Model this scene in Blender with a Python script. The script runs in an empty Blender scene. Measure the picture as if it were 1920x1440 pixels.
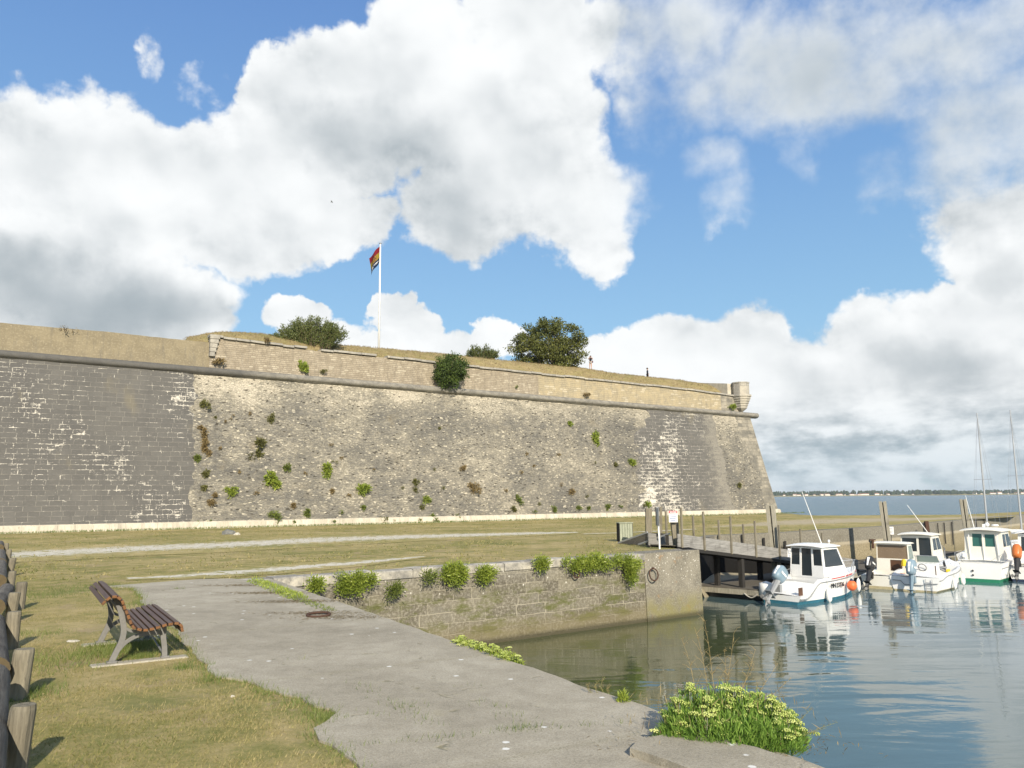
import bpy, bmesh, math, random
import numpy as np
from mathutils import Vector, Matrix, noise as mnoise
S = bpy.context.scene
COL = S.collection
rad = math.radians

# ------------------------------------------------------------------ camera
FPX, CAMH = 1500.0, 2.1
PIT, ROLL = math.atan(213/1500.0), rad(0.5)
cam = bpy.data.cameras.new("camera")
cam.sensor_width = 36.0
cam.lens = 36.0*FPX/1920.0
cam.clip_start, cam.clip_end = 0.1, 20000.0
camo = bpy.data.objects.new("camera", cam)
COL.objects.link(camo)
camo.matrix_world = Matrix.Translation((0, 0, CAMH)) @ Matrix.Rotation(math.pi/2+PIT, 4, 'X') @ Matrix.Rotation(-ROLL, 4, 'Z')
S.camera = camo
_fw = Vector((0, math.cos(PIT), math.sin(PIT)))
_u0 = Vector((0, -math.sin(PIT), math.cos(PIT)))
_r = Vector((1, 0, 0))*math.cos(ROLL)-_u0*math.sin(ROLL)
_u = _u0*math.cos(ROLL)+Vector((1, 0, 0))*math.sin(ROLL)
EYE = Vector((0, 0, CAMH))
def ray(x, y):
    return (_fw+_r*((x-960)/FPX)-_u*((y-720)/FPX)).normalized()
def G(x, y, z=0.0):
    """survey: point on the level z seen at photo pixel (x, y)"""
    d = ray(x, y); return EYE+d*((z-CAMH)/d.z)
def AT(x, y, Y):
    d = ray(x, y); return EYE+d*(Y/d.y)
def ONPLANE(x, y, p, n):
    d = ray(x, y); return EYE+d*((p-EYE).dot(n)/d.dot(n))

# ------------------------------------------------------------------ exposure
S.view_settings.view_transform = 'Standard'
S.view_settings.look = 'None'
S.view_settings.exposure = 0.42
S.view_settings.gamma = 1.0
S.view_settings.use_curve_mapping = False
S.cycles.max_bounces = 6
S.cycles.transparent_max_bounces = 12
S.cycles.use_denoising = True

# ------------------------------------------------------------------ node helper
class NT:
    def __init__(s, tree): s.t = tree
    def n(s, kind, **kw):
        n = s.t.nodes.new(kind)
        for k, v in kw.items(): setattr(n, k, v)
        return n
    def put(s, sock, v):
        if v is None: return
        if isinstance(v, bpy.types.NodeSocket): s.t.links.new(v, sock)
        elif isinstance(v, (tuple, list)) and len(v) == 3 and sock.type == 'RGBA': sock.default_value = (*v, 1)
        else: sock.default_value = v
    def m(s, op, a, b=None, c=None, clamp=False):
        n = s.n('ShaderNodeMath', operation=op, use_clamp=clamp)
        s.put(n.inputs[0], a); s.put(n.inputs[1], b); s.put(n.inputs[2], c)
        return n.outputs[0]
    def v(s, op, a, b=None, c=None, scale=None):
        n = s.n('ShaderNodeVectorMath', operation=op)
        s.put(n.inputs[0], a); s.put(n.inputs[1], b)
        if c is not None: s.put(n.inputs[2], c)
        if scale is not None: s.put(n.inputs['Scale'], scale)
        return n.outputs['Value'] if op in ('LENGTH', 'DISTANCE', 'DOT_PRODUCT') else n.outputs['Vector']
    def noise(s, vec, scale, detail=4, rough=0.55, dist=0.0, col=False, lac=2.0, dim='3D'):
        n = s.n('ShaderNodeTexNoise', noise_dimensions=dim)
        s.put(n.inputs['Vector'], vec)
        n.inputs['Scale'].default_value = scale; n.inputs['Detail'].default_value = detail
        n.inputs['Roughness'].default_value = rough; n.inputs['Distortion'].default_value = dist
        n.inputs['Lacunarity'].default_value = lac
        return n.outputs['Color' if col else 'Fac']
    def voro(s, vec, scale, feature='F1', out='Distance', rnd=1.0):
        n = s.n('ShaderNodeTexVoronoi', feature=feature)
        s.put(n.inputs['Vector'], vec); n.inputs['Scale'].default_value = scale
        n.inputs['Randomness'].default_value = rnd
        return n.outputs[out]
    def ss(s, x, lo, hi, a=0.0, b=1.0):
        n = s.n('ShaderNodeMapRange', interpolation_type='SMOOTHSTEP')
        s.put(n.inputs[0], x); s.put(n.inputs[1], lo); s.put(n.inputs[2], hi); s.put(n.inputs[3], a); s.put(n.inputs[4], b)
        return n.outputs[0]
    def mix(s, f, a, b, blend='MIX'):
        n = s.n('ShaderNodeMix', data_type='RGBA', blend_type=blend)
        s.put(n.inputs[0], f); s.put(n.inputs[6], a); s.put(n.inputs[7], b)
        return n.outputs[2]
    def sep(s, v):
        n = s.n('ShaderNodeSeparateXYZ'); s.put(n.inputs[0], v); return n.outputs
    def xyz(s, x, y, z):
        n = s.n('ShaderNodeCombineXYZ'); s.put(n.inputs[0], x); s.put(n.inputs[1], y); s.put(n.inputs[2], z); return n.outputs[0]
    def attr(s, name):
        return s.n('ShaderNodeAttribute', attribute_name=name).outputs

# ------------------------------------------------------------------ sky with clouds
SUN_EL, SUN_AZ = rad(28.0), math.atan2(0.27, -0.96)      # azimuth clockwise from +Y
def azel(x, y):
    d = ray(x, y); return math.atan2(d.x, d.y), math.asin(d.z)
# clouds as they lie in the sky: azimuth/elevation ellipses (survey px of centre, half sizes px, weight)
CLOUDS = [
 (0,330,200,165,1),(110,330,130,150,.9),(270,360,200,150,1),(430,370,240,140,1),(590,395,150,82,1),(110,520,300,120,1),(270,590,170,75,.9),
 (790,40,130,125,1),(990,60,150,170,1),(690,150,170,130,1),(540,180,75,80,1),(620,275,220,100,.95),(830,210,290,170,1),(980,270,170,190,1),(1070,390,165,115,.9),(890,370,190,110,.8),(1115,460,95,62,.6),
 (1260,40,220,120,.76),(1500,120,310,125,.80),(1720,120,280,125,.70),(1850,260,190,145,.66),(1860,380,130,110,.58),(1205,180,80,100,.40),
 (1325,310,72,48,.33),(1350,375,50,55,.26),(1500,300,30,55,.24),(1650,340,80,60,.27),(1905,505,55,60,1),
 (1440,665,100,110,1),(1300,700,200,115,1.05),(1175,690,140,75,1),(1060,670,110,48,.95),(1470,770,240,130,1.05),(1400,820,140,120,1),
 (1760,650,180,105,1),(1880,600,110,90,1),(1840,710,190,130,1),(1720,790,280,80,.85),(1550,855,260,50,.8),(1850,830,250,60,.85),
 (1500,885,200,44,.75),(1680,890,200,40,.75),(1860,890,160,44,.75),(1300,890,380,22,.5),(1600,918,480,14,.5),
 (572,605,66,46,1.05),(622,645,100,54,1),(735,575,42,46,1.05),(765,615,68,46,1),(840,655,130,50,1),(905,648,84,46,1),(690,665,84,28,.95),
 (380,160,85,55,.25),(270,125,25,45,.22),
 (-200,500,260,300,.9),(2080,300,200,300,.8)]
DARKS = [(110,575,360,95,1.0),(330,590,160,60,.9),(720,310,250,110,.62),(830,420,260,110,.65),(960,250,150,130,.4),(420,330,200,80,.3),(500,470,250,60,.35),
 (1500,120,440,170,.60),(1800,320,260,220,.7),(1250,70,160,140,.6),(1560,835,260,40,.75),(1430,860,200,40,.8),(1760,700,110,70,.55),
 (1880,760,160,120,.55),(1560,760,80,60,.3),(1640,905,600,30,.45),(1320,790,90,60,.25)]
W = bpy.data.worlds.new("World"); S.world = W; W.use_nodes = True
wt = W.node_tree; wt.nodes.clear(); N = NT(wt)
def ell_field(grp, items, name):
    g = bpy.data.node_groups.new(name, 'ShaderNodeTree')
    g.interface.new_socket('P', in_out='INPUT', socket_type='NodeSocketVector')
    g.interface.new_socket('F', in_out='OUTPUT', socket_type='NodeSocketFloat')
    H = NT(g); gi = H.n('NodeGroupInput'); go = H.n('NodeGroupOutput'); acc = None
    for (x, y, rx, ry, w) in items:
        a, e = azel(x, y); sx, sy = FPX/rx*.95, FPX/ry*.97
        q = H.v('MULTIPLY_ADD', gi.outputs[0], (sx, sy, 0), (-a*sx, -e*sy, 0))
        f = H.m('MULTIPLY_ADD', H.v('DOT_PRODUCT', q, q), -w, w)
        acc = f if acc is None else (H.m('SMOOTH_MAX', acc, f, grp) if grp else H.m('MAXIMUM', acc, f))
    g.links.new(acc, go.inputs[0])
    return g
gF, gD = ell_field(0.0, CLOUDS, "cloud_field"), ell_field(0.25, DARKS, "cloud_shade")
def call(g, p):
    n = N.n('ShaderNodeGroup'); n.node_tree = g; N.put(n.inputs[0], p); return n.outputs[0]
dirv = N.n('ShaderNodeTexCoord').outputs['Generated']
dx, dy, dz = N.sep(dirv)
az = N.m('ARCTAN2', dx, dy); el = N.m('ARCSINE', dz)
P = N.xyz(az, el, 0.0)
# clear sky
sky = N.n('ShaderNodeTexSky', sky_type='NISHITA', sun_disc=False, sun_elevation=SUN_EL, sun_rotation=SUN_AZ,
          altitude=0, air_density=1.0, dust_density=.5, ozone_density=2.5)
SKYK = 0.105
skyc = N.v('MULTIPLY', sky.outputs[0], (SKYK*1.12, SKYK*1.12, SKYK*1.16))
EX = 1/1.338
gr = N.n('ShaderNodeValToRGB'); cr = gr.color_ramp
while len(cr.elements) < 5: cr.elements.new(.5)
for e_, (p_, c_) in zip(cr.elements, [(0, (.40, .57, .66)), (.12, (.37, .59, .73)), (.36, (.30, .55, .79)), (.66, (.21, .42, .745)), (1, (.15, .315, .67))]):
    e_.position = p_; e_.color = (c_[0]*EX, c_[1]*EX, c_[2]*EX, 1)
N.put(gr.inputs[0], N.m('DIVIDE', el, .58))
skyc = N.mix(.8, skyc, gr.outputs[0])
# clouds in front of the camera, placed
wv = N.v('SUBTRACT', N.noise(P, 7.0, 3, .5, col=True, dim='2D'), (.5, .5, .5))
wv2 = N.v('SUBTRACT', N.noise(P, 30.0, 4, .6, col=True, dim='2D'), (.5, .5, .5))
Pw = N.v('MULTIPLY_ADD', wv2, (.030, .028, 0), N.v('MULTIPLY_ADD', wv, (.10, .085, 0), P))
Pn = N.v('MULTIPLY', P, (1, 1.2, 1))
n0 = N.noise(Pn, 9.0, 8, .57, dim='2D')
n1 = N.noise(N.v('ADD', Pn, (.006, .016, 0)), 9.0, 6, .57, dim='2D')
n2 = N.noise(N.v('ADD', Pn, (.02, .055, 0)), 5.0, 3, .5, dim='2D')
n3 = N.noise(Pn, 5.0, 3, .5, dim='2D')
veil = N.m('MULTIPLY', N.ss(el, .29, .37), N.ss(az, .10, .20))
fld = N.m('MINIMUM', call(gF, Pw), .85)
def cloud(field):
    d = N.m('MULTIPLY_ADD', N.m('SUBTRACT', n0, .5), 1.15, field)
    al = N.ss(d, N.m('MULTIPLY_ADD', veil, -.10, .12), N.m('MULTIPLY_ADD', veil, .50, .38))
    rel = N.m('MULTIPLY_ADD', N.m('SUBTRACT', n0, n1), N.ss(d, .95, .35, .55, 1.5), N.m('MULTIPLY', N.m('SUBTRACT', n3, n2), 1.25))
    return d, al, rel
d0, alpha, rel = cloud(fld)
nh = N.noise(N.v('MULTIPLY', P, (1, 2.6, 1)), 17.0, 6, .6, dim='2D'); low_ = N.ss(el, .15, .05)
alpha = N.m('MAXIMUM', alpha, N.m('MULTIPLY', N.ss(el, .10, .035), N.ss(nh, .36, .58, .45, .9)))
dark = N.m('MAXIMUM', call(gD, Pw), 0.0)
lum = N.m('ADD', N.m('MULTIPLY_ADD', rel, .60, .885), N.m('MULTIPLY', dark, -.46))
lum = N.m('ADD', lum, N.m('MULTIPLY', N.ss(d0, .6, 1.2), -.10))
GREY, WHITE = (.285, .33, .36), (.75, .765, .77)
lum = N.m('ADD', lum, N.m('MULTIPLY', N.m('MULTIPLY', N.m('SUBTRACT', nh, .5), low_), 1.6))
ccol = N.mix(N.ss(lum, .15, 1.05), GREY, WHITE)
ccol = N.mix(N.m('MULTIPLY', veil, .40), ccol, (.47, .535, .60))
ccol = N.mix(N.ss(el, .0, .13, .5, .0), ccol, (.34, .45, .52))
front = N.mix(alpha, skyc, ccol)
# scattered clouds over the rest of the sky
nb = N.noise(P, 2.6, 6, .55, dim='2D')
lumb = N.ss(N.m('SUBTRACT', nb, N.noise(N.v('ADD', P, (0, .05, 0)), 2.6, 4, .55, dim='2D')), -.08, .08)
rest = N.mix(N.ss(nb, .50, .60), skyc, N.mix(lumb, (.34, .39, .43), (.72, .74, .75)))
wfac = N.m('MAXIMUM', N.ss(N.m('ABSOLUTE', az), .72, .86), N.ss(el, .62, .74))
bg1 = N.n('ShaderNodeBackground'); N.put(bg1.inputs[0], front)
bg2 = N.n('ShaderNodeBackground'); N.put(bg2.inputs[0], rest)
ms = N.n('ShaderNodeMixShader'); N.put(ms.inputs[0], wfac)
wt.links.new(bg1.outputs[0], ms.inputs[1]); wt.links.new(bg2.outputs[0], ms.inputs[2])
wo = N.n('ShaderNodeOutputWorld'); wt.links.new(ms.outputs[0], wo.inputs[0])

# ------------------------------------------------------------------ sun
sl = bpy.data.lights.new("sun", 'SUN'); sl.energy = 5.0; sl.angle = rad(0.53); sl.color = (1.0, .90, .74)
sun = bpy.data.objects.new("sun", sl); COL.objects.link(sun)
SUNDIR = Vector((math.sin(SUN_AZ)*math.cos(SUN_EL), math.cos(SUN_AZ)*math.cos(SUN_EL), math.sin(SUN_EL)))
sun.rotation_euler = SUNDIR.to_track_quat('Z', 'Y').to_euler()
sun.location = SUNDIR*60
# ------------------------------------------------------------------ mesh helpers
def link(o, parent=None):
    COL.objects.link(o)
    if parent is not None: o.parent = parent
    return o
def tag(o, label=None, cat=None, group=None, kind=None):
    if label: o['label'] = label
    if cat: o['category'] = cat
    if group: o['group'] = group
    if kind: o['kind'] = kind
    return o
def thing(name, label, cat, loc=(0, 0, 0), rotz=0.0, group=None):
    o = bpy.data.objects.new(name, None); o.empty_display_size = .2
    o.location = loc; o.rotation_euler = (0, 0, rotz)
    return tag(link(o), label, cat, group)
def clone(root, loc=None, rotz=None, label=None):
    r = root.copy(); COL.objects.link(r)
    if loc is not None: r.location = loc
    if rotz is not None: r.rotation_euler = (0, 0, rotz)
    if label: r['label'] = label
    for ch in list(root.children):
        c = ch.copy(); COL.objects.link(c); c.parent = r
        for g in list(ch.children):
            d = g.copy(); COL.objects.link(d); d.parent = c
    return r
class MB:
    def __init__(s): s.v, s.f, s.uv = [], [], []
    def add(s, vs, fs):
        b = len(s.v); s.v += [tuple(p) for p in vs]; s.f += [tuple(i+b for i in f) for f in fs]; return s
    def box(s, c, d, M=None, taper=1.0):
        x, y, z = d[0]/2, d[1]/2, d[2]/2
        vs = [Vector((sx*x*(taper if sz > 0 else 1), sy*y*(taper if sz > 0 else 1), sz*z)) for sz in (-1, 1) for sy in (-1, 1) for sx in (-1, 1)]
        if M is not None: vs = [M @ p for p in vs]
        vs = [p+Vector(c) for p in vs]
        return s.add(vs, [(0, 2, 3, 1), (4, 5, 7, 6), (0, 1, 5, 4), (2, 6, 7, 3), (0, 4, 6, 2), (1, 3, 7, 5)])
    def bar(s, a, b, w, h, up=(0, 0, 1)):
        """rectangular bar from a to b, w sideways, h along up"""
        a, b = Vector(a), Vector(b); t = (b-a).normalized(); side = t.cross(Vector(up)).normalized(); u = side.cross(t)
        vs = [p+side*sx*w/2+u*sz*h/2 for p in (a, b) for sz in (-1, 1) for sx in (-1, 1)]
        return s.add(vs, [(0, 1, 3, 2), (4, 6, 7, 5), (0, 4, 5, 1), (2, 3, 7, 6), (0, 2, 6, 4), (1, 5, 7, 3)])
    def tube(s, pts, rads, n=8, cap=True, squash=None):
        pts = [Vector(p) for p in pts]; rads = rads if isinstance(rads, (list, tuple)) else [rads]*len(pts)
        b = len(s.v); ref = None
        for i, p in enumerate(pts):
            t = (pts[min(i+1, len(pts)-1)]-pts[max(i-1, 0)]).normalized()
            if ref is None: ref = t.orthogonal().normalized() if abs(t.z) > .9 else t.cross(Vector((0, 0, 1))).normalized()
            x = (ref-t*ref.dot(t)).normalized(); y = t.cross(x); ref = x
            for k in range(n):
                a = 2*math.pi*k/n; s.v.append(tuple(p+(x*math.cos(a)+y*math.sin(a)*(squash or 1))*rads[i]))
        for i in range(len(pts)-1):
            for k in range(n):
                k2 = (k+1) % n; s.f.append((b+i*n+k, b+i*n+k2, b+(i+1)*n+k2, b+(i+1)*n+k))
        if cap:
            s.f.append(tuple(b+k for k in reversed(range(n)))); s.f.append(tuple(b+(len(pts)-1)*n+k for k in range(n)))
        return s
    def lathe(s, prof, c=(0, 0, 0), n=12, M=None):
        b = len(s.v)
        for (r, z) in prof:
            for k in range(n):
                a = 2*math.pi*k/n; p = Vector((r*math.cos(a), r*math.sin(a), z))
                if M is not None: p = M @ p
                s.v.append(tuple(p+Vector(c)))
        for i in range(len(prof)-1):
            for k in range(n):
                k2 = (k+1) % n; s.f.append((b+i*n+k, b+i*n+k2, b+(i+1)*n+k2, b+(i+1)*n+k))
        s.f.append(tuple(b+k for k in reversed(range(n)))); s.f.append(tuple(b+(len(prof)-1)*n+k for k in range(n)))
        return s
    def prism(s, poly, z0, z1):
        """poly: list of (x,y) counter-clockwise"""
        n = len(poly); vs = [(x, y, z0) for x, y in poly]+[(x, y, z1) for x, y in poly]
        return s.add(vs, [tuple(reversed(range(n))), tuple(range(n, 2*n))]+[(i, (i+1) % n, n+(i+1) % n, n+i) for i in range(n)])
    def plate(s, poly3, th):
        """flat polygon of 3d points thickened by th along its normal (both ways)"""
        ps = [Vector(p) for p in poly3]; nrm = (ps[1]-ps[0]).cross(ps[2]-ps[0]).normalized()*th/2; n = len(ps)
        return s.add([p-nrm for p in ps]+[p+nrm for p in ps], [tuple(reversed(range(n))), tuple(range(n, 2*n))]+[(i, (i+1) % n, n+(i+1) % n, n+i) for i in range(n)])
    def grid(s, rows):
        b = len(s.v); m = len(rows[0])
        for r in rows: s.v += [tuple(p) for p in r]
        for i in range(len(rows)-1):
            for j in range(m-1): s.f.append((b+i*m+j, b+i*m+j+1, b+(i+1)*m+j+1, b+(i+1)*m+j))
        return s
    def ball(s, c, r, n=8, m=6, sq=(1, 1, 1)):
        prof = [(max(1e-3, math.sin(math.pi*i/m))*r, -math.cos(math.pi*i/m)*r) for i in range(m+1)]
        return s.lathe(prof, c, n, Matrix.Diagonal(Vector(sq)))
    def torus(s, c, R, r, M=None, n=20, m=6):
        M = M or Matrix.Identity(3); pts = [Vector(c)+M @ Vector((R*math.cos(2*math.pi*i/n), R*math.sin(2*math.pi*i/n), 0)) for i in range(n+1)]
        return s.tube(pts, r, m, cap=False)
    def build(s, name, mat, parent=None, smooth=False, bevel=0.0, uv=None, loc=None, fix=True):
        me = bpy.data.meshes.new(name); me.from_pydata(s.v, [], s.f)
        if fix:
            bm = bmesh.new(); bm.from_mesh(me); bmesh.ops.recalc_face_normals(bm, faces=bm.faces); bm.to_mesh(me); bm.free()
        if uv is not None:
            ul = me.uv_layers.new(name="UVMap")
            for l in me.loops: ul.data[l.index].uv = uv[l.vertex_index]
        if mat is not None: me.materials.append(mat)
        if smooth: me.polygons.foreach_set('use_smooth', [True]*len(me.polygons))
        o = bpy.data.objects.new(name, me); link(o, parent)
        if loc is not None: o.location = loc
        if bevel:
            b = o.modifiers.new('bevel', 'BEVEL'); b.width = bevel; b.segments = 2; b.limit_method = 'ANGLE'; b.angle_limit = rad(40)
        if smooth == 'auto':
            me.polygons.foreach_set('use_smooth', [True]*len(me.polygons))
            try: me.set_sharp_from_angle(angle=rad(40))
            except Exception: pass
        return o
def raw_mesh(name, V, Fq, mat, parent=None, attr=None, smooth=False):
    """fast numpy mesh, V (n,3), Fq (m,k) all faces same size; attr: dict name->(n,)"""
    me = bpy.data.meshes.new(name); V = np.asarray(V, np.float32); Fq = np.asarray(Fq, np.int32); k = Fq.shape[1]
    me.vertices.add(len(V)); me.vertices.foreach_set('co', V.ravel())
    me.loops.add(Fq.size); me.loops.foreach_set('vertex_index', Fq.ravel())
    me.polygons.add(len(Fq)); me.polygons.foreach_set('loop_start', np.arange(len(Fq), dtype=np.int32)*k)
    me.update(calc_edges=True); me.validate()
    for nme, val in (attr or {}).items():
        a = me.attributes.new(nme, 'FLOAT', 'POINT'); a.data.foreach_set('value', np.asarray(val, np.float32))
    if smooth: me.polygons.foreach_set('use_smooth', [True]*len(me.polygons))
    me.materials.append(mat)
    o = bpy.data.objects.new(name, me); return link(o, parent)
def text_part(name, body, size, mat, parent, M, depth=.004):
    cu = bpy.data.curves.new(name, 'FONT'); cu.body = body; cu.size = size; cu.extrude = depth; cu.align_x = 'CENTER'; cu.align_y = 'CENTER'
    tmp = bpy.data.objects.new(name+'_tmp', cu); COL.objects.link(tmp)
    me = bpy.data.meshes.new_from_object(tmp, depsgraph=bpy.context.evaluated_depsgraph_get())
    bpy.data.objects.remove(tmp); me.name = name; me.materials.clear(); me.materials.append(mat)
    o = bpy.data.objects.new(name, me); link(o, parent); o.matrix_local = M; return o
def fbm(x, y, z=0.0, oct=4): return mnoise.fractal(Vector((x, y, z)), 1.0, 2.0, oct)
def pip(x, y, poly):
    x, y = np.asarray(x), np.asarray(y); ins = np.zeros(x.shape, bool); n = len(poly)
    for i in range(n):
        x1, y1 = poly[i]; x2, y2 = poly[(i+1) % n]
        c = ((y1 > y) != (y2 > y)) & (x < (x2-x1)*(y-y1)/((y2-y1) or 1e-9)+x1); ins ^= c
    return ins

# ------------------------------------------------------------------ materials
def mat(name, fn=None, col=(.5, .5, .5), rough=.8, metal=0.0, spec=.3, bump=None, bdist=.02):
    """fn(H, pos) -> dict(col=, rough=, h=) ; pos is object space unless fn asks the world one"""
    m = bpy.data.materials.new(name); m.use_nodes = True; t = m.node_tree; H = NT(t)
    p = t.nodes['Principled BSDF']; p.inputs['Base Color'].default_value = (*col, 1)
    p.inputs['Roughness'].default_value = rough; p.inputs['Metallic'].default_value = metal
    p.inputs['Specular IOR Level'].default_value = spec
    if fn:
        tc = H.n('ShaderNodeTexCoord'); geo = H.n('ShaderNodeNewGeometry')
        H.obj, H.uv, H.pos, H.geo = tc.outputs['Object'], tc.outputs['UV'], geo.outputs['Position'], geo
        H.rnd = H.n('ShaderNodeObjectInfo').outputs['Random']
        r = fn(H)
        for k, sock in (('col', 'Base Color'), ('rough', 'Roughness'), ('alpha', 'Alpha'), ('metal', 'Metallic')):
            if k in r: H.put(p.inputs[sock], r[k])
        if 'h' in r:
            b = H.n('ShaderNodeBump'); b.inputs['Strength'].default_value = bump or .5; b.inputs['Distance'].default_value = bdist
            H.put(b.inputs['Height'], r['h']); t.links.new(b.outputs[0], p.inputs['Normal'])
    return m
def worn(name, base, dirt, rough=.6, sc=3.0, amt=.5, spec=.3, metal=0.0, stretch=(1, 1, 1), bump=.15):
    def fn(H):
        v = H.v('MULTIPLY', H.obj, stretch)
        n = H.noise(v, sc, 6, .65); n2 = H.noise(v, sc*7, 4, .6)
        f = H.ss(H.m('MULTIPLY_ADD', n2, .5, H.m('MULTIPLY', n, .8)), .45, .9, 0, amt)
        return dict(col=H.mix(f, base, dirt), rough=H.ss(n2, .3, .7, rough-.08, min(1, rough+.1)), h=n2)
    return mat(name, fn, rough=rough, spec=spec, metal=metal, bump=bump, bdist=.004)
def ramp4(H, f, stops):
    n = H.n('ShaderNodeValToRGB'); cr = n.color_ramp
    while len(cr.elements) < len(stops): cr.elements.new(.5)
    for e, (p, c) in zip(cr.elements, stops): e.position = p; e.color = (*c, 1)
    H.put(n.inputs[0], f); return n.outputs[0]
def grass_col(H, p):
    n1 = H.noise(p, .22, 5, .6); n2 = H.noise(p, 1.7, 5, .65); n3 = H.noise(p, 14, 4, .7); n4 = H.noise(H.v('MULTIPLY', p, (1, 1.0, 1)), 60, 3, .7)
    f = H.m('ADD', H.m('MULTIPLY', n1, .50), H.m('ADD', H.m('MULTIPLY', n2, .58), H.m('MULTIPLY_ADD', n3, .30, H.m('MULTIPLY_ADD', n4, .30, -.34))))
    c = ramp4(H, f, [(.32, (.145, .158, .042)), (.43, (.235, .220, .080)), (.53, (.345, .285, .125)), (.66, (.46, .365, .19))])
    return c, n3, n4
def f_grass(H):
    c, n3, n4 = grass_col(H, H.pos)
    x, y, z = H.sep(H.pos)
    d1 = H.noise(H.pos, .75, 6, .7); d2 = H.noise(H.pos, 5, 4, .7)
    c = H.mix(H.ss(H.m('MULTIPLY_ADD', d2, .25, d1), .66, .80, 0, .75), c, H.mix(d2, (.26, .195, .11), (.44, .35, .22)))
    c = H.mix(H.ss(H.noise(H.pos, .42, 5, .65), .55, .68, 0, .6), c, (.115, .145, .042))
    return dict(col=c, h=H.m('ADD', n3, n4))
M_grass = mat('turf', f_grass, rough=.95, spec=.1, bump=.7, bdist=.03)
def f_gravel(H):
    c, n3, n4 = grass_col(H, H.pos)
    e = H.attr('edge')['Fac']
    n = H.noise(H.pos, 2.2, 6, .7); k = H.voro(H.pos, 22, out='Color'); kr = H.sep(k)[0]
    g = H.mix(kr, (.46, .43, .36), (.76, .72, .63)); g = H.mix(H.ss(n, .42, .68, 0, .6), g, (.37, .33, .215))
    f = H.ss(H.m('ADD', e, H.m('MULTIPLY_ADD', n, 3.2, -1.75)), .30, .70)
    return dict(col=H.mix(f, c, g), h=H.m('MULTIPLY', kr, .6))
M_gravel = mat('gravel', f_gravel, rough=.95, spec=.1, bump=.5, bdist=.02)
nd_x, nd_y = .5, -.866
def f_path(H):
    p = H.pos
    n1 = H.noise(p, .35, 5, .6); n2 = H.noise(p, 3.0, 6, .7); n3 = H.noise(p, 45, 3, .7); n4 = H.noise(p, 160, 2, .6)
    c = ramp4(H, H.m('ADD', H.m('MULTIPLY', n1, .6), H.m('MULTIPLY', n2, .4)), [(.32, (.215, .188, .135)), (.5, (.350, .312, .236)), (.66, (.475, .432, .338))])
    c = H.mix(H.ss(n3, .40, .68, 0, .5), c, (.15, .135, .105)); c = H.mix(H.ss(n4, .50, .72, 0, .5), c, (.60, .57, .49)); c = H.mix(H.ss(H.noise(p, 9, 5, .75), .55, .72, 0, .45), c, (.19, .175, .13))
    x_, y_, z_ = H.sep(p); dn = H.m('ADD', H.m('MULTIPLY', x_, float(nd_x)), H.m('MULTIPLY', y_, float(nd_y))); jw = H.m('MULTIPLY_ADD', H.noise(p, 2.0, 4, .6), .12, dn); jm = H.m('ABSOLUTE', H.m('SUBTRACT', H.m('FRACT', H.m('DIVIDE', jw, 3.9)), .5)); jl = H.ss(jm, .006, .001); c = H.mix(H.m('MULTIPLY', jl, H.ss(n2, .42, .58, .1, .8)), c, H.mix(H.ss(n3, .42, .55), (.10, .09, .055), (.46, .43, .35)))
    c = H.mix(H.m('MULTIPLY', H.ss(jm, .03, .0), H.ss(n3, .45, .6, 0, .35)), c, (.24, .21, .11))
    # lichen and droppings: small pale spots
    vo = H.voro(H.v('MULTIPLY', p, (1, 1, 1)), 3.2); vr = H.sep(H.voro(p, 3.2, out='Color'))[0]
    spot = H.m('MULTIPLY', H.ss(H.m('ADD', vo, H.m('MULTIPLY', n3, .08)), .165, .125), H.ss(vr, .62, .66))
    c = H.mix(H.m('MULTIPLY', spot, .9), c, (.72, .71, .66))
    # cracks
    ed = H.voro(H.v('ADD', p, H.v('MULTIPLY', H.noise(p, 1.5, 4, .6, col=True), (.8, .8, 0))), .33, feature='DISTANCE_TO_EDGE')
    cr = H.m('MULTIPLY', H.ss(ed, .009, .002), H.ss(n2, .50, .62))
    c = H.mix(H.m('MULTIPLY', cr, .55), c, (.13, .12, .07))
    # moss and grit close to the cracks and the grass side
    c = H.mix(H.m('MULTIPLY', H.ss(ed, .07, .0), H.ss(n2, .55, .7, 0, .4)), c, (.25, .22, .11))
    return dict(col=c, h=H.m('SUBTRACT', H.m('MULTIPLY_ADD', n3, .5, H.m('MULTIPLY', n4, .3)), cr))
M_path = mat('worn_concrete', f_path, rough=.9, spec=.2, bump=.55, bdist=.012)
def f_mud(H):
    n = H.noise(H.pos, 4, 6, .7); return dict(col=H.mix(n, (.16, .14, .09), (.36, .32, .23)), h=n)
M_mud = mat('mud', f_mud, rough=.7, bump=.6)
def f_sand(H):
    c, n3, n4 = grass_col(H, H.pos); e = H.attr('edge')['Fac']; n = H.noise(H.pos, .8, 6, .7)
    f = H.ss(H.m('ADD', e, H.m('MULTIPLY_ADD', n, 1.4, -.9)), .25, .65)
    return dict(col=H.mix(f, c, H.mix(n, (.33, .27, .17), (.47, .41, .29))), h=n3)
M_sand = mat('sandy_ground', f_sand, rough=.95, spec=.1, bump=.4)

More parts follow.
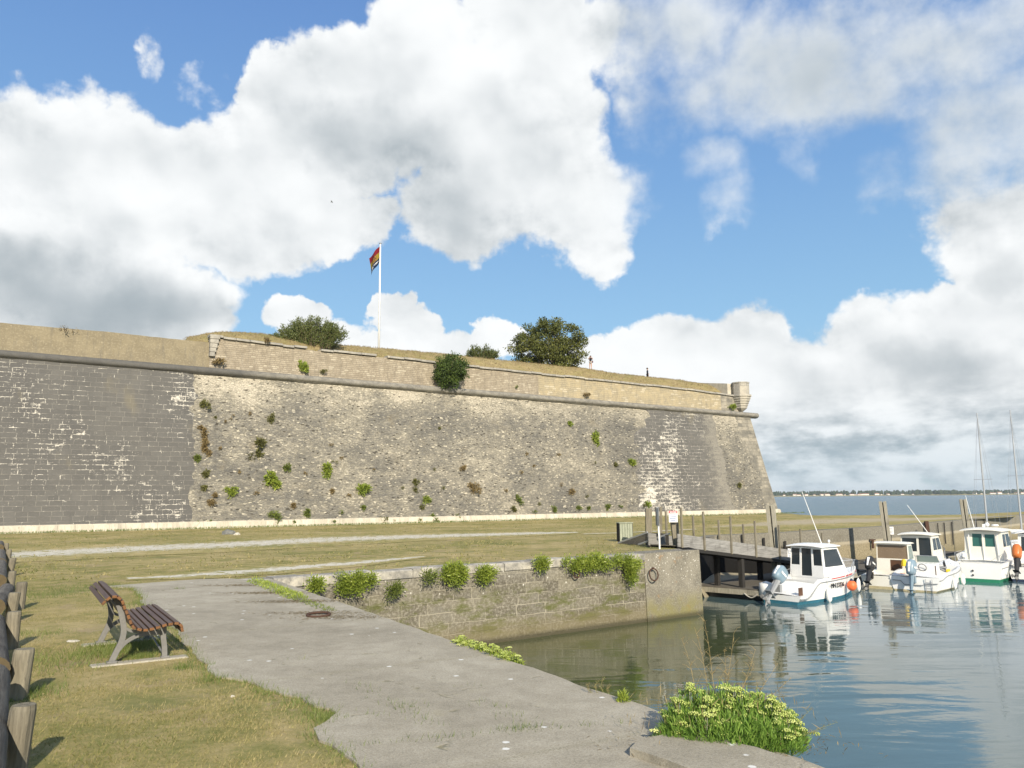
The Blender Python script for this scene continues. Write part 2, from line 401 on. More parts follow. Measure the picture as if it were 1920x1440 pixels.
# masonry: uv is metres along the wall / up the wall
def brick(H, uv, w, h, mortar, off=.5, seedshift=0.0):
    x, y, z = H.sep(uv); row = H.m('FLOOR', H.m('DIVIDE', y, h)); wn_ = H.n('ShaderNodeTexWhiteNoise', noise_dimensions='1D'); H.put(wn_.inputs['W'], row)
    rv = H.sep(wn_.outputs['Color']); uv = H.xyz(H.m('MULTIPLY_ADD', x, H.m('MULTIPLY_ADD', rv[0], .55, .72), H.m('MULTIPLY', rv[1], 9.0)), y, 0.0)
    n = H.n('ShaderNodeTexBrick', offset=off, offset_frequency=2, squash=1.0)
    H.put(n.inputs['Vector'], uv); n.inputs['Color1'].default_value = (0, 0, 0, 1); n.inputs['Color2'].default_value = (1, 1, 1, 1); n.inputs['Mortar'].default_value = (.5, .5, .5, 1)
    n.inputs['Scale'].default_value = 1.0; n.inputs['Mortar Size'].default_value = mortar; n.inputs['Mortar Smooth'].default_value = .15
    n.inputs['Bias'].default_value = 0.0; n.inputs['Brick Width'].default_value = w; n.inputs['Row Height'].default_value = h
    return H.sep(n.outputs['Color'])[0], n.outputs['Fac']
def f_dressed(amount):
    def fn(H):
        uv = H.uv
        wob = H.v('MULTIPLY', H.v('SUBTRACT', H.noise(uv, .9, 3, .6, col=True), (.5, .5, .5)), (.22, .10, 0))
        u2 = H.v('ADD', uv, wob)
        r, fac = brick(H, u2, .82, .36, .022)
        r2, fac2 = brick(H, H.v('ADD', u2, (3.3, 0, 0)), .50, .36, .02)
        low = H.noise(uv, .16, 4, .6); mid = H.noise(H.v('MULTIPLY', uv, (.8, 2.6, 1)), 1.3, 6, .72); fine = H.noise(H.v('MULTIPLY', uv, (1, 2.2, 1)), 6, 5, .7)
        base = H.mix(r, (.108, .104, .097), (.130, .125, .115)); base = H.mix(H.ss(low, .35, .65), base, H.mix(.5, base, (.078, .077, .076)))
        base = H.mix(H.ss(fine, .45, .75, 0, .5), base, (.165, .158, .143))
        # old white limewash left along the joints and on single stones
        s = H.m('ADD', H.m('MULTIPLY', low, .8), H.m('ADD', H.m('MULTIPLY', mid, .85), H.m('MULTIPLY', fine, .60)))
        s = H.m('ADD', s, H.m('MULTIPLY', H.m('MAXIMUM', fac, H.m('MULTIPLY', fac2, .7)), .12))
        s = H.m('ADD', s, H.m('MULTIPLY', H.ss(r2, .80, .98), .10))
        w = H.ss(s, 1.265-amount, 1.41-amount)
        jt = H.m('MULTIPLY', fac, H.ss(mid, .36, .62, .05, .38))
        c = H.mix(jt, base, (.36, .34, .29)); c = H.mix(w, c, H.mix(fine, (.42, .39, .33), (.74, .70, .61)))
        sd = H.attr('side')['Fac']; c = H.mix(H.ss(H.m('MULTIPLY_ADD', H.m('ADD', mid, fine), .55, sd), 1.28, 1.52, 0, .9), c, H.mix(fine, (.13, .124, .11), (.33, .305, .25)))
        # rain streaks from the top moulding
        st = H.noise(H.v('MULTIPLY', uv, (1.4, .08, 1)), 1.0, 4, .6); c = H.mix(H.ss(st, .5, .72, 0, .35), c, (.085, .083, .08))
        ye = H.noise(H.v('MULTIPLY', uv, (.5, .25, 1)), .6, 4, .6); c = H.mix(H.ss(ye, .58, .72, 0, .4), c, (.22, .19, .12))
        return dict(col=c, h=H.m('SUBTRACT', H.m('MULTIPLY', fine, .5), H.m('MULTIPLY', fac, .7)))
    return fn
M_dark1 = mat('dressed_stone', f_dressed(.01), rough=.9, spec=.15, bump=.6, bdist=.05)
M_dark2 = mat('dressed_stone_scaled', f_dressed(.07), rough=.9, spec=.15, bump=.6, bdist=.05)
def f_rubble(H):
    uv = H.uv
    wob = H.v('MULTIPLY', H.v('SUBTRACT', H.noise(uv, 1.3, 4, .6, col=True), (.5, .5, .5)), (.5, .25, 0))
    q = H.v('MULTIPLY', H.v('ADD', uv, wob), (4.6, 11.5, 1))
    vc = H.sep(H.voro(q, 1.0, out='Color')); ve = H.voro(q, 1.0, feature='DISTANCE_TO_EDGE')
    low = H.noise(uv, .14, 5, .62); mid = H.noise(H.v('MULTIPLY', uv, (.8, 1.4, 1)), .75, 6, .68); fine = H.noise(uv, 9, 5, .75)
    x, v, _ = H.sep(uv)
    # lower part greyer, band under the moulding warmer
    f = H.m('ADD', H.m('MULTIPLY', vc[0], .13), H.m('ADD', H.m('MULTIPLY', mid, .55), H.m('MULTIPLY_ADD', H.noise(H.v('MULTIPLY', uv, (1, 3.4, 1)), 2.6, 5, .75), .40, H.m('MULTIPLY', low, .72))))
    f = H.m('ADD', f, H.ss(v, 8.8, 11.6, 0, .15)); f = H.m('ADD', f, H.m('MULTIPLY_ADD', fine, .34, -.29))
    c = ramp4(H, f, [(.50, (.106, .103, .097)), (.64, (.155, .149, .134)), (.77, (.225, .211, .178)), (.90, (.345, .315, .25)), (1.04, (.52, .47, .375))])
    c = H.mix(H.m('MULTIPLY', H.ss(vc[1], .91, .97), .75), c, (.56, .51, .40))
    c = H.mix(H.ss(mid, .60, .74, 0, .6), c, (.17, .165, .155))
    joint = H.ss(ve, .09, .02)
    c = H.mix(H.m('MULTIPLY', joint, H.ss(fine, .38, .6, .05, .45)), c, (.15, .14, .115))
    hole = H.m('MULTIPLY', H.ss(vc[2], .955, .975), H.ss(ve, .05, .16)); c = H.mix(H.m('MULTIPLY', hole, .85), c, (.045, .04, .032))
    ye = H.noise(uv, .5, 4, .6); c = H.mix(H.ss(ye, .58, .74, 0, .28), c, (.31, .255, .16))
    return dict(col=c, h=H.m('SUBTRACT', H.m('ADD', H.m('MULTIPLY', vc[0], .5), H.m('MULTIPLY', fine, .6)), H.m('MULTIPLY', H.m('MAXIMUM', joint, hole), .8)))
M_rubble = mat('rubble_stone', f_rubble, rough=.95, spec=.1, bump=.7, bdist=.09)
def f_quoin(H):
    uv = H.uv; r, fac = brick(H, uv, .9, .42, .02); mid = H.noise(uv, .9, 6, .68); fine = H.noise(uv, 8, 5, .75)
    f = H.m('ADD', H.m('MULTIPLY', r, .18), H.m('ADD', H.m('MULTIPLY', mid, .7), H.m('MULTIPLY', fine, .42)))
    c = ramp4(H, f, [(.48, (.13, .125, .11)), (.64, (.22, .205, .17)), (.80, (.36, .325, .26)), (.95, (.56, .51, .41))])
    return dict(col=H.mix(H.m('MULTIPLY', fac, .35), c, (.2, .18, .14)), h=H.m('SUBTRACT', fine, H.m('MULTIPLY', fac, .5)))
M_quoin = mat('corner_stone', f_quoin, rough=.95, spec=.1, bump=.7, bdist=.06)
def f_mould(g):
    def fn(H):
        r = g(H); x = H.sep(H.uv)[0]; r['col'] = H.mix(H.m('MULTIPLY', H.ss(H.m('MULTIPLY_ADD', H.noise(H.uv, 1.0, 4, .6), 6.0, x), 23.0, 17.0), .75), r['col'], (.075, .074, .072)); return r
    return fn
def f_plain(c0, c1, c2, sc=1.2, streak=.4, rows=None):
    def fn(H):
        uv = H.uv; a = H.noise(uv, sc, 6, .68); b = H.noise(uv, sc*9, 5, .72)
        c = H.mix(H.ss(a, .35, .65), c0, c1); c = H.mix(H.ss(b, .48, .72, 0, .75), c, c2)
        st = H.noise(H.v('MULTIPLY', uv, (2.6, .35, 1)), 1.0, 6, .72); c = H.mix(H.ss(st, .50, .74, 0, streak), c, (.11, .105, .095))
        h = b
        if rows:
            r, fac = brick(H, H.v('ADD', uv, H.v('MULTIPLY', H.noise(uv, 2.2, 4, .7, col=True), (.28, .16, 0))), rows[0], rows[1], .018)
            c = H.mix(H.m('MULTIPLY', fac, H.ss(a, .35, .6, .1, .5)), c, (.17, .15, .12)); c = H.mix(H.ss(r, .8, .95, 0, .4), c, (.58, .52, .40)); h = H.m('SUBTRACT', b, H.m('MULTIPLY', fac, .5))
        return dict(col=c, h=h)
    return fn
M_parap_a = mat('parapet_render', f_plain((.20, .17, .115), (.25, .213, .142), (.36, .315, .225), .8, .5), rough=.95, spec=.1, bump=.5, bdist=.04)
M_parap_b = mat('parapet_stone', f_plain((.275, .235, .175), (.40, .345, .26), (.215, .165, .115), 1.6, .45, (.42, .17)), rough=.95, spec=.1, bump=.8, bdist=.06)
M_parap_c = mat('parapet_ashlar', f_plain((.41, .34, .215), (.33, .285, .195), (.25, .225, .18), 1.1, .45, (.5, .2)), rough=.95, spec=.1, bump=.6, bdist=.05)
M_cordon = mat('moulding_stone', f_mould(f_plain((.145, .138, .122), (.25, .235, .20), (.40, .37, .31), 1.4, .35, None)), rough=.9, spec=.15, bump=.6, bdist=.05)
M_plinth = mat('plinth_stone', f_plain((.43, .39, .31), (.56, .515, .42), (.27, .245, .18), .9, .45, (1.1, 2)), rough=.9, spec=.15, bump=.5, bdist=.04)
M_coping = mat('coping_stone', f_plain((.27, .255, .225), (.40, .375, .32), (.19, .18, .16), .9, .2, (1.0, 3)), rough=.95, spec=.1, bump=.7, bdist=.05)
def f_quay(H):
    uv = H.uv; x, v, _ = H.sep(uv)
    wob = H.v('MULTIPLY', H.v('SUBTRACT', H.noise(uv, 1.2, 3, .6, col=True), (.5, .5, .5)), (.18, .10, 0))
    r, fac = brick(H, H.v('ADD', H.v('ADD', uv, wob), (0, 3.0, 0)), .86, .335, .017)
    a = H.noise(uv, .9, 6, .66); b = H.noise(uv, 11, 5, .74)
    c = H.mix(r, (.095, .084, .062), (.175, .158, .115)); c = H.mix(H.ss(b, .42, .7, 0, .65), c, (.40, .37, .30)); c = H.mix(H.ss(a, .5, .68, 0, .6), c, (.17, .158, .13))
    c = H.mix(H.ss(v, -.75, .1, 0, .5), c, H.mix(b, (.17, .165, .15), (.40, .38, .335)))
    c = H.mix(H.m('MULTIPLY', fac, H.ss(a, .38, .62, .15, .75)), c, (.38, .345, .265))
    # algae in the tidal zone
    alg = H.m('MULTIPLY', H.ss(H.noise(H.v('MULTIPLY', uv, (.6, 1.6, 1)), 1.2, 6, .75), .47, .64), H.m('MULTIPLY', H.ss(v, -.55, -1.0), H.ss(v, -2.35, -2.0, .15, 1.0)))
    c = H.mix(H.m('MULTIPLY', alg, .9), c, (.092, .10, .026))
    c = H.mix(H.ss(v, -1.5, -2.2, 0, .6), c, (.17, .142, .075)); c = H.mix(H.ss(H.m('MULTIPLY_ADD', b, .12, v), -2.10, -2.30, 0, .85), c, (.055, .05, .03))
    vo = H.voro(uv, 5.0); vr = H.sep(H.voro(uv, 5.0, out='Color'))[0]
    c = H.mix(H.m('MULTIPLY', H.m('MULTIPLY', H.ss(vo, .17, .10), H.ss(vr, .72, .76)), H.ss(v, -1.4, -.6, 0, .8)), c, (.62, .60, .53))
    return dict(col=c, h=H.m('SUBTRACT', H.m('MULTIPLY_ADD', b, .5, H.m('MULTIPLY', r, .4)), H.m('MULTIPLY', fac, .8)))
M_quay = mat('quay_stone', f_quay, rough=.85, spec=.2, bump=.8, bdist=.05)
def f_qconc(H):
    uv = H.uv; x, v, _ = H.sep(uv); a = H.noise(uv, 1.1, 6, .66); b = H.noise(uv, 16, 4, .75)
    c = H.mix(H.ss(a, .35, .65), (.15, .138, .11), (.245, .225, .178)); c = H.mix(H.ss(b, .45, .68, 0, .7), c, (.36, .335, .27)); c = H.mix(H.ss(H.noise(uv, 30, 3, .7), .5, .66, 0, .6), c, (.11, .10, .085))
    vo = H.voro(uv, 9.0); vr = H.sep(H.voro(uv, 9.0, out='Color'))[0]
    c = H.mix(H.m('MULTIPLY', H.m('MULTIPLY', H.ss(vo, .26, .12), H.ss(vr, .35, .4)), H.ss(v, -1.7, -.5, 0, .85)), c, (.66, .64, .57))
    ru = H.noise(uv, 1.7, 5, .7); c = H.mix(H.ss(ru, .58, .72, 0, .55), c, (.30, .175, .075))
    alg = H.m('MULTIPLY', H.ss(a, .38, .6, .2, 1), H.ss(v, -1.25, -2.1)); c = H.mix(H.m('MULTIPLY', alg, .65), c, (.17, .155, .035))
    c = H.mix(H.ss(H.m('MULTIPLY_ADD', b, .12, v), -2.10, -2.30, 0, .85), c, (.055, .05, .03))
    return dict(col=c, h=b)
M_qconc = mat('quay_concrete', f_qconc, rough=.9, spec=.15, bump=.5, bdist=.03)
def f_harb(H):
    uv = H.uv; x, v, _ = H.sep(uv); a = H.noise(uv, .9, 6, .68); b = H.noise(uv, 9, 5, .74)
    up = H.mix(H.ss(b, .4, .7), (.17, .158, .128), (.29, .27, .215)); lo = H.mix(H.ss(b, .4, .7), (.22, .185, .115), (.38, .33, .225))
    c = H.mix(H.ss(H.m('MULTIPLY_ADD', a, .5, v), -.75, -.55), lo, up); c = H.mix(H.ss(a, .52, .7, 0, .6), c, (.15, .135, .10))
    c = H.mix(H.m('MULTIPLY', H.ss(v, -1.0, -.85), H.ss(v, -.70, -.8, 0, .6)), c, (.46, .40, .29))
    c = H.mix(H.ss(v, -1.5, -2.2, 0, .6), c, (.17, .145, .08)); c = H.mix(H.m('MAXIMUM', H.ss(x, 10.5, 8.5, 0, 1), H.m('MULTIPLY', H.ss(x, 21, 17, 0, 1), H.ss(v, -.60, -.85))), c, (.010, .0095, .009))  # near-black recess and wall below the gangway: shade painted into the colour
    return dict(col=c, h=b)
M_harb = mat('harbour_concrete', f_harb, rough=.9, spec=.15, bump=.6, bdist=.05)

def f_wood(c0, c1, ax, sc=1.0, dark=(.05, .045, .04)):
    st = [9.0, 9.0, 9.0]; st[ax] = .7
    def fn(H):
        v = H.v('ADD', H.v('MULTIPLY', H.obj, tuple(s*sc for s in st)), H.xyz(H.m('MULTIPLY', H.rnd, 37.0), H.m('MULTIPLY', H.rnd, 17.0), 0.0))
        a = H.noise(v, 2.5, 6, .65, dist=.4); b = H.noise(v, 9, 4, .7); k = H.noise(H.obj, 2.0, 4, .6)
        c = H.mix(H.ss(a, .3, .7), c0, c1); c = H.mix(H.ss(b, .55, .75, 0, .7), c, dark); c = H.mix(H.ss(k, .5, .75, 0, .4), c, dark)
        c = H.mix(H.m('MULTIPLY', H.rnd, .25), c, dark)
        return dict(col=c, h=H.m('ADD', a, b))
    return fn
M_postwood = mat('weathered_post', f_wood((.165, .148, .108), (.28, .25, .185), 2), rough=.9, spec=.1, bump=.7, bdist=.012)
M_logwood = mat('weathered_log', f_wood((.115, .108, .096), (.20, .186, .16), 0, .8), rough=.95, spec=.1, bump=.9, bdist=.02)
M_plank = mat('grey_plank', f_wood((.235, .228, .212), (.36, .35, .325), 0), rough=.9, spec=.1, bump=.6, bdist=.012)
M_deckwood = mat('deck_plank', f_wood((.10, .09, .075), (.17, .155, .13), 1), rough=.95, spec=.1, bump=.6, bdist=.012)
M_pile = mat('pile_timber', f_wood((.30, .28, .22), (.42, .39, .31), 2), rough=.9, spec=.1, bump=.7, bdist=.02)
M_tarred_shaded = mat('tarred_shaded_timber', f_wood((.020, .019, .018), (.035, .033, .03), 2), rough=.8, spec=.2, bump=.4)
M_greenwood = mat('greenish_board', f_wood((.30, .33, .245), (.44, .46, .35), 2), rough=.9, spec=.1, bump=.6)
M_slat = mat('stained_slat', f_wood((.062, .032, .022), (.105, .056, .038), 0, 1.4, (.03, .018, .014)), rough=.45, spec=.5, bump=.3, bdist=.004)
M_slatend = mat('raw_slat_end', f_wood((.17, .083, .038), (.26, .13, .058), 0, 3), rough=.8, spec=.1)
M_iron = worn('grey_cast_iron', (.195, .19, .178), (.10, .098, .095), .55, 4, .5)
M_kerb = worn('concrete_kerb', (.40, .37, .30), (.22, .20, .15), .9, 6, .7, bump=.6)
M_rust = worn('rusty_iron', (.085, .046, .032), (.045, .028, .02), .9, 18, .8)
M_galv = worn('galvanised_steel', (.50, .51, .52), (.35, .35, .35), .4, 8, .5, metal=.6)
M_white = worn('white_gelcoat', (.80, .80, .78), (.62, .61, .57), .28, 1.4, .35, spec=.5, bump=.02)
M_cream = worn('cream_gelcoat', (.77, .745, .66), (.58, .55, .47), .3, 1.4, .4, spec=.5, bump=.02)
M_blue = worn('blue_antifouling', (.035, .16, .23), (.02, .07, .09), .7, 3, .5)
M_green = worn('green_antifouling', (.025, .22, .12), (.02, .11, .07), .6, 3, .4)
M_tanline = worn('stained_waterline', (.50, .43, .26), (.25, .22, .13), .6, 5, .6)
M_red = worn('red_stripe', (.55, .045, .06), (.4, .04, .05), .4, 5, .3)
M_black = worn('black_plastic', (.018, .018, .019), (.05, .05, .05), .4, 5, .4, spec=.5)
M_grey = worn('grey_plastic', (.27, .28, .29), (.17, .175, .18), .5, 5, .4)
M_steelblue = worn('blue_grey_cowl', (.21, .29, .35), (.13, .19, .24), .3, 4, .4, spec=.5)
M_orange = worn('orange_buoy', (.80, .155, .045), (.6, .12, .05), .45, 4, .4, spec=.4)
M_orangecowl = worn('orange_cowl', (.55, .16, .035), (.3, .09, .03), .4, 4, .4, spec=.4)
M_navy = worn('navy_rubber', (.03, .045, .09), (.02, .025, .04), .6, 4, .4)
M_yellow = worn('yellow_plastic', (.75, .52, .03), (.5, .35, .04), .5, 4, .4)
M_browntint = worn('brown_tinted_screen', (.22, .165, .11), (.17, .12, .08), .2, 2, .5, spec=.5)
M_brown = worn('brown_panel', (.10, .05, .028), (.06, .032, .02), .5, 4, .5)
M_rope = worn('rope', (.42, .40, .35), (.25, .23, .2), .95, 9, .5)
M_darkint = worn('dark_interior', (.022, .022, .023), (.04, .038, .035), .8, 3, .5)
def f_glass(H): return dict(rough=.04)
M_glass = mat('tinted_glass', None, (.028, .036, .042), .06, spec=.6)
M_glassgreen = mat('green_glass', None, (.03, .115, .095), .08, spec=.6)
M_glasspale = mat('pale_glass', None, (.20, .26, .24), .1, spec=.6)
M_skin = worn('skin', (.50, .31, .22), (.42, .25, .18), .6, 9, .3)
M_cloth_black = worn('black_cloth', (.016, .016, .02), (.03, .03, .035), .9, 9, .5)
M_cloth_navy = worn('navy_cloth', (.018, .022, .04), (.03, .035, .05), .9, 9, .5)
M_cloth_grey = worn('grey_cloth', (.16, .165, .17), (.1, .1, .11), .9, 9, .5)
M_shorts = worn('denim_shorts', (.30, .29, .27), (.2, .2, .2), .9, 9, .5)
M_hair = worn('brown_hair', (.04, .024, .014), (.06, .035, .02), .7, 9, .5)
M_maroon = worn('maroon_leather', (.11, .02, .022), (.06, .015, .015), .5, 9, .5)
M_sign = worn('sign_white', (.76, .76, .74), (.6, .6, .58), .4, 6, .3)
M_signred = worn('sign_red', (.52, .04, .06), (.4, .04, .05), .4, 6, .3)
M_signblue = worn('sign_blue', (.10, .16, .34), (.1, .14, .25), .4, 6, .3)
M_signgrey = worn('sign_back', (.20, .205, .21), (.14, .14, .14), .5, 6, .4)
M_rock = worn('dark_rock', (.115, .12, .115), (.24, .23, .2), .85, 6, .7, bump=.8)
M_rockpale = worn('pale_rock', (.50, .47, .40), (.34, .31, .25), .9, 6, .6, bump=.8)
M_bark = mat('bark', f_wood((.10, .075, .05), (.20, .155, .10), 2), rough=.95, spec=.1, bump=.8)
def leafmat(name, c0, c1, c2, trans=.25):
    m = bpy.data.materials.new(name); m.use_nodes = True; t = m.node_tree; H = NT(t)
    p = t.nodes['Principled BSDF']; p.inputs['Roughness'].default_value = .55; p.inputs['Specular IOR Level'].default_value = .3
    a = H.attr('tone')['Fac']; c = ramp4(H, a, [(.0, c0), (.5, c1), (1.0, c2)]); H.put(p.inputs['Base Color'], c)
    tr = H.n('ShaderNodeBsdfTranslucent'); H.put(tr.inputs[0], c); mx = H.n('ShaderNodeMixShader'); mx.inputs[0].default_value = trans
    t.links.new(p.outputs[0], mx.inputs[1]); t.links.new(tr.outputs[0], mx.inputs[2]); t.links.new(mx.outputs[0], t.nodes['Material Output'].inputs[0])
    return m
L_oak = leafmat('holm_oak_leaf', (.050, .062, .016), (.105, .118, .028), (.19, .19, .05), .2)
L_tamarisk = leafmat('scrub_leaf', (.06, .08, .025), (.12, .145, .045), (.20, .22, .075), .3)
L_bush = leafmat('bush_leaf', (.035, .06, .014), (.075, .115, .024), (.14, .19, .04), .25)
L_bright = leafmat('samphire_leaf', (.14, .20, .03), (.26, .33, .05), (.40, .45, .08), .3)
L_mid = leafmat('weed_leaf', (.09, .13, .025), (.17, .21, .045), (.26, .30, .08), .3)
L_olive = leafmat('olive_leaf', (.085, .09, .03), (.17, .17, .055), (.26, .25, .095), .3)
L_brown = leafmat('dry_weed', (.15, .11, .052), (.27, .205, .095), (.40, .31, .16), .3)
L_umbel = leafmat('umbel_flower', (.28, .36, .08), (.45, .52, .14), (.64, .67, .26), .15)
L_samph = leafmat('samphire_finger', (.10, .19, .035), (.19, .32, .055), (.30, .43, .09), .35)
L_grass = leafmat('grass_blade', (.16, .185, .047), (.33, .29, .105), (.52, .42, .205), .3)
L_greengrass = leafmat('green_blade', (.085, .135, .03), (.15, .20, .045), (.23, .26, .08), .3)
from mathutils.geometry import tessellate_polygon
# ------------------------------------------------------------------ water
WZ = -2.4
def f_water(H):
    x, y, z = H.sep(H.pos)
    far = H.ss(y, 70, 130)
    murk = H.ss(H.m('ADD', H.v('LENGTH', H.v('SUBTRACT', H.pos, (1, 24, WZ))), H.m('MULTIPLY', H.noise(H.pos, .12, 3, .5), 8.0)), 9.0, 22.0)
    col = H.mix(far, H.mix(murk, (.060, .074, .032), (.085, .145, .168)), (.03, .098, .125))
    p1 = H.v('MULTIPLY', H.pos, (.55, 1.5, 1)); p2 = H.v('MULTIPLY', H.pos, (1.0, 1.9, 1))
    a = H.noise(p1, .55, 2, .5, dist=.5); b = H.noise(p2, 2.3, 3, .55, dist=.3); c = H.noise(H.pos, 9, 3, .6)
    calm = H.ss(H.noise(H.v('MULTIPLY', H.pos, (.25, 1, 1)), .16, 3, .55), .35, .65, .55, 1.15)
    hn = H.m('MULTIPLY', H.m('MULTIPLY_ADD', a, 1.0, H.m('MULTIPLY_ADD', b, .12, H.m('MULTIPLY', c, .012))), calm)
    s = H.noise(H.v('MULTIPLY', H.pos, (.30, .75, 1)), .55, 6, .62, dist=.4)
    rg_ = H.mix(far, (.045, .045, .045), (.20, .20, .20)); h = H.m('ADD', H.m('MULTIPLY', hn, H.m('MULTIPLY_ADD', far, -.030, .030)), H.m('MULTIPLY', H.m('MULTIPLY', s, far), 2.2))
    return dict(col=col, h=h, rough=H.sep(rg_)[0])
M_water = mat('sea_water', f_water, rough=.045, spec=.5, bump=1.0, bdist=1.0)
M_water.node_tree.nodes['Principled BSDF'].inputs['IOR'].default_value = 1.72
wv_ = MB().grid([[(x, y, WZ) for x in (-9000, -120, -20, 80, 9000)] for y in (-60, 0, 60, 130, 600, 3000, 9000)])
tag(wv_.build('water', M_water), kind='structure')

# ------------------------------------------------------------------ land outline (plan survey)
QC = G(510, 1087).xy; Q1 = G(1310, 1032).xy                    # stone quay from the slip corner to its end
nd = (Vector((2.34, 6.58))-Vector(QC)).normalized()             # near quay edge runs back past the camera
qd = (Vector(Q1)-Vector(QC)).normalized(); qn = Vector((qd.y, -qd.x))   # outward normal of the stone quay
H3 = [Vector((7.15, 33.9)), Vector((9.7, 40.6)), Vector((10.6, 42.9)), Vector((14.8, 45.3)), Vector((25.0, 53.7)), Vector((48.9, 78.0)), Vector((66, 95.4))]
WB0, WB1 = G(0, 1001), G(1460, 963)
wd = (WB1-WB0).normalized(); wn = Vector((wd.y, -wd.x, 0)); WL = (WB1-WB0).length
wd2 = Vector((-.5, .866, 0)); wn2 = Vector((.866, .5, 0))       # second face of the bastion, behind the salient
BAT = .17
def WP(u, v, off=0.0):
    p = WB0+wd*u+wn*(off-BAT*v); p.z = v; return p
def WUV(px, py, off=0.0):
    n = Vector((wn.x, wn.y, BAT)); p = ONPLANE(px, py, WB0+wn*off, n); return (p-WB0).dot(wd), p.z
sea = [G(1800, 965), G(1690, 965.5), G(1600, 966.3), G(1530, 966.5), G(1500, 965), G(1484, 963.2)]
outline = [Vector(QC)+Vector((-.15, -.1))]+[Vector(QC)-qn*.35+qd*.3, Vector(Q1)-qn*.35-qd*.2]+[p+Vector((-.3, .25)) for p in H3]
outline += [Vector((68, 100.5))]+[p.xy for p in sea]+[(WB1+wn2*2.2+wd2*5).xy, (WB1+wn2*2.2+wd2*130).xy, Vector((-170, 150)), Vector((-170, -40)), Vector(QC)+nd*48-Vector((.3, .15))]
def land_mesh():
    bm = bmesh.new(); vs = [bm.verts.new((p[0], p[1], 0)) for p in outline]
    for t in tessellate_polygon([[v.co for v in vs]]): bm.faces.new([vs[i] for i in t])
    ex = bmesh.ops.extrude_edge_only(bm, edges=[e for e in bm.edges if e.is_boundary])
    for v in [g for g in ex['geom'] if isinstance(g, bmesh.types.BMVert)]: v.co.z = -4.5
    bmesh.ops.recalc_face_normals(bm, faces=bm.faces)
    me = bpy.data.meshes.new('ground'); bm.to_mesh(me); bm.free(); me.materials.append(M_grass)
    o = bpy.data.objects.new('ground', me); link(o); return tag(o, kind='structure')
land_mesh()
# soft shore of the spit down to the sea
sh = MB(); top = [Vector((66.5, 96.5)), Vector((68, 100.5))]+[p.xy for p in sea]+[(WB1+wn2*2.2+wd2*5).xy, (WB1+wn2*2.2+wd2*130).xy]
cs = Vector((20, 60)); rows = [[(p.x-.3, p.y-.3, -.06) for p in top], [(p.x+(p-cs).normalized().x*6, p.y+(p-cs).normalized().y*6, -2.9) for p in top]]
tag(sh.grid(rows).build('beach', M_mud), kind='structure')
# mud sill below the gangway
tag(MB().grid([[(8.1, 36.9, -1.85), (9.6, 40.4, -1.85), (10.6, 42.7, -1.85), (14.6, 45.0, -2.2)], [(8.4, 36.8, -2.1), (10.3, 40.2, -2.05), (11.5, 42.3, -2.1), (15.2, 44.5, -2.45)], [(8.6, 36.7, -2.6), (10.9, 40.0, -2.6), (12.3, 42.0, -2.6), (15.8, 44.0, -2.7)]]).build('mud_bank', M_mud), kind='structure')

# ------------------------------------------------------------------ tracks on the grass
def ribbon(name, top_px, bot_px, m, z, jit=.12, n=90):
    def samp(pl, t):
        xs = [p[0] for p in pl]; x = xs[0]+(xs[-1]-xs[0])*t; return x, float(np.interp(x, xs, [p[1] for p in pl]))
    V, E, rows = [], [], []
    for i in range(n+1):
        t = i/n; a = G(*samp(top_px, t), z); b = G(*samp(bot_px, t), z); row = []
        for j, (k, e) in enumerate(((-.35, 0), (.0, .32), (.25, .75), (.5, .9), (.75, .75), (1.0, .32), (1.35, 0))):
            p = a.lerp(b, k)
            if j in (0, 6): p += (a-b).normalized()*(1 if j == 0 else -1)*jit*(1+fbm(p.x*.6, p.y*.6, 3))
            if i in (0, n): e = 0
            row.append(len(V)); V.append(tuple(p)); E.append(e)
        rows.append(row)
    F = [(rows[i][j], rows[i][j+1], rows[i+1][j+1], rows[i+1][j]) for i in range(n) for j in range(6)]
    o = raw_mesh(name, V, F, m, attr={'edge': E}); return tag(o, kind='structure')
ribbon('gravel_track', [(-60, 1039), (20, 1033), (100, 1029), (250, 1022), (420, 1015), (600, 1006), (800, 1001), (1000, 997), (1090, 997)],
       [(-60, 1053), (20, 1048), (100, 1044), (300, 1034), (420, 1029), (600, 1019), (800, 1010), (1000, 1003), (1090, 999)], M_gravel, .012)
ribbon('gravel_path', [(235, 1083), (330, 1077), (420, 1070), (520, 1062), (600, 1056), (700, 1049), (800, 1042)],
       [(235, 1086), (330, 1083), (400, 1080), (520, 1072), (600, 1065), (700, 1056), (800, 1044)], M_gravel, .012)
ribbon('sandy_track', [(1330, 987), (1400, 981), (1480, 973), (1600, 970), (1750, 970), (1905, 966.5)],
       [(1330, 989), (1400, 988.5), (1480, 987), (1600, 983), (1750, 976), (1905, 968)], M_sand, .012, .3)
ribbon('worn_footpath', [(1090, 1000.5), (1150, 998.5), (1230, 995), (1310, 991)], [(1090, 1001.8), (1150, 1000), (1230, 996.5), (1310, 992.5)], M_gravel, .014, .05, 40)

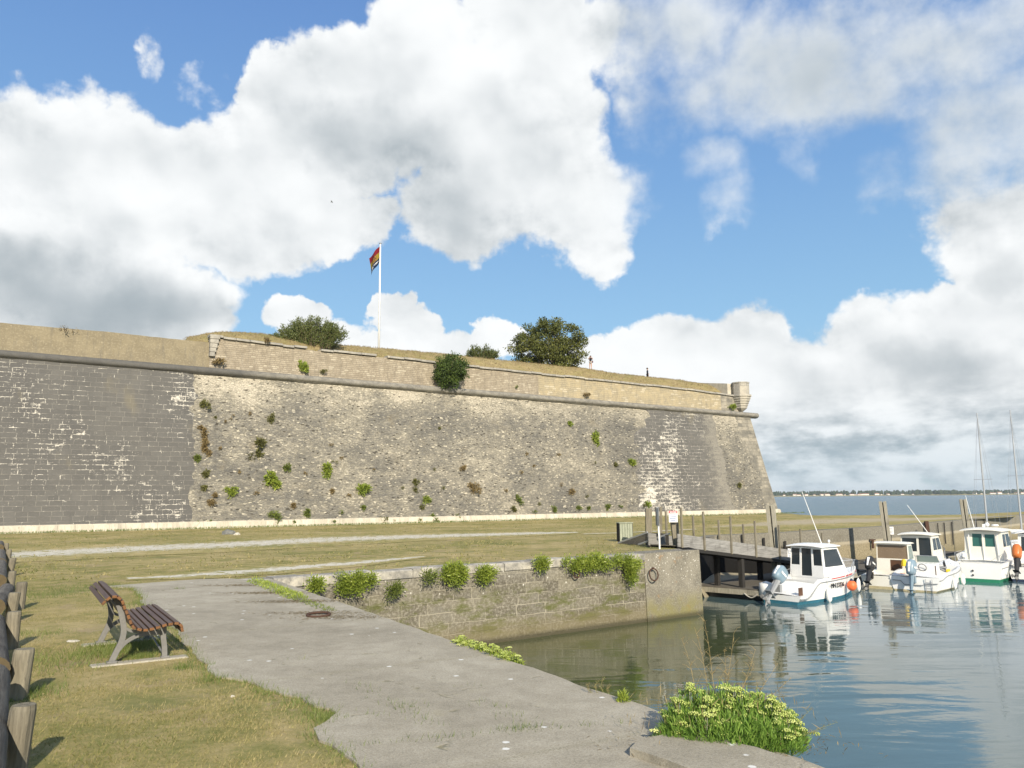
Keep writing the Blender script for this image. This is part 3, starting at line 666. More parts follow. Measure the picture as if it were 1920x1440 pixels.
# concrete quay apron in the foreground
path_left = [(200, 1100), (250, 1104), (268, 1120), (262, 1130), (300, 1158), (322, 1178), (346, 1205), (372, 1235), (405, 1270), (452, 1280), (520, 1298), (580, 1318), (628, 1342), (618, 1358), (590, 1372), (602, 1392), (640, 1412), (662, 1440)]
PL = [G(*p).xy for p in path_left]+[Vector((-1.0, 5.2)), Vector((.5, 1.0)), Vector((1.5, -14))]
PT = [G(*p).xy for p in [(470, 1090), (430, 1086), (380, 1087), (320, 1091), (260, 1096)]]
edge = [Vector(QC)+nd*s for s in (0.2, 1.5, 3, 4.5, 6, 7.5, 9, 10.5, 12, 13.5, 15, 16.5, 18, 20, 26, 32, 38)]
def rough_line(pts, step, amp, seed):
    out = []
    for a, b in zip(pts[:-1], pts[1:]):
        n = max(1, int((b-a).length/step))
        for i in range(n):
            p = a.lerp(b, i/n); out.append(p+Vector((fbm(p.x*2.1, p.y*2.1, seed), fbm(p.x*2.1, p.y*2.1, seed+9)))*amp)
    return out+[pts[-1]]
en = Vector((-nd.y, nd.x)); en = en if en.x > 0 else -en
edge_r = []
for i in range(0, 300):
    s = .2+i*.14
    p = Vector(QC)+nd*s; edge_r.append(p+en*(.035*fbm(p.x*1.7, p.y*1.7, 5)-.05*max(0, fbm(p.x*.9, p.y*.9, 8)-.1)))
PATH = rough_line(list(reversed(PT)), .25, .08, 1)[:-1]+[]
pl_r = rough_line(PL, .18, .09, 2)
poly = [tuple(p) for p in reversed(rough_line(list(reversed(PT)), .25, .08, 1))]   # QC side -> left
PATHPOLY = [tuple(p) for p in edge_r[::-1]]+poly+[tuple(p) for p in pl_r]
def slab(poly2, z0, z1, m, name):
    bm = bmesh.new(); vs = [bm.verts.new((p[0], p[1], z1)) for p in poly2]
    for t in tessellate_polygon([[v.co for v in vs]]): bm.faces.new([vs[i] for i in t])
    b_ed = [e for e in bm.edges if e.is_boundary]
    ex = bmesh.ops.extrude_edge_only(bm, edges=b_ed)
    for v in [g for g in ex['geom'] if isinstance(g, bmesh.types.BMVert)]: v.co.z = z0
    bmesh.ops.recalc_face_normals(bm, faces=bm.faces)
    me = bpy.data.meshes.new(name); bm.to_mesh(me); bm.free(); me.materials.append(m)
    return link(bpy.data.objects.new(name, me))
tag(slab(PATHPOLY, -.28, .022, M_path, 'path'), kind='structure')

# near quay wall below the apron
def strip_wall(name, pts, z0, z1, th, m, parent=None, inward=None, uv0=0.0, nsub=1, bat=0.0):
    """wall body along a plan polyline; front face on the line, thickness inward; uv metres"""
    V, F, UV = [], [], []; s = uv0; n = len(pts)
    for i, p in enumerate(pts):
        if i: s += (pts[i]-pts[i-1]).length
        t = (pts[min(i+1, n-1)]-pts[max(i-1, 0)]).normalized(); nn = Vector((-t.y, t.x))*(1 if inward is None else inward)
        q = p+nn*th; f = p-nn*bat
        V += [(f.x, f.y, z0), (p.x, p.y, z1), (q.x, q.y, z1), (q.x, q.y, z0)]; UV += [(s, z0), (s, z1), (s, z1+th), (s, z0)]
    for i in range(n-1):
        a, b = 4*i, 4*i+4
        F += [(a, b, b+1, a+1), (a+1, b+1, b+2, a+2), (a+2, b+2, b+3, a+3)]
    F += [(0, 1, 2, 3), tuple(4*(n-1)+k for k in (3, 2, 1, 0))]
    mb = MB(); mb.v, mb.f = V, F
    return mb.build(name, m, parent, uv=UV)
nq = strip_wall('near_quay_wall', [Vector(QC)+nd*s-en*.06 for s in (.4, 12, 24, 40)], -4.5, -.02, .3, M_quay, inward=1 if Vector((-nd.y, nd.x)).dot(en) < 0 else -1)
nq.name = 'quay_wall'; tag(nq, 'stone quay wall under the foreground concrete apron, dropping to the water', 'quay wall')

# ------------------------------------------------------------------ stone quay on the far side of the slip
sq = thing('quay_wall', 'old stone block quay wall with algae stains and a concrete end, beside the grass', 'quay wall', (0, 0, 0))
L1 = (Vector(Q1)-Vector(QC)).length; CE = L1-3.0
def qpt(s, out=0.0): p = Vector(QC)+qd*s+qn*out; return p
pts = []
for i in range(61):
    s = -.8+(CE+.8)*i/60; pts.append(qpt(s, .02*fbm(s*1.3, 2.2, 1)))
strip_wall('masonry', pts, -4.5, -.22, .8, M_quay, sq, inward=1, bat=.14)
# coping stones, single blocks worn round
s = -.9; k = 0; rnd = random.Random(4)
cp = MB(); uvs = []
while s < CE-.05:
    l = min(rnd.uniform(.8, 1.35), CE-s); g = .012; a = qpt(s+g, .03+rnd.uniform(-.02, .025)); b = qpt(s+l-g, .03+rnd.uniform(-.02, .025)); zt = .035+rnd.uniform(-.02, .02)
    a2, b2 = a-qn*.62, b-qn*.62
    V = [(a.x, a.y, -.218), (b.x, b.y, -.218), (b2.x, b2.y, -.218), (a2.x, a2.y, -.218), (a.x, a.y, zt-.03), (b.x, b.y, zt-.03), (b2.x, b2.y, zt), (a2.x, a2.y, zt),
         (a.x-qn.x*.06, a.y-qn.y*.06, zt), (b.x-qn.x*.06, b.y-qn.y*.06, zt)]
    cp.add(V, [(0, 1, 5, 4), (4, 5, 9, 8), (8, 9, 6, 7), (1, 2, 6, 9, 5), (0, 4, 8, 7, 3), (2, 3, 7, 6), (0, 3, 2, 1)])
    uvs += [(s, -.2), (s+l, -.2), (s+l, -.2), (s, -.2), (s, 0), (s+l, 0), (s+l, .6), (s, .6), (s, .06), (s+l, .06)]; s += l
def f_cop(H):
    uv = H.uv; a = H.noise(uv, 1.2, 5, .65); b = H.noise(uv, 12, 5, .75)
    c = H.mix(H.ss(a, .38, .62), (.21, .20, .18), (.50, .465, .385)); c = H.mix(H.ss(b, .5, .72, 0, .7), c, (.13, .125, .11))
    return dict(col=c, h=b)
M_cop = mat('quay_coping_stone', f_cop, rough=.9, spec=.15, bump=.8, bdist=.03)
cp.build('coping', M_cop, sq, uv=uvs)
pts = [qpt(CE-.04+3.04*i/8, .03+.015*fbm(i*.7, 1, 2)) for i in range(9)]
ce = strip_wall('concrete_end', pts, -4.5, .03, 1.0, M_qconc, sq, inward=1, bat=.16)
ce['label'] = 'speckled concrete end block of the quay'
# recess and harbour wall behind the boats
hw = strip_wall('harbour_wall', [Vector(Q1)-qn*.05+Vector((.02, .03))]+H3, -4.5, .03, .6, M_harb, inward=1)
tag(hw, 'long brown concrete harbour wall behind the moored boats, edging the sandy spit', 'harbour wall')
hwp = MB()

# ------------------------------------------------------------------ the fortress
fort = thing('fortress_wall', 'massive sloping stone rampart of a fort with a rounded moulding and grassy parapet', 'rampart', (0, 0, 0))
def HC(u): return 12.45-.9*u/76.25
U_SEAM, U_D2 = WUV(372, 900)[0], WUV(1190, 870)[0]
def U_D3(v): return WUV(1366, 900)[0]
def face(name, us, m, lab=None, off=0.0, end_fn=None, jag=0.0, nv=24, clip_r=None):
    """battered face between columns us (list of u), v 0..HC"""
    V, F, UV = [], [], []; nu = len(us)
    for j in range(nv+1):
        for i, u0 in enumerate(us):
            u = u0
            if jag and i in (0, nu-1):
                k = math.floor(j*1.1); u += (jag if i else -jag)*fbm(k*1.7, 3.1 if i else 7.7, 2)*(2.2 if .25 < j/nv < .8 else .8)
            if clip_r: u = us[0]+(u0-us[0])*(clip_r(HC(u0)*j/nv)-us[0])/(us[-1]-us[0])
            v = HC(u)*j/nv; w = .05*fbm(u*.35, v*.35, 4)+.02*fbm(u*1.5, v*1.5, 6)
            edge0 = off < 0.01 or i not in (0, nu-1)
            V.append(tuple(WP(u, v, (off if edge0 else off-.2)+w*(0 if off > .01 and not edge0 else 1)))); UV.append((u, v))
    for j in range(nv):
        for i in range(nu-1):
            a = j*nu+i; F.append((a, a+1, a+nu+1, a+nu))
    mb = MB(); mb.v, mb.f = V, F
    o = mb.build(name, m, fort, uv=UV, smooth=True)
    if lab: o['label'] = lab
    return o
def lin(a, b, n): return [a+(b-a)*i/n for i in range(n+1)]
arr_top = 2.3*.62
# salient corner runs back with the batter of both faces
den = 1+wn.dot(wn2)
def arris(v): p = WB1-(wn+wn2)*(BAT*v/den); p.z = v; return p
def u_arr(v): return (arris(v)-WB0).dot(wd)
face('rubble_face', lin(U_SEAM-1.0, u_arr(0), 110), M_rubble, 'pale weathered rubble face of the rampart', 0.0, clip_r=u_arr)
face('dressed_face', lin(-45, U_SEAM, 60), M_dark1, 'dark grey dressed stone face with white scuffs', .10, jag=.85)
def face_r():
    V, F, UV = [], [], []; nv, nu = 30, 26
    for j in range(nv+1):
        for i in range(nu+1):
            v0 = (.98*j/nv)*HC(66); k = math.floor(j*.8)
            ul = U_D2+1.2*fbm(k*.9, 1.3, 3)+(1.6 if v0 > 9.3 else 0)-1.5*max(0, v0/12-.2)*0; ur = WUV(1366, 900)[0]-.055*(v0-6)*1.0+.5*fbm(k*.8, 8.3, 5)
            ul += .10*(v0-3)
            u = ul+(ur-ul)*i/nu; o = .06 if 0 < i < nu else -.12
            V.append(tuple(WP(u, v0, o+.04*fbm(u*.35, v0*.35, 4)))); UV.append((u+300, v0))
    for j in range(nv):
        for i in range(nu):
            a = j*(nu+1)+i; F.append((a, a+1, a+nu+2, a+nu+1))
    mb = MB(); mb.v, mb.f = V, F
    o = mb.build('dressed_face', M_dark2, fort, uv=UV, smooth=True); at_ = o.data.attributes.new('side', 'FLOAT', 'POINT'); at_.data.foreach_set('value', np.array([(k % (nu+1))/nu for k in range(len(V))], np.float32)); o['label'] = 'dark dressed stone face near the corner, flaking to white'
face_r()
# corner quoins and the far face
V, F, UV = [], [], []
for j in range(25):
    v = HC(76)*j/24; a = arris(v); w = 2.6+.5*fbm(math.floor(j*.9)*1.1, 2, 2)
    p0 = WP((a-WB0).dot(wd)-w, v, -.03); p1 = a+wn*.05+wn2*.02; p2 = arris(v)+wd2*90
    for q, uu in ((p0, 400-w), (p1, 400), (p2+Vector((0, 0, 0)), 490)): V.append((q.x, q.y, v)); UV.append((uu, v))
for j in range(24):
    a = 3*j; F += [(a, a+1, a+4, a+3), (a+1, a+2, a+5, a+4)]
mb = MB(); mb.v, mb.f = V, F
o = mb.build('corner_face', M_quoin, fort, uv=UV); o['label'] = 'pale corner stones and receding far face of the bastion'
# plinth
def sweep(name, us, prof, m, parent=fort, uvv=1.0, second=0.0, lab=None, wob=0.0, smooth=True, cap=True):
    """profile (out, v) swept along the front face and, mitred, along the far face"""
    V, F, UV = [], [], []; n = len(prof); path = [(u, 0) for u in us]+([(None, second)] if second else [])
    for i, (u, s2) in enumerate(path):
        acc = 0
        for k, (o, v) in enumerate(prof):
            vv = v(u if u is not None else 76.25) if callable(v) else v
            last = second and i == len(path)-2
            if u is None:
                a = arris(0)-(wn+wn2)*((BAT*vv-o)/den); p = a+wd2*s2
            elif last:
                p = arris(0)-(wn+wn2)*((BAT*vv-o)/den)
            else:
                p = WP(u, vv, o+(wob*fbm(u*1.1, k*.3, 9) if wob else 0))
            V.append((p.x, p.y, vv)); acc = acc+.2*uvv; UV.append(((u if u is not None else 76+s2), acc))
    for i in range(len(path)-1):
        for k in range(n-1):
            a = i*n+k; F.append((a, a+n, a+n+1, a+1))
    mb = MB(); mb.v, mb.f = V, F
    o = mb.build(name, m, parent, uv=UV, smooth='auto' if smooth else False)
    if lab: o['label'] = lab
    return o
sweep('plinth', lin(-45, 76.25, 150), [(.24, -.3), (.24, .42), (.21, .52), (-.1, .56)], M_plinth, second=90, wob=.05)
R = .27
cprof = [(-.25, lambda u: HC(u)-R-.10), (.10, lambda u: HC(u)-R-.06)]
cprof += [(.12+R*math.cos(a), (lambda u, a=a: HC(u)+R*math.sin(a))) for a in [rad(x) for x in (-80, -55, -30, -5, 20, 45, 70)]]+[(-.6, lambda u: HC(u)+R-.02)]
sweep('moulding', lin(-45, 76.25, 160), cprof, M_cordon, second=90, wob=.05)
# parapet above the moulding (vertical, set back); heights surveyed from the photo
def off_at(v, setb): return -setb+BAT*v
SETB = BAT*12.2+.35                                            # plan distance of the parapet plane behind the base line
def PV(px, py, setb=SETB):
    p = ONPLANE(px, py, WB0-wn*setb, wn); return (p-WB0).dot(wd), p.z
def PP(u, v, back=0.0):
    p = WB0+wd*u-wn*(SETB+back); p.z = v; return p
left_top = [PV(*q) for q in ((0, 604), (100, 613), (200, 621), (300, 632), (380, 640))]
cop_top = [PV(*q) for q in ((395, 629), (450, 636), (500, 643), (610, 656), (729, 668), (813, 678), (860, 684), (950, 693), (1021, 701), (1100, 709), (1183, 718), (1280, 728), (1364, 739), (1385, 742))]
crest_px = [(345, 634), (385, 626), (420, 622), (480, 625), (520, 629), (600, 641), (640, 647), (700, 652), (760, 657), (830, 663), (860, 667), (957, 677), (1040, 685), (1092, 690), (1150, 700), (1210, 706), (1270, 712), (1330, 722), (1380, 738)]
BACK = 4.5
crest = [PV(*q, SETB+BACK) for q in crest_px]
def itp(tab, u): return float(np.interp(u, [p[0] for p in tab], [p[1] for p in tab]))
U_PL = left_top[-1][0]+.3; U_PS = cop_top[0][0]
def parap(name, us, topf, m, lab, th=1.2, jit=.03, back=0.0, vb=.12):
    V, F, UV = [], [], []
    for u in us:
        t = topf(u)+jit*fbm(u*1.4, 2, 1); b = HC(u)+vb
        for p, v in ((PP(u, b, back), b), (PP(u, (t+b)/2, back+.04), (t+b)/2), (PP(u, t, back+.07), t), (PP(u, t+.02, back+th), t+.8), (PP(u, b, back+th), t+1)):
            V.append(tuple(p)); UV.append((u, v))
    for i in range(len(us)-1):
        for k in range(4): a = 5*i+k; F.append((a, a+5, a+6, a+1))
    F += [(0, 1, 2, 3, 4), tuple(5*(len(us)-1)+k for k in (4, 3, 2, 1, 0))]
    mb = MB(); mb.v, mb.f = V, F
    o = mb.build(name, m, fort, uv=UV); o['label'] = lab; return o
def lt(u): return itp(left_top, u) if u > left_top[0][0] else left_top[0][1]+(left_top[0][0]-u)*.004
parap('parapet', lin(-45, U_PL+.4, 90), lt, M_parap_a, 'tan rendered parapet at the left of the rampart', back=.12)
U_M, U_E = PV(1010, 720)[0], PV(1352, 750)[0]
parap('parapet', lin(U_PS, U_M, 80), lambda u: itp(cop_top, u)-.14, M_parap_b, 'ruined pinkish rubble parapet in the middle of the rampart', vb=.05, jit=.12)
parap('parapet', lin(U_M, U_E, 60), lambda u: itp(cop_top, u)-.12, M_parap_c, 'yellow ashlar parapet with dark drips toward the corner', vb=.05)
UAR = u_arr(12.0)
parap('parapet', lin(U_E, UAR-.8, 14), lambda u: itp(cop_top, u)-.12, M_quoin, 'pale grey end of the parapet beside the turret base', vb=.05)
# coping
cpm = MB(); cuv = []; u = U_PS-.1; rnd = random.Random(8)
while u < UAR-1.2:
    l = rnd.uniform(.9, 1.7)
    if not (U_PS+.5 < u < U_M and rnd.random() < .16):
        sag = rnd.uniform(-.04, .04); z0 = [itp(cop_top, x)+sag for x in (u+.02, u+l-.02)]
        vs = []
        for x, z in ((u+.02, z0[0]), (u+l-.02, z0[1])):
            for bk, dz in ((-.13, -.115), (-.13, .02), (-.05, .07), (.9, .10), (.9, -.115)): vs.append(tuple(PP(x, z+dz, bk))); cuv.append((x, bk+dz))
        cpm.add(vs, [(0, 1, 2, 3, 4), (9, 8, 7, 6, 5)]+[(k, k+5, (k+1) % 5+5, (k+1) % 5) for k in range(5)])
    u += l
cpm.build('coping', M_coping, fort, uv=cuv)
# broken vertical pilaster where the ruined parapet starts
pil = MB(); zt = cop_top[0][1]
for k in range(5):
    z = zt-.1-.36*k; w = .75-.09*k; p = PP(U_PS+w/2-.05, z, -.02)
    if z > HC(U_PS)+.3: pil.box(p, (w, .42, .345), Matrix.Rotation(math.atan2(wd.y, wd.x)+.03*k, 3, 'Z'))
pil.build('pilaster', M_coping, fort, bevel=.03, uv=[(p[0], p[2]) for p in pil.v])
# grass bank on the parapet
V, F = [], []; us = lin(crest[0][0]-1.0, UAR-1.5, 150)
for u in us:
    zc = itp(cop_top, u)+.08 if u >= U_PS else lt(u)+.0
    zr = itp(crest, u)
    if u < crest[0][0]: zr = zc-.1
    for bk, t in ((.75, -.10), (1.4, .14), (2.4, .52), (3.5, .86), (BACK, 1.0), (BACK+1.5, 1.0), (BACK+6, .75), (BACK+16, .3)):
        z = zc+(max(zr, zc-.05)-zc)*t+.09*fbm(u*.8, bk*.9, 3)+.05*fbm(u*2.7, bk*2, 5)
        V.append(tuple(PP(u, z, bk)))
for i in range(len(us)-1):
    for k in range(7): a = 8*i+k; F.append((a, a+8, a+9, a+1))
mb = MB(); mb.v, mb.f = V, F
def f_bank(H):
    p = H.v('MULTIPLY', H.pos, (.9, .9, 1.6)); c, n3, n4 = grass_col(H, p); a = H.noise(H.pos, 1.1, 5, .65)
    c = H.mix(H.ss(a, .35, .65, .25, .9), c, H.mix(n3, (.22, .17, .085), (.38, .30, .165))); return dict(col=c, h=H.m('ADD', n3, n4))
M_bank = mat('dry_bank_grass', f_bank, rough=.95, spec=.1, bump=.8, bdist=.06)
tag(mb.build('grass_bank', M_bank, smooth=True), kind='structure')
# pale inner parapet of the far face, and the base of the lost corner turret
apex = arris(12.0); pz = PV(1372, 722)[1]
ip = MB(); a0 = PP(UAR-2.2, 0, .6); ip_uv = []
ztop = AT(1372, 719, a0.y).z; zl = AT(1312, 714.5, a0.y+16).z
a0 = Vector((a0.x, a0.y, 0)); a1 = a0+wd2*18
ip.add([(a0.x, a0.y, 11), (a1.x, a1.y, 11), (a1.x, a1.y, zl), (a0.x, a0.y, ztop), (a0.x+.8, a0.y+.5, 11), (a1.x+.8, a1.y+.5, 11), (a1.x+.8, a1.y+.5, zl), (a0.x+.8, a0.y+.5, ztop)],
       [(0, 1, 2, 3), (4, 7, 6, 5), (3, 2, 6, 7), (0, 3, 7, 4), (1, 5, 6, 2)])
o = ip.build('inner_parapet', M_plinth, fort, uv=[(p[1], p[2]) for p in ip.v]); o['label'] = 'pale yellow inner parapet wall behind the grass crest'
tur = MB(); tc = AT(1389, 740, apex.y-.2); zt0, zled, zbot = AT(1389, 717.5, tc.y).z, AT(1389, 741, tc.y).z, AT(1389, 768, tc.y).z
def octa(r, z): return [(tc.x+r*math.cos(math.pi/8+k*math.pi/4), tc.y+r*math.sin(math.pi/8+k*math.pi/4), z) for k in range(8)]
prof = [(1.06, zt0), (1.06, zt0-.14), (1.0, zt0-.16), (1.0, zled+.06), (1.22, zled), (1.22, zled-.22), (1.1, zled-.28)]
for i in range(5): r0 = 1.12-.11*i; prof += [(r0, zled-.30-.27*i), (r0-.02, zled-.50-.27*i), (r0-.10, zled-.55-.27*i)]
prof += [(.5, zbot), (.1, zbot-.3)]
rws = [octa(r, z) for r, z in prof]
tur.v = [p for r in rws for p in r]; tur.f = [(i*8+k, (i+1)*8+k, (i+1)*8+(k+1) % 8, i*8+(k+1) % 8) for i in range(len(rws)-1) for k in range(8)]+[tuple(range(8))]
o = tur.build('turret_base', M_coping, fort, uv=[(math.atan2(p[1]-tc.y, p[0]-tc.x)*1.1, p[2]) for p in tur.v]); o['label'] = 'corbelled octagonal base of the lost corner turret'

# ------------------------------------------------------------------ far shore
FY = 2600.0
rnd = random.Random(3)
sv = MB(); xs = lin(-700, 3200, 130)
sv.grid([[(x, FY-60+15*fbm(x*.004, 1), WZ-.3) for x in xs], [(x, FY-30+15*fbm(x*.004, 1), -.5) for x in xs], [(x, FY+40, 1.0+1.5*fbm(x*.003, 2)) for x in xs], [(x, FY+400, 3.0+2*fbm(x*.002, 3)) for x in xs], [(x, FY+900, 1) for x in xs]])
tag(sv.build('far_shore', M_grass, smooth=True), kind='structure')
def f_wood_far(H):
    n = H.noise(H.pos, .12, 4, .6); return dict(col=H.mix(n, (.022, .036, .018), (.06, .08, .035)))
M_farwood = mat('far_woodland', f_wood_far, rough=.95, spec=.05)
fw = MB(); rg = np.random.default_rng(5)
for x in np.arange(-650, 3150, 3.4):
    den_ = .55+.45*fbm(x*.006, 7); mid = 1 if 1150 < x < 1480 else 0
    for k in range(2):
        d = rg.uniform(0, 260)-40*mid; h = (8.0+7.0*rg.random())*(.65+.55*max(0, fbm(x*.003, 4)+.55))+.012*d+mid*1.0
        if rg.random() > den_+.35: continue
        w = rg.uniform(5, 10); px, py = x+rg.uniform(-2, 2), FY+d
        fw.lathe([(w*.35, 0), (w*.62, h*.35), (w*.58, h*.68), (w*.28, h*.94), (w*.05, h)], (px, py, .5), 5)
tag(fw.build('woodland', M_farwood), kind='stuff')
M_house = worn('lime_wall', (.76, .73, .66), (.6, .57, .5), .9, .3, .4)
hm = []
for w, d, h, r in ((11, 8, 3.4, 2.2), (15, 9, 4.6, 2.6), (8, 7, 3.0, 1.8), (20, 9, 3.6, 2.2)):
    m = MB(); m.add([(-w/2, -d/2, 0), (w/2, -d/2, 0), (w/2, d/2, 0), (-w/2, d/2, 0), (-w/2, -d/2, h), (w/2, -d/2, h), (w/2, d/2, h), (-w/2, d/2, h)], [(0, 1, 5, 4), (1, 2, 6, 5), (2, 3, 7, 6), (3, 0, 4, 7)])
    m.add([(-w/2-.3, -d/2-.3, h+.01), (w/2+.3, -d/2-.3, h+.01), (w/2+.3, d/2+.3, h+.01), (-w/2-.3, d/2+.3, h+.01), (-w/2, 0, h+r), (w/2, 0, h+r)], [(0, 1, 5, 4), (2, 3, 4, 5), (0, 4, 3), (1, 2, 5)])
    me = bpy.data.meshes.new('shore_house'); me.from_pydata(m.v, [], m.f); me.materials.append(M_house)
    rf = worn('clay_tile_roof', (.40, .20, .13), (.28, .16, .11), .9, .3, .5) if not hm else hm[0].materials[1]
    me.materials.append(rf)
    for p in me.polygons[4:]: p.material_index = 1
    hm.append(me)
for i in range(64):
    u = rnd.random(); x = rnd.gauss(960, 190) if u < .42 else (rnd.gauss(1640, 130) if u < .75 else rnd.uniform(880, 1750))
    if not 860 < x < 1760 or 1200 < x < 1430 and rnd.random() < .7: continue
    o = bpy.data.objects.new('shore_house', hm[rnd.randrange(4)]); link(o)
    o.location = (x, FY-30+rnd.uniform(-14, 16), .1); o.rotation_euler = (0, 0, rnd.uniform(-.4, .4)); s = rnd.uniform(.5, .95); o.scale = (s, s, s)
    tag(o, 'tiny white house with a clay roof on the distant wooded shore', 'house', 'white houses along the far shore')
# ------------------------------------------------------------------ gangway, pontoon, piles, signs
HEAD = math.atan2(.73, .68); hd = Vector((math.cos(HEAD), math.sin(HEAD))); hp = Vector((hd.y, -hd.x))    # boats' heading, and to its right
GA = AT(1274, 1025, 33.0); GB = AT(1458, 1048.5, 38.0)
gd = (GB-GA); gdir = gd.normalized(); gh = Vector((gd.x, gd.y, 0)).normalized(); gn = Vector((-gh.y, gh.x, 0))    # gn to the far side
GLEN = 15.5; GWID = 1.5
gw = thing('gangway', 'long grey wooden gangway with plank sides and thin uprights, sloping down to the pontoon', 'gangway', GA, math.atan2(gh.y, gh.x))
sl_ = gd.z/Vector((gd.x, gd.y)).length
def gz(t): return sl_*t
for side, yy in ((0, 0.0), (1, GWID)):
    m = MB()
    for k in range(3): m.bar((-.1, yy, .09+.172*k), (GLEN, yy, gz(GLEN)+.09+.172*k), .05, .165)
    m.build('side_board', M_plank, gw)
    MB().bar((-.1, yy+.0, -.07), (GLEN, yy, gz(GLEN)-.07), .12, .13).build('stringer', M_tarred_shaded, gw)
m = MB()
for i in range(int(GLEN/.16)): t = .05+i*.16; m.box((t, GWID/2, gz(t)+.03), (.145, GWID-.06, .035), Matrix.Rotation(-math.atan(sl_), 3, 'Y'))
m.build('deck', M_deckwood, gw)
def g_t(px, y=1000):                                            # distance along the gangway seen at a photo column
    p = ONPLANE(px, y, GA, Vector((gn.x, gn.y, 0))); return (p-GA).dot(gh)
for px in (1276, 1318, 1368, 1414, 1458, 1498, 1538):
    t = g_t(px); ln = random.Random(px).uniform(-.02, .03)
    MB().bar((t, -.062, gz(t)-.04), (t-ln, -.065, gz(t)+1.58), .085, .07, (0, 1, 0)).build('upright', M_postwood, gw, bevel=.006)
for px in (1325, 1374, 1420, 1464):
    t = g_t(px)-GWID*.45; MB().bar((t, GWID+.062, gz(t)-.04), (t-.02, GWID+.065, gz(t)+1.55), .085, .07, (0, 1, 0)).build('upright', M_postwood, gw, bevel=.006)
t = g_t(1477); MB().box((t, -.032, gz(t)+.36), (.34, .012, .42), Matrix.Rotation(-math.atan(sl_), 3, 'Y')).build('notice', M_sign, gw)
m = MB()
for z in (.10, .04, -.04): m.box((t, -.040, gz(t)+.38+z), (.2, .004, .02))
m.build('notice_lines', M_signgrey, gw)
# ramp from the grass up to the gangway head
R0, R1 = G(1159, 1019.5), G(1197, 1022.5); T1 = AT(1256, 1001.5, 33.7); T0 = AT(1214, 999.5, T1.y+1.15)
rp = thing('ramp', 'short dark plank ramp rising from the grass to the gangway', 'ramp', R1)
m = MB(); n = 15
for i in range(n):
    a, b = (i+.04)/n, (i+.94)/n
    q = [R1.lerp(T1, a)-R1, R1.lerp(T1, b)-R1, R0.lerp(T0, b)-R1, R0.lerp(T0, a)-R1]; m.plate([p+Vector((0, 0, .02)) for p in q], .04)
m.build('deck', M_deckwood, rp)
MB().bar((0, 0, .035), T1-R1+Vector((0, 0, .03)), .05, .07).build('edge_strip', M_galv, rp)
MB().bar(R0-R1+Vector((0, 0, .035)), T0-R1+Vector((0, 0, .03)), .05, .07).build('edge_strip', M_galv, rp)
MB().bar(T1-R1+Vector((-.1, .12, -.03)), Vector((T1.x-R1.x-.1, T1.y-R1.y+.12, -.05)), .12, .12, (0, 1, 0)).build('trestle_leg', M_tarred_shaded, rp)
MB().bar(T0-R1+Vector((.05, -.05, -.03)), Vector((T0.x-R1.x+.05, T0.y-R1.y-.05, -.05)), .12, .12, (0, 1, 0)).build('trestle_leg', M_tarred_shaded, rp)
for t in (4.6, 8.2, 11.4):
    for y in (.12, GWID-.12): MB().box((t, y, (gz(t)-.14-2.6)/2), (.2, .2, gz(t)-.14+2.6+2*0)).build('trestle_leg', M_tarred_shaded, gw)
# pontoon
PC = Vector((10.75, 35.1)); PWID = 3.3                          # near right corner
pt = thing('pontoon', 'long dark planked pontoon float running behind the moored boats', 'pontoon', (PC.x, PC.y, WZ), HEAD)
m = MB()
for i in range(150): m.box((.1+i*.2, PWID/2, .47), (.185, PWID, .045))
m.build('deck', M_deckwood, pt)
m = MB(); m.box((15, .04, .33), (30, .08, .22)); m.box((15, PWID-.04, .33), (30, .08, .22)); m.box((.03, PWID/2, .33), (.1, PWID-.17, .22)); m.build('fascia', M_pile, pt)
for k in range(6): MB().box((2+5*k, PWID/2, .02), (3.6, PWID-.5, .4)).build('float', M_black, pt)
for x in (.5, 7, 14, 21): MB().tube([(x-.16, .12, .50), (x-.16, .12, .58), (x+.16, .12, .58), (x+.16, .12, .50)], .022, 6).build('cleat', M_galv, pt)
rp_ = MB().tube([(-.06, .35+.05*i, .30-.16*math.sin(math.pi*i/12)) for i in range(13)], .028, 6); tag(rp_.build('mooring_rope', M_rope, loc=(PC.x, PC.y, WZ)), 'pale rope loop hanging off the end of the pontoon', 'rope'); bpy.data.objects['mooring_rope'].rotation_euler = (0, 0, HEAD)
# guide piles
def pile(px, ytop, Y, lab, lean=.05):
    top = AT(px, ytop, Y); r = thing('guide_pile', lab, 'pile', (top.x, top.y, WZ-1.5), -.45, 'guide piles of the pontoon'); h = top.z-WZ+1.5
    for sx in (-.115, .115): MB().bar((sx+lean*h, 0, 0), (sx, 0, h), .175, .30, (0, 1, 0)).build('timber', M_pile, r, bevel=.012)
    MB().bar((lean*h, .05, 0), (0, .05, h-.06), .05, .15, (0, 1, 0)).build('channel', M_tarred_shaded, r)
pile(1444, 946.5, 38.5, 'twin timber guide pile standing beyond the gangway, nearest the fort')
pile(1654.5, 940, 47.5, 'twin timber guide pile behind the small boat with the brown windscreen')
pile(1805, 936, 53.0, 'twin timber guide pile just left of the boat with green glazed doors')
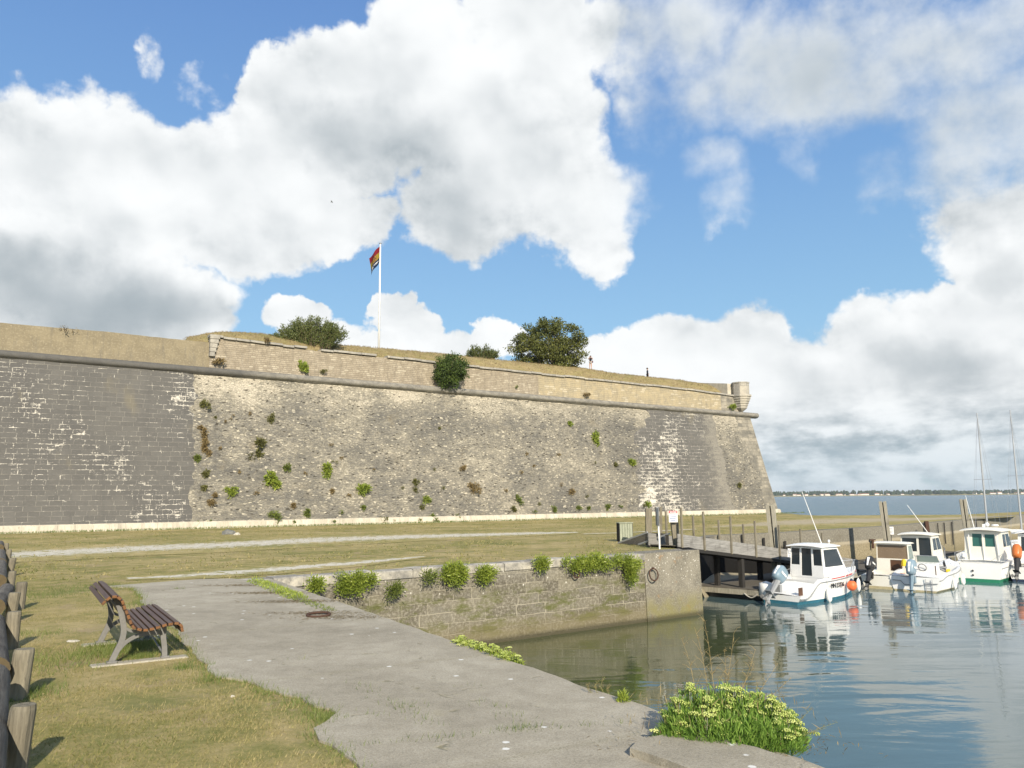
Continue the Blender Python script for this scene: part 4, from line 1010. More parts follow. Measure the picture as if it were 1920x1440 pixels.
# posts at the gangway head
def post(px, ytop, ybot, Y, w, lab, lean=0.0, name='timber_post'):
    b, t_ = AT(px+lean, ybot, Y), AT(px, ytop, Y); b.z = min(b.z, 0); o = MB().bar((0, 0, 0), t_-b, w, w*.8, (0, 1, 0)).build(name, M_postwood, loc=b, bevel=.015); return tag(o, lab, 'post', None)
post(1216, 953, 1004, 35.6, .27, 'thick weathered post behind the far side of the plank ramp')
post(1239, 950, 1003, 35.2, .11, 'slim wooden post half hidden behind the narrow metal sign')
sp = thing('sign_post', 'thick wooden post at the gangway head carrying a red and white warning sign', 'sign post', AT(1270, 1024, 33.5))
b0 = Vector(sp.location); MB().bar((0, 0, -.1), AT(1262, 960, 33.5)-b0, .30, .24, (0, 1, 0)).build('post', M_postwood, sp, bevel=.015)
spv = AT(1262, 963, 33.2)-b0
MB().box(spv+Vector((0, 0, -.12)), (.36, .015, .46)).build('sign_plate', M_sign, sp)
MB().box(spv+Vector((0, -.011, .06)), (.34, .006, .10)).build('sign_header', M_signred, sp)
m = MB(); rnd = random.Random(2)
for i in range(5): m.box(spv+Vector((-.11+.055*i, -.016, .06)), (.034, .004, .05))
m.build('header_lettering', M_sign, sp)
m = MB()
for k in range(4): m.box(spv+Vector((rnd.uniform(-.02, .02), -.010, -.05-.075*k)), (.26-.05*(k % 2), .004, .028))
m.build('sign_lines', M_signblue, sp)
mp = thing('metal_sign', 'narrow grey metal sign on a thin white pole, seen almost edge on', 'sign', G(1237, 1029.5))
q = Vector(mp.location); vdir = Vector((q.x, q.y, 0)).normalized()
top = AT(1232.5, 951, q.y)-q; MB().tube([(0, 0, -.05), top], .034, 8).build('pole', M_white, mp)
rz = Matrix.Rotation(math.atan2(vdir.y, vdir.x)+.24, 3, 'Z'); MB().box(Vector((-.035, .1, (top.z+.92)/2)), (.5, .035, top.z-.92), rz).build('panel', M_signgrey, mp, bevel=.01)
MB().box(Vector((.045, .12, .55)), (.05, .04, .9)).build('stay', M_iron, mp)
# board bin
bp = G(1172, 1015.5); bx = thing('wooden_bin', 'low bin of pale greenish vertical boards on the grass', 'bin', bp, .18)
m = MB()
for i in range(5): m.box((-.25+.125*i, -.2, .43), (.112, .03, .86))
m.build('front_boards', M_greenwood, bx)
m = MB()
for i in range(5): m.box((-.25+.125*i, .22, .43), (.112, .03, .86))
for sx in (-.32, .32):
    for i in range(3): m.box((sx, -.13+.14*i, .43), (.03, .125, .88))
m.build('side_boards', M_tarred_shaded, bx)  # sides and back near-black: the bin's shaded side put into the colour
MB().box((0, .01, .875), (.70, .52, .03)).build('lid', M_greenwood, bx)
# things along the harbour wall
def hwall_y(px, y, off=.12):
    best = None
    for a, b in zip(H3[:-1], H3[1:]):
        d = (b-a).normalized(); n = Vector((d.y, -d.x, 0)); p = ONPLANE(px, y, Vector((a.x, a.y, 0))+n*off, n); s = (p.xy-a).dot(d)
        if -.2 <= s <= (b-a).length+.2: return p
    return p
for px, y0, y1, w in ((1392, 1004, 1024, .11), (1432, 1010, 1030, .11), (1472, 1016, 1034, .11), (1348, 1004, 1016, .1), (1770, 981, 1020, .07), (1784, 980, 1022, .07), (1758, 982, 1016, .06), (1830, 975, 1004, .07), (1845, 974, 1002, .07)):
    a = hwall_y(px, y0); b = hwall_y(px, y1); o = MB().bar((0, 0, b.z-a.z), (0, 0, 0.05), w, w*.7, (0, 1, 0)).build('wall_stake', M_tarred_shaded, loc=a)
    tag(o, 'thin black stake fixed upright against the brown harbour wall', 'stake', 'black stakes on the harbour wall')
a = hwall_y(1737, 983, .25); o = MB().bar((.1, 0, -1.6), (0, 0, .22), .26, .2, (0, 1, 0)).build('rusty_pile', M_rust, loc=a, bevel=.02); tag(o, 'rusty reddish iron pile against the harbour wall behind the moored boats', 'pile')
a = hwall_y(1670, 995, .3); ns = thing('notice_board', 'white notice with faint lines beside the middle guide pile', 'notice', a, -.35)
MB().box((0, 0, 0), (.36, .02, .5)).build('board', M_sign, ns)
m = MB()
for k in range(4): m.box((0, -.013, .14-.09*k), (.24-.06*(k % 2), .004, .026))
m.build('notice_lines', M_signgrey, ns)
MB().bar((0, .03, -1.0), (0, .03, .2), .05, .05, (0, 1, 0)).build('post', M_tarred_shaded, ns)
a = hwall_y(1636, 1013, .2); b_ = thing('mooring_bollard', 'small rusty mooring stub on the harbour wall left of the middle pile', 'bollard', a)
MB().box((0, 0, -.25), (.12, .12, .5)).build('stem', M_rust, b_); MB().box((0, 0, .03), (.34, .16, .07)).build('head', M_rust, b_)
# mooring rings on the stone quay and on the apron
def qring(px, y, R, lab, out):
    n = Vector((qn.x, qn.y, 0)); p = ONPLANE(px, y, Vector((QC.x, QC.y, 0))+n*out, n); r = thing('mooring_ring', lab, 'ring', p, math.atan2(qd.y, qd.x))
    MB().torus((0, -.05, 0), R, .026, Matrix.Rotation(rad(80), 3, 'X')).build('ring', M_rust, r, smooth=True)
    MB().box((0, -.02, R), (.09, .09, .07)).build('eye', M_rust, r)
qring(1224, 1077, .22, 'large rusty mooring ring on the concrete end of the quay', .17)
qring(1079, 1076, .13, 'small rusty mooring ring below the plants on the stone quay', .12)
p = G(597, 1157); o = MB().torus((0, 0, .045), .20, .024, Matrix.Rotation(.06, 3, 'X')).build('mooring_ring', M_rust, loc=p, smooth=True); tag(o, 'rusty iron ring lying on the concrete apron', 'ring')
# patch of rust stained repair on the quay end
# loose rocks
def rock(px, py, sx, sy, sz, m, lab, seed):
    bm = bmesh.new(); bmesh.ops.create_icosphere(bm, subdivisions=3, radius=1)
    for v in bm.verts:
        c = v.co; k = 1+.35*mnoise.noise(c*1.3+Vector((seed, 0, 0)))+.12*mnoise.noise(c*4+Vector((seed, 3, 0))); v.co = Vector((c.x*sx, c.y*sy, max(c.z, -.35)*sz))*k
    me = bpy.data.meshes.new('rock'); bm.to_mesh(me); bm.free(); me.materials.append(m); o = link(bpy.data.objects.new('rock', me)); o.location = G(px, py)+Vector((0, 0, sz*.2)); tag(o, lab, 'rock')
rock(427, 1002, .40, .3, .25, M_rock, 'dark angular rock lying on the grass near the wall', 1)
rock(444, 1003, .17, .13, .12, M_rockpale, 'small pale stone beside the dark rock on the grass', 5)
rock(436, 1307, .025, .02, .018, M_rockpale, 'tiny white stone in the foreground grass', 9)
rock(136, 1203, .10, .06, .02, M_rockpale, 'flat pale stone behind the bench in the grass', 12)
# ------------------------------------------------------------------ boats
def sm(x, a, b): t = max(0, min(1, (x-a)/(b-a))); return t*t*(3-2*t)
class Boat:
    def __init__(s, name, label, cat, stern, L, beam, sheer, hullmat, bootmat, group='boats moored at the pontoon', head=HEAD, well=None, rake=.5, boot=.13):
        s.r = thing(name, label, cat, (stern.x, stern.y, WZ), head, group); s.L, s.B, s.sheer, s.hm, s.rake = L, beam, sheer, hullmat, rake
        S_ = [0, .03, .06, .1, .14, .18, .23, .3, .38, .46, .54, .62, .70, .77, .83, .88, .92, .955, .98, 1.0]
        def P(x, y, z, sh): k = x/L; return (x-rake*(1-min(1, max(-.3, z)/sh))*k**4, y, z)
        hb, bb, gl = MB(), MB(), []
        HR, BR = [], []
        for t in S_:
            b, sh, x = s.hb(t), sheer(t), t*L; fl = .80+.0*t; nar = 1-.45*max(0, (t-.5)/.5)**1.5
            kz = -.28
            pts = [P(x, 0, kz, sh), P(x, b*.80*nar, -.02+.10*t**3, sh), P(x, b*(.84*nar+.02), boot+.05*t**3, sh), P(x, b*(.93*nar+.04*(1-nar)), boot+(sh-boot)*.45, sh), P(x, b*(.985), sh-.10, sh), P(x, b, sh, sh)]
            BR.append(pts[:3]); HR.append(pts[2:]); gl.append(pts[5])
        mir = lambda rows: [[(p[0], -p[1], p[2]) for p in r] for r in rows]
        hb.grid(HR); hb.grid(mir(HR)); bb.grid(BR); bb.grid(mir(BR))
        t0 = HR[0]+[]; n = len(t0)
        hb.add(t0+[(p[0], -p[1], p[2]) for p in reversed(t0)], [tuple(range(2*n))]); b0 = BR[0]; bb.add([b0[1], b0[2], (b0[2][0], -b0[2][1], b0[2][2]), (b0[1][0], -b0[1][1], b0[1][2]), b0[0]], [(0, 1, 2, 3, 4)])
        s.gl = gl
        # deck with an open cockpit
        dk = MB(); wl = well or (.16, .40)
        rows = []
        for t in S_:
            b, sh, x = s.hb(t), sheer(t), t*L; rows.append((x-0, b, sh, t))
        for (xa, ba, sa, ta), (xb_, bb_, sb, tb) in zip(rows[:-1], rows[1:]):
            inwell = wl[0] <= (ta+tb)/2 <= wl[1]
            for sg in (1, -1):
                ia, ib = (ba-.13, bb_-.13) if inwell else (0, 0)
                dk.add([(xa, sg*ba, sa), (xb_, sg*bb_, sb), (xb_, sg*ib, sb+(.0 if inwell else .05)), (xa, sg*ia, sa+(.0 if inwell else .05))], [(0, 1, 2, 3)])
                if inwell: dk.add([(xa, sg*ia, sa), (xb_, sg*ib, sb), (xb_, sg*ib, .22), (xa, sg*ia, .22)], [(0, 1, 2, 3)]); dk.add([(xa, sg*ia, .22), (xb_, sg*ib, .22), (xb_, 0, .22), (xa, 0, .22)], [(0, 1, 2, 3)])
        for tt in wl:
            x = tt*L; b, sh = s.hb(tt)-.13, sheer(tt); dk.add([(x, b, .22), (x, -b, .22), (x, -b, sh+.03), (x, b, sh+.03)], [(0, 1, 2, 3)])
        s.hull = hb.build('hull', hullmat, s.r, smooth='auto'); bb.build('waterline_band', bootmat, s.r, smooth='auto'); dk.build('deck', hullmat, s.r, smooth='auto')
    def hb(s, t):
        k = max(0, (t-.36)/.64); return max(.02, s.B/2*(.90+.10*sm(t, 0, .35))*(1-k**2.3))
    def rail(s, m, t0=0.0, t1=1.0, r=.024, dz=-.05, name='rub_rail', sides=(1, -1)):
        mb = MB(); n = 26
        for sg in sides:
            pts = []
            for i in range(n+1):
                t = t0+(t1-t0)*i/n; pts.append((t*s.L, sg*(s.hb(t)+.008), s.sheer(t)+dz))
            mb.tube(pts, r, 6)
        return mb.build(name, m, s.r, smooth=True)
    def side(s, t, z, sg=-1, out=.01):
        """point and frame on the hull side (starboard sg=-1)"""
        return Vector((t*s.L, sg*(s.hb(t)*(.93+.06*z/s.sheer(t))+out), z))
    def stripe(s, m, t0, t1, dz, h, name='stripe', sg=-1):
        rows = []
        for i in range(13):
            t = t0+(t1-t0)*i/12; zt = s.sheer(t)+dz
            rows.append([(t*s.L, sg*(s.hb(t)*1.0+.006), zt), (t*s.L, sg*(s.hb(t)*.99+.006), zt-h)])
        return MB().grid(rows).build(name, m, s.r)
    def cabin(s, xa, xb, z0, zr, wb, wt, rake, roof=(.1, .25, .12), rear=(), sidew=(), frontmat=None, camber=.07, m=None, lean=.05):
        """shell: rear wall at xa, front foot at xb; roof=(side, aft, front overhang); rear windows in (y0,y1,z0,z1,mat)"""
        m = m or s.hm; mb = MB(); hw = lambda z: wb+(wt-wb)*(z-z0)/(zr-z0); xr = lambda z: xa+lean*(z-z0); xf = lambda z: xb-rake*(z-z0)/(zr-z0)
        zs = sorted(set([z0, zr]+[w[2] for w in rear]+[w[3] for w in rear])); 
        for zA, zB in zip(zs[:-1], zs[1:]):
            cuts = sorted([w for w in rear if w[2] <= zA+1e-4 and w[3] >= zB-1e-4]); y = -1.0
            for w in cuts+[(1.0, 1.0)]:
                if w[0] > y+1e-3: mb.plate([(xr(zA), y*hw(zA), zA), (xr(zA), w[0]*hw(zA), zA), (xr(zB), w[0]*hw(zB), zB), (xr(zB), y*hw(zB), zB)], .04)
                y = w[1]
        for sg in (1, -1): mb.plate([(xr(z0), sg*(wb-.02), z0), (xf(z0), sg*(wb-.06), z0), (xf(zr), sg*(wt-.06), zr), (xr(zr), sg*(wt-.02), zr)], .04)
        mb.plate([(xf(z0), -wb+.05, z0), (xf(z0), wb-.05, z0), (xf(zr), wt-.05, zr), (xf(zr), -wt+.05, zr)], .04)
        mb.build('cabin', m, s.r)
        for (y0, y1, za, zb, gm) in rear:
            MB().plate([(xr(za)+.01, y0*hw(za)-.004, za-.004), (xr(za)+.01, y1*hw(za)+.004, za-.004), (xr(zb)+.01, y1*hw(zb)+.004, zb+.004), (xr(zb)+.01, y0*hw(zb)-.004, zb+.004)], .012).build('window', gm, s.r)
        for (f0, f1, za, zb, gm) in sidew:
            for sg in (1, -1):
                q = []
                for f, z in ((f0, za), (f1, za), (f1, zb), (f0, zb)): x = xr(z)+(xf(z)-xr(z))*f; q.append((x, sg*(hw(z)-.02-.04*f+.022), z))
                MB().plate(q, .012).build('window', gm, s.r)
        if frontmat:
            za, zb = z0+.45*(zr-z0), zr-.1; MB().plate([(xf(za)+.03, -hw(za)+.16, za), (xf(za)+.03, hw(za)-.16, za), (xf(zb)+.03, hw(zb)-.14, zb), (xf(zb)+.03, -hw(zb)+.14, zb)], .012).build('windscreen', frontmat, s.r)
        # cambered roof
        top, bot = [], []; n = 8; x0, x1 = xr(zr)-roof[1], xf(zr)+roof[2]
        for x, dz in ((x0, -.03), (x0+.05, .0), (x0*.6+x1*.4, .05), (x1-.1, .0), (x1, -.04)):
            top.append([(x, (wt+roof[0])*(2*i/n-1), zr+.045+dz+camber*(1-(2*i/n-1)**2)) for i in range(n+1)])
            bot.append([(x, (wt+roof[0])*(2*i/n-1), zr+.003+dz*.0+camber*.6*(1-(2*i/n-1)**2)) for i in range(n+1)])
        rb = MB().grid(top).grid(bot)
        for a, b in ((top[0], bot[0]), (top[-1], bot[-1]), ([r[0] for r in top], [r[0] for r in bot]), ([r[-1] for r in top], [r[-1] for r in bot])): rb.grid([a, b])
        rb.build('roof', m, s.r, smooth='auto')
    def outboard(s, y, z, tilt, cowlm, legm=None, sc=1.0, x=-.06, stripe=None, turn=0.0):
        legm = legm or M_black; M = Matrix.Translation((x, y, z)) @ Matrix.Rotation(turn, 4, 'Z') @ Matrix.Rotation(rad(tilt), 4, 'Y') @ Matrix.Scale(sc, 4)
        mb = MB(); prof = [(.02, .02, -.30), (.13, .21, -.28), (.155, .25, -.16), (.165, .27, 0), (.16, .265, .12), (.135, .235, .23), (.09, .17, .295), (.01, .03, .315)]
        b = 0; n = 14
        for (ry, rx, dz) in prof:
            for k in range(n):
                a = 2*math.pi*k/n; ca, sa = math.cos(a), math.sin(a); e = .58
                mb.v.append(tuple(M @ Vector((-.18+rx*math.copysign(abs(ca)**e, ca)+dz*.18, ry*math.copysign(abs(sa)**e, sa), .42+dz))))
        for i in range(len(prof)-1):
            for k in range(n): mb.f.append((i*n+k, i*n+(k+1) % n, (i+1)*n+(k+1) % n, (i+1)*n+k))
        c = mb.build('outboard_motor', cowlm, s.r, smooth=True)
        l = MB(); tf = lambda p: M @ Vector(p)
        l.tube([tf((-.18, 0, .14)), tf((-.19, 0, -.15)), tf((-.20, 0, -.50)), tf((-.21, 0, -.80))], [.13*sc, .10*sc, .075*sc, .06*sc], 8, squash=.7)
        l.plate([tf((-.42, -.11, -.46)), tf((-.02, -.11, -.46)), tf((-.02, .11, -.46)), tf((-.42, .11, -.46))], .02)
        l.tube([tf((-.02, 0, -.72)), tf((-.12, 0, -.72)), tf((-.30, 0, -.72)), tf((-.40, 0, -.72))], [.015*sc, .062*sc, .07*sc, .045*sc], 8)
        l.plate([tf((-.28, 0, -.76)), tf((-.12, 0, -.76)), tf((-.2, 0, -.95))], .02); l.box((x+.02, y, z-.03), (.16, .24, .3))
        l.build('motor_leg', legm, c)
        p = MB()
        for k in range(3):
            a = 2*math.pi*k/3; e1, e2 = Vector((0, math.cos(a), math.sin(a))), Vector((0, -math.sin(a), math.cos(a))); cc = Vector((-.44, 0, -.72))
            p.plate([tf(cc+e1*.03-e2*.02), tf(cc+e1*.10-e2*.075+Vector((.03, 0, 0))), tf(cc+e1*.175), tf(cc+e1*.11+e2*.075-Vector((.03, 0, 0))), tf(cc+e1*.03+e2*.03)], .012)
        p.build('propeller', M_iron, c)
        if stripe:
            q = MB()
            for sg in (1, -1): q.plate([tf((-.36, sg*.168, .36)), tf((-.05, sg*.168, .40)), tf((-.05, sg*.168, .46)), tf((-.38, sg*.168, .43))], .012)
            q.plate([tf((-.452, -.03, .22)), tf((-.452, .03, .22)), tf((-.42, .05, .6)), tf((-.42, -.05, .6))], .03)
            q.build('cowl_stripe', stripe, c)
        return c
    def pole(s, a, b, r, m, name='aerial'): return MB().tube([a, b], [r, r*.6], 6).build(name, m, s.r)
    def fender(s, t, z, m=None, r=.10, h=.5, sg=-1, lab=None):
        p = s.side(t, z, sg, r+.015); mb = MB().lathe([(.02, h/2+.05), (.03, h/2), (r*.8, h/2-.05), (r, h/2-.12), (r, -h/2+.12), (r*.8, -h/2+.05), (.03, -h/2), (.015, -h/2-.04)], p, 12)
        o = mb.build('fender', m or M_white, s.r, smooth=True); MB().tube([p+Vector((0, 0, h/2+.03)), Vector((p.x, sg*(s.hb(t)-.03), s.sheer(t)+.03))], .009, 5).build('fender_line', M_rope, o); return o
    def bowrail(s, t0=.55, h=.5, m=None):
        mb = MB(); m = m or M_galv; pts = []
        for i in range(15): t = t0+(1.0-t0)*min(i, 14)/14; pts.append(Vector((t*s.L, s.hb(t)-.05, s.sheer(t)+h*sm(i, -1, 3))))
        mb.tube(pts, .014, 6); mb.tube([Vector((p.x, -p.y, p.z)) for p in pts], .014, 6)
        for i in (2, 6, 10, 13):
            for sg in (1, -1): p = pts[i]; mb.tube([(p.x, sg*p.y, p.z), (p.x-.03, sg*p.y, s.sheer(p.x/s.L))], .012, 5)
        mb.build('bow_rail', m, s.r)
def station(a, p): return Vector((9.9, 36.4))+Vector((hd.x, hd.y))*a+hp*p

# nearest cabin boat
st1 = (G(1424, 1126, WZ)+G(1505, 1138, WZ))/2
b1 = Boat('cabin_boat', 'white cabin boat with a red stripe and an orange buoy, nearest the pontoon end', 'boat', st1, 6.3, 2.15,
          lambda t: .36+.60*sm(t, .07, .24)+.22*max(0, t-.2)**1.3, M_white, M_blue, well=(.2, .34), head=HEAD-.14)
b1.rail(M_grey, .0, 1.0, .022, -.13)
b1.stripe(M_red, .36, .56, -.03, .045); b1.stripe(M_red, .58, .72, -.03, .06); b1.stripe(M_red, .84, .95, -.03, .06)
b1.cabin(2.15, 4.25, .94, 2.24, .82, .74, .75, rear=((-.94, -.42, 1.46, 2.15, M_glass), (-.31, .31, 1.0, 2.18, M_glass), (.42, .95, 1.46, 2.17, M_glass)), sidew=((.08, .93, 1.40, 2.13, M_glass),), frontmat=M_glass)
b1.outboard(.0, .66, 44, M_steelblue, M_grey, 1.25, x=-.1, stripe=M_white); 
m = MB(); q = b1.r
for sy in (.55, .78):
    m.tube([(-.03, sy, .16), (-.05, sy, .62)], .014, 6)
for z in (.2, .33, .46, .58): m.tube([(-.045, .55, z), (-.045, .78, z)], .012, 6)
m.build('boarding_ladder', M_galv, q)
MB().box((.28, -.80, .52), (.3, .02, .34)).build('vent_panel', M_brown, q)
m = MB()
for sg in (1,): m.lathe([(.02, .30), (.42, .22), (.46, .02), (.42, -.2), (.3, -.28)], (.12, .72, .52), 14, Matrix.Diagonal(Vector((.55, .75, 1.15))))
m.build('stern_quarter', M_white, q, smooth=True)
tt = .43; pA, pB = b1.side(tt-.09, .62), b1.side(tt+.09, .62); dirx = (pB-pA).normalized(); nrm = Vector((dirx.y, -dirx.x, 0)); nrm = nrm if nrm.y < 0 else -nrm
Mt = Matrix((( dirx.x, 0, nrm.x, 0), (dirx.y, 0, nrm.y, 0), (0, 1, 0, 0), (0, 0, 0, 1))); Mt.translation = b1.side(tt, .64, -1, .055)
text_part('registration_number', 'MN 33736', .27, M_black, q, Mt, .012)
p = b1.side(.60, .55, -1, .22); o = MB().ball(p, .21, 14, 10, (1, 1, 1.08)).build('mooring_buoy', M_orange, q, smooth=True)
MB().lathe([(.10, .155), (.075, .24), (.03, .30)], p, 10).build('buoy_cap', M_navy, o, smooth=True); MB().tube([p+Vector((0, 0, .29)), (p.x, p.y+.2, 1.08)], .012, 5).build('buoy_line', M_rope, o)
b1.fender(.30, .28, r=.11, h=.55); b1.fender(.955, .35, r=.085, h=.55)
b1.pole((3.4, -.1, 2.2), (2.55, .25, 4.65), .022, M_white); b1.bowrail(.72, .34)
m = MB(); m.tube([(3.6, -.3, 2.2), (3.6, -.3, 2.42)], .02, 6); m.ball((3.6, -.3, 2.45), .06); m.build('masthead_light', M_white, q)
m = MB(); m.tube([(1.55, .6, .8), (1.4, .62, 1.25), (1.9, .62, 1.28), (1.95, .6, .8)], .014, 6); m.build('hand_rail', M_galv, q)
m = MB().ball((5.1, .1, 1.12), .17, 8, 6, (1.5, 1, .8)); m.build('anchor_bundle', M_grey, q)

# small boat with the tinted screen
st2 = G(1652, 1104.5, WZ)
b2 = Boat('cabin_boat', 'small white boat with a brown tinted windscreen and flat white roof', 'boat', st2, 5.0, 2.05, lambda t: .62+.35*t**1.4, M_cream, M_tanline, well=(.06, .36))
b2.rail(M_grey, 0, 1, .018, -.06)
b2.cabin(1.9, 3.1, .66, 2.05, .78, .74, .45, rear=((-.58, .16, .68, 1.26, M_brown), (-.95, .95, 1.32, 1.98, M_browntint)), sidew=((.08, .9, 1.3, 1.95, M_glasspale),), frontmat=M_brown, camber=.02, roof=(.06, .2, .12))
b2.outboard(.42, .66, 28, M_black, M_black, 1.15, stripe=M_white)
b2.fender(.3, .3, sg=1); b2.bowrail(.6, .4)
m = MB(); m.box((1.45, -.45, .52), (.4, .35, .3)); m.build('seat_box', M_orangecowl, b2.r)
MB().lathe([(.13, .9), (.13, .97), (.1, 1.2), (.03, 1.24)], (1.62, -.62, .1), 8).build('flask', M_yellow, b2.r)

# open boat with a console
st4 = G(1716, 1109, WZ)
b4 = Boat('open_boat', 'open white boat with a centre console, windscreen and blue grey outboard', 'boat', st4, 5.9, 2.45, lambda t: .66+.14*sm(t, .05, .2)+.32*t**1.5, M_white, M_tanline, well=(.10, .62), boot=.07)
b4.rail(M_grey, 0, 1, .02, -.12)
m = MB(); m.add([(1.7, -.55, .22), (2.5, -.5, .22), (2.5, .5, .22), (1.7, .55, .22), (1.75, -.52, 1.12), (2.35, -.46, 1.2), (2.35, .46, 1.2), (1.75, .52, 1.12)], [(0, 1, 5, 4), (1, 2, 6, 5), (2, 3, 7, 6), (3, 0, 4, 7), (4, 5, 6, 7), (3, 2, 1, 0)]); cns = m.build('console', M_white, b4.r, bevel=.03)
MB().plate([(2.33, -.5, 1.2), (2.33, .5, 1.2), (2.12, .46, 1.5), (2.12, -.46, 1.5)], .012).build('windscreen', M_glasspale, b4.r)
m = MB(); m.tube([(2.34, -.5, 1.2), (2.12, -.46, 1.51), (2.12, .46, 1.51), (2.34, .5, 1.2)], .014, 6); m.build('windscreen_frame', M_galv, b4.r)
MB().torus((1.66, .1, .98), .18, .016, Matrix.Rotation(rad(65), 3, 'Y')).build('steering_wheel', M_black, b4.r)
for y in (-.62, .62): MB().box((1.2, y, .75), (.03, .04, .75)).build('rod_holder', M_brown, b4.r)
m = MB(); m.torus((2.9, -.45, .85), .2, .05, Matrix.Rotation(.5, 3, 'X')); m.torus((2.9, -.45, .93), .16, .045); m.build('coiled_rope', M_grey, b4.r)
MB().box((2.6, -.78, .80), (.34, .12, .16)).build('bailer', M_yellow, b4.r, bevel=.03)
m = MB(); m.tube([(3.0, -.55, .8), (2.95, -.5, 1.15), (3.25, -.45, 1.22), (3.35, -.5, .85)], .03, 6); m.build('pump', M_black, b4.r)
b4.outboard(.02, .58, 12, M_steelblue, M_steelblue, 1.2, x=-.12, stripe=M_white)
m = MB()
for sy in (-.78, -.5): m.tube([(-.04, sy, .02), (-.06, sy, .6)], .013, 6)
for z in (.08, .2, .32, .45): m.tube([(-.05, -.78, z), (-.05, -.5, z)], .011, 6)
m.build('boarding_ladder', M_galv, b4.r); b4.fender(.62, .32); b4.fender(.30, .28, r=.08, h=.45)
m = MB(); m.tube([(-.03, .95, .48), (-.05, .6, .47), (-.05, .45, .30), (-.05, -.35, .30), (-.05, -.45, .36), (-.03, -1.0, .40)], .02, 6); m.build('transom_trim', M_grey, b4.r)

# cabin boat behind
st3 = station(12.2, 3.4)
b3 = Boat('cabin_boat', 'cream white cabin boat lying behind the open boat, with a black tilted outboard', 'boat', st3, 5.6, 2.2, lambda t: .75+.40*t**1.4, M_cream, M_tanline, well=(.06, .30))
b3.rail(M_grey, 0, 1, .02, -.08)
b3.cabin(1.7, 3.9, .85, 2.28, .84, .78, .75, rear=((-.9, .98*.4-.55, .90, 2.15, M_glass), (-.02, .92, 1.42, 2.12, M_glass)), sidew=((.08, .45, 1.5, 2.12, M_glass), (.52, .92, 1.5, 2.12, M_glass)), frontmat=M_glass, camber=.08)
b3.outboard(.55, .95, 48, M_black, M_black, 1.1, stripe=M_white)
b3.pole((2.8, -.35, 2.35), (2.2, .45, 3.9), .02, M_white); b3.bowrail(.6, .5)
m = MB(); m.tube([(.3, .95, .8), (.3, .95, 1.15), (1.6, .9, 1.2)], .013, 6); m.tube([(.3, -.95, .8), (.3, -.95, 1.15), (1.6, -.9, 1.2)], .013, 6); m.build('hand_rail', M_galv, b3.r)

# boat with green glazed doors
st5 = G(1836, 1091.5, WZ)
b5 = Boat('cabin_boat', 'white cabin boat with a green waterline and two green glazed doors', 'boat', st5, 6.3, 2.45, lambda t: .95+.45*t**1.5, M_white, M_green, well=(.04, .20), boot=.17)
b5.rail(M_grey, 0, 1, .018, -.22)
b5.cabin(1.45, 3.9, 1.0, 2.52, .92, .86, .6, rear=((-.62, -.10, 1.72, 2.36, M_glassgreen), (.06, .58, 1.72, 2.38, M_glassgreen)), sidew=((.10, .42, 1.72, 2.36, M_glass), (.5, .9, 1.72, 2.36, M_glass)), frontmat=M_glass, m=M_cream, camber=.10, roof=(.14, .4, .3))
m = MB(); m.box((1.40, -.02, 1.7), (.03, .03, 1.4)); m.box((1.385, .64, 1.7), (.03, .05, 1.42)); m.box((1.385, -.70, 1.7), (.03, .05, 1.42)); m.build('door_frame', M_white, b5.r)
m = MB(); m.torus((3.2, -.25, 2.78), .13, .05); m.ball((3.5, .2, 2.8), .12, 8, 6); m.box((3.0, .25, 2.76), (.2, .1, .16)); m.build('roof_gear', M_white, b5.r)
b5.pole((2.3, .55, 2.6), (1.9, .75, 4.4), .02, M_white)
m = MB(); m.tube([(.1, 1.05, .95), (.1, 1.05, 1.45), (1.2, 1.0, 1.5)], .014, 6); m.tube([(.1, -1.05, .95), (.1, -1.0, 1.35), (1.2, -1.0, 1.45)], .014, 6); m.build('stern_rail', M_galv, b5.r)
m = MB(); m.ball((-.02, .25, .56), .055); m.ball((-.02, .25, .34), .05); m.build('exhaust_fittings', M_black, b5.r)
b5.fender(.36, .5, r=.10, h=.6); b5.fender(.62, .62, r=.13, h=.65); b5.bowrail(.5, .5)
m = MB(); rnd = random.Random(6)
for k in range(7): m.ball((.5+rnd.random()*.5, .75+rnd.random()*.25, 1.05+rnd.random()*.3), .12, 7, 5)
m.build('folded_canvas', M_white, b5.r)

# boat at the right edge
st6 = G(1932, 1092, WZ)
b6 = Boat('open_boat', 'white boat with an orange outboard at the right edge of the photo', 'boat', st6, 5.4, 2.1, lambda t: .75+.3*t**1.4, M_white, M_navy, well=(.06, .4))
b6.rail(M_grey, 0, 1, .02, -.08)
b6.cabin(1.7, 3.4, .8, 2.35, .8, .7, .7, rear=((-.8, .8, 1.45, 2.2, M_glass),), sidew=((.1, .85, 1.5, 2.15, M_glass),), frontmat=M_glass, camber=.15)
b6.outboard(.45, .95, 25, M_orangecowl, M_black, 1.25); b6.fender(.0, .5, sg=1, r=.14, h=.7); b6.fender(.12, .48, sg=1, r=.13, h=.65)

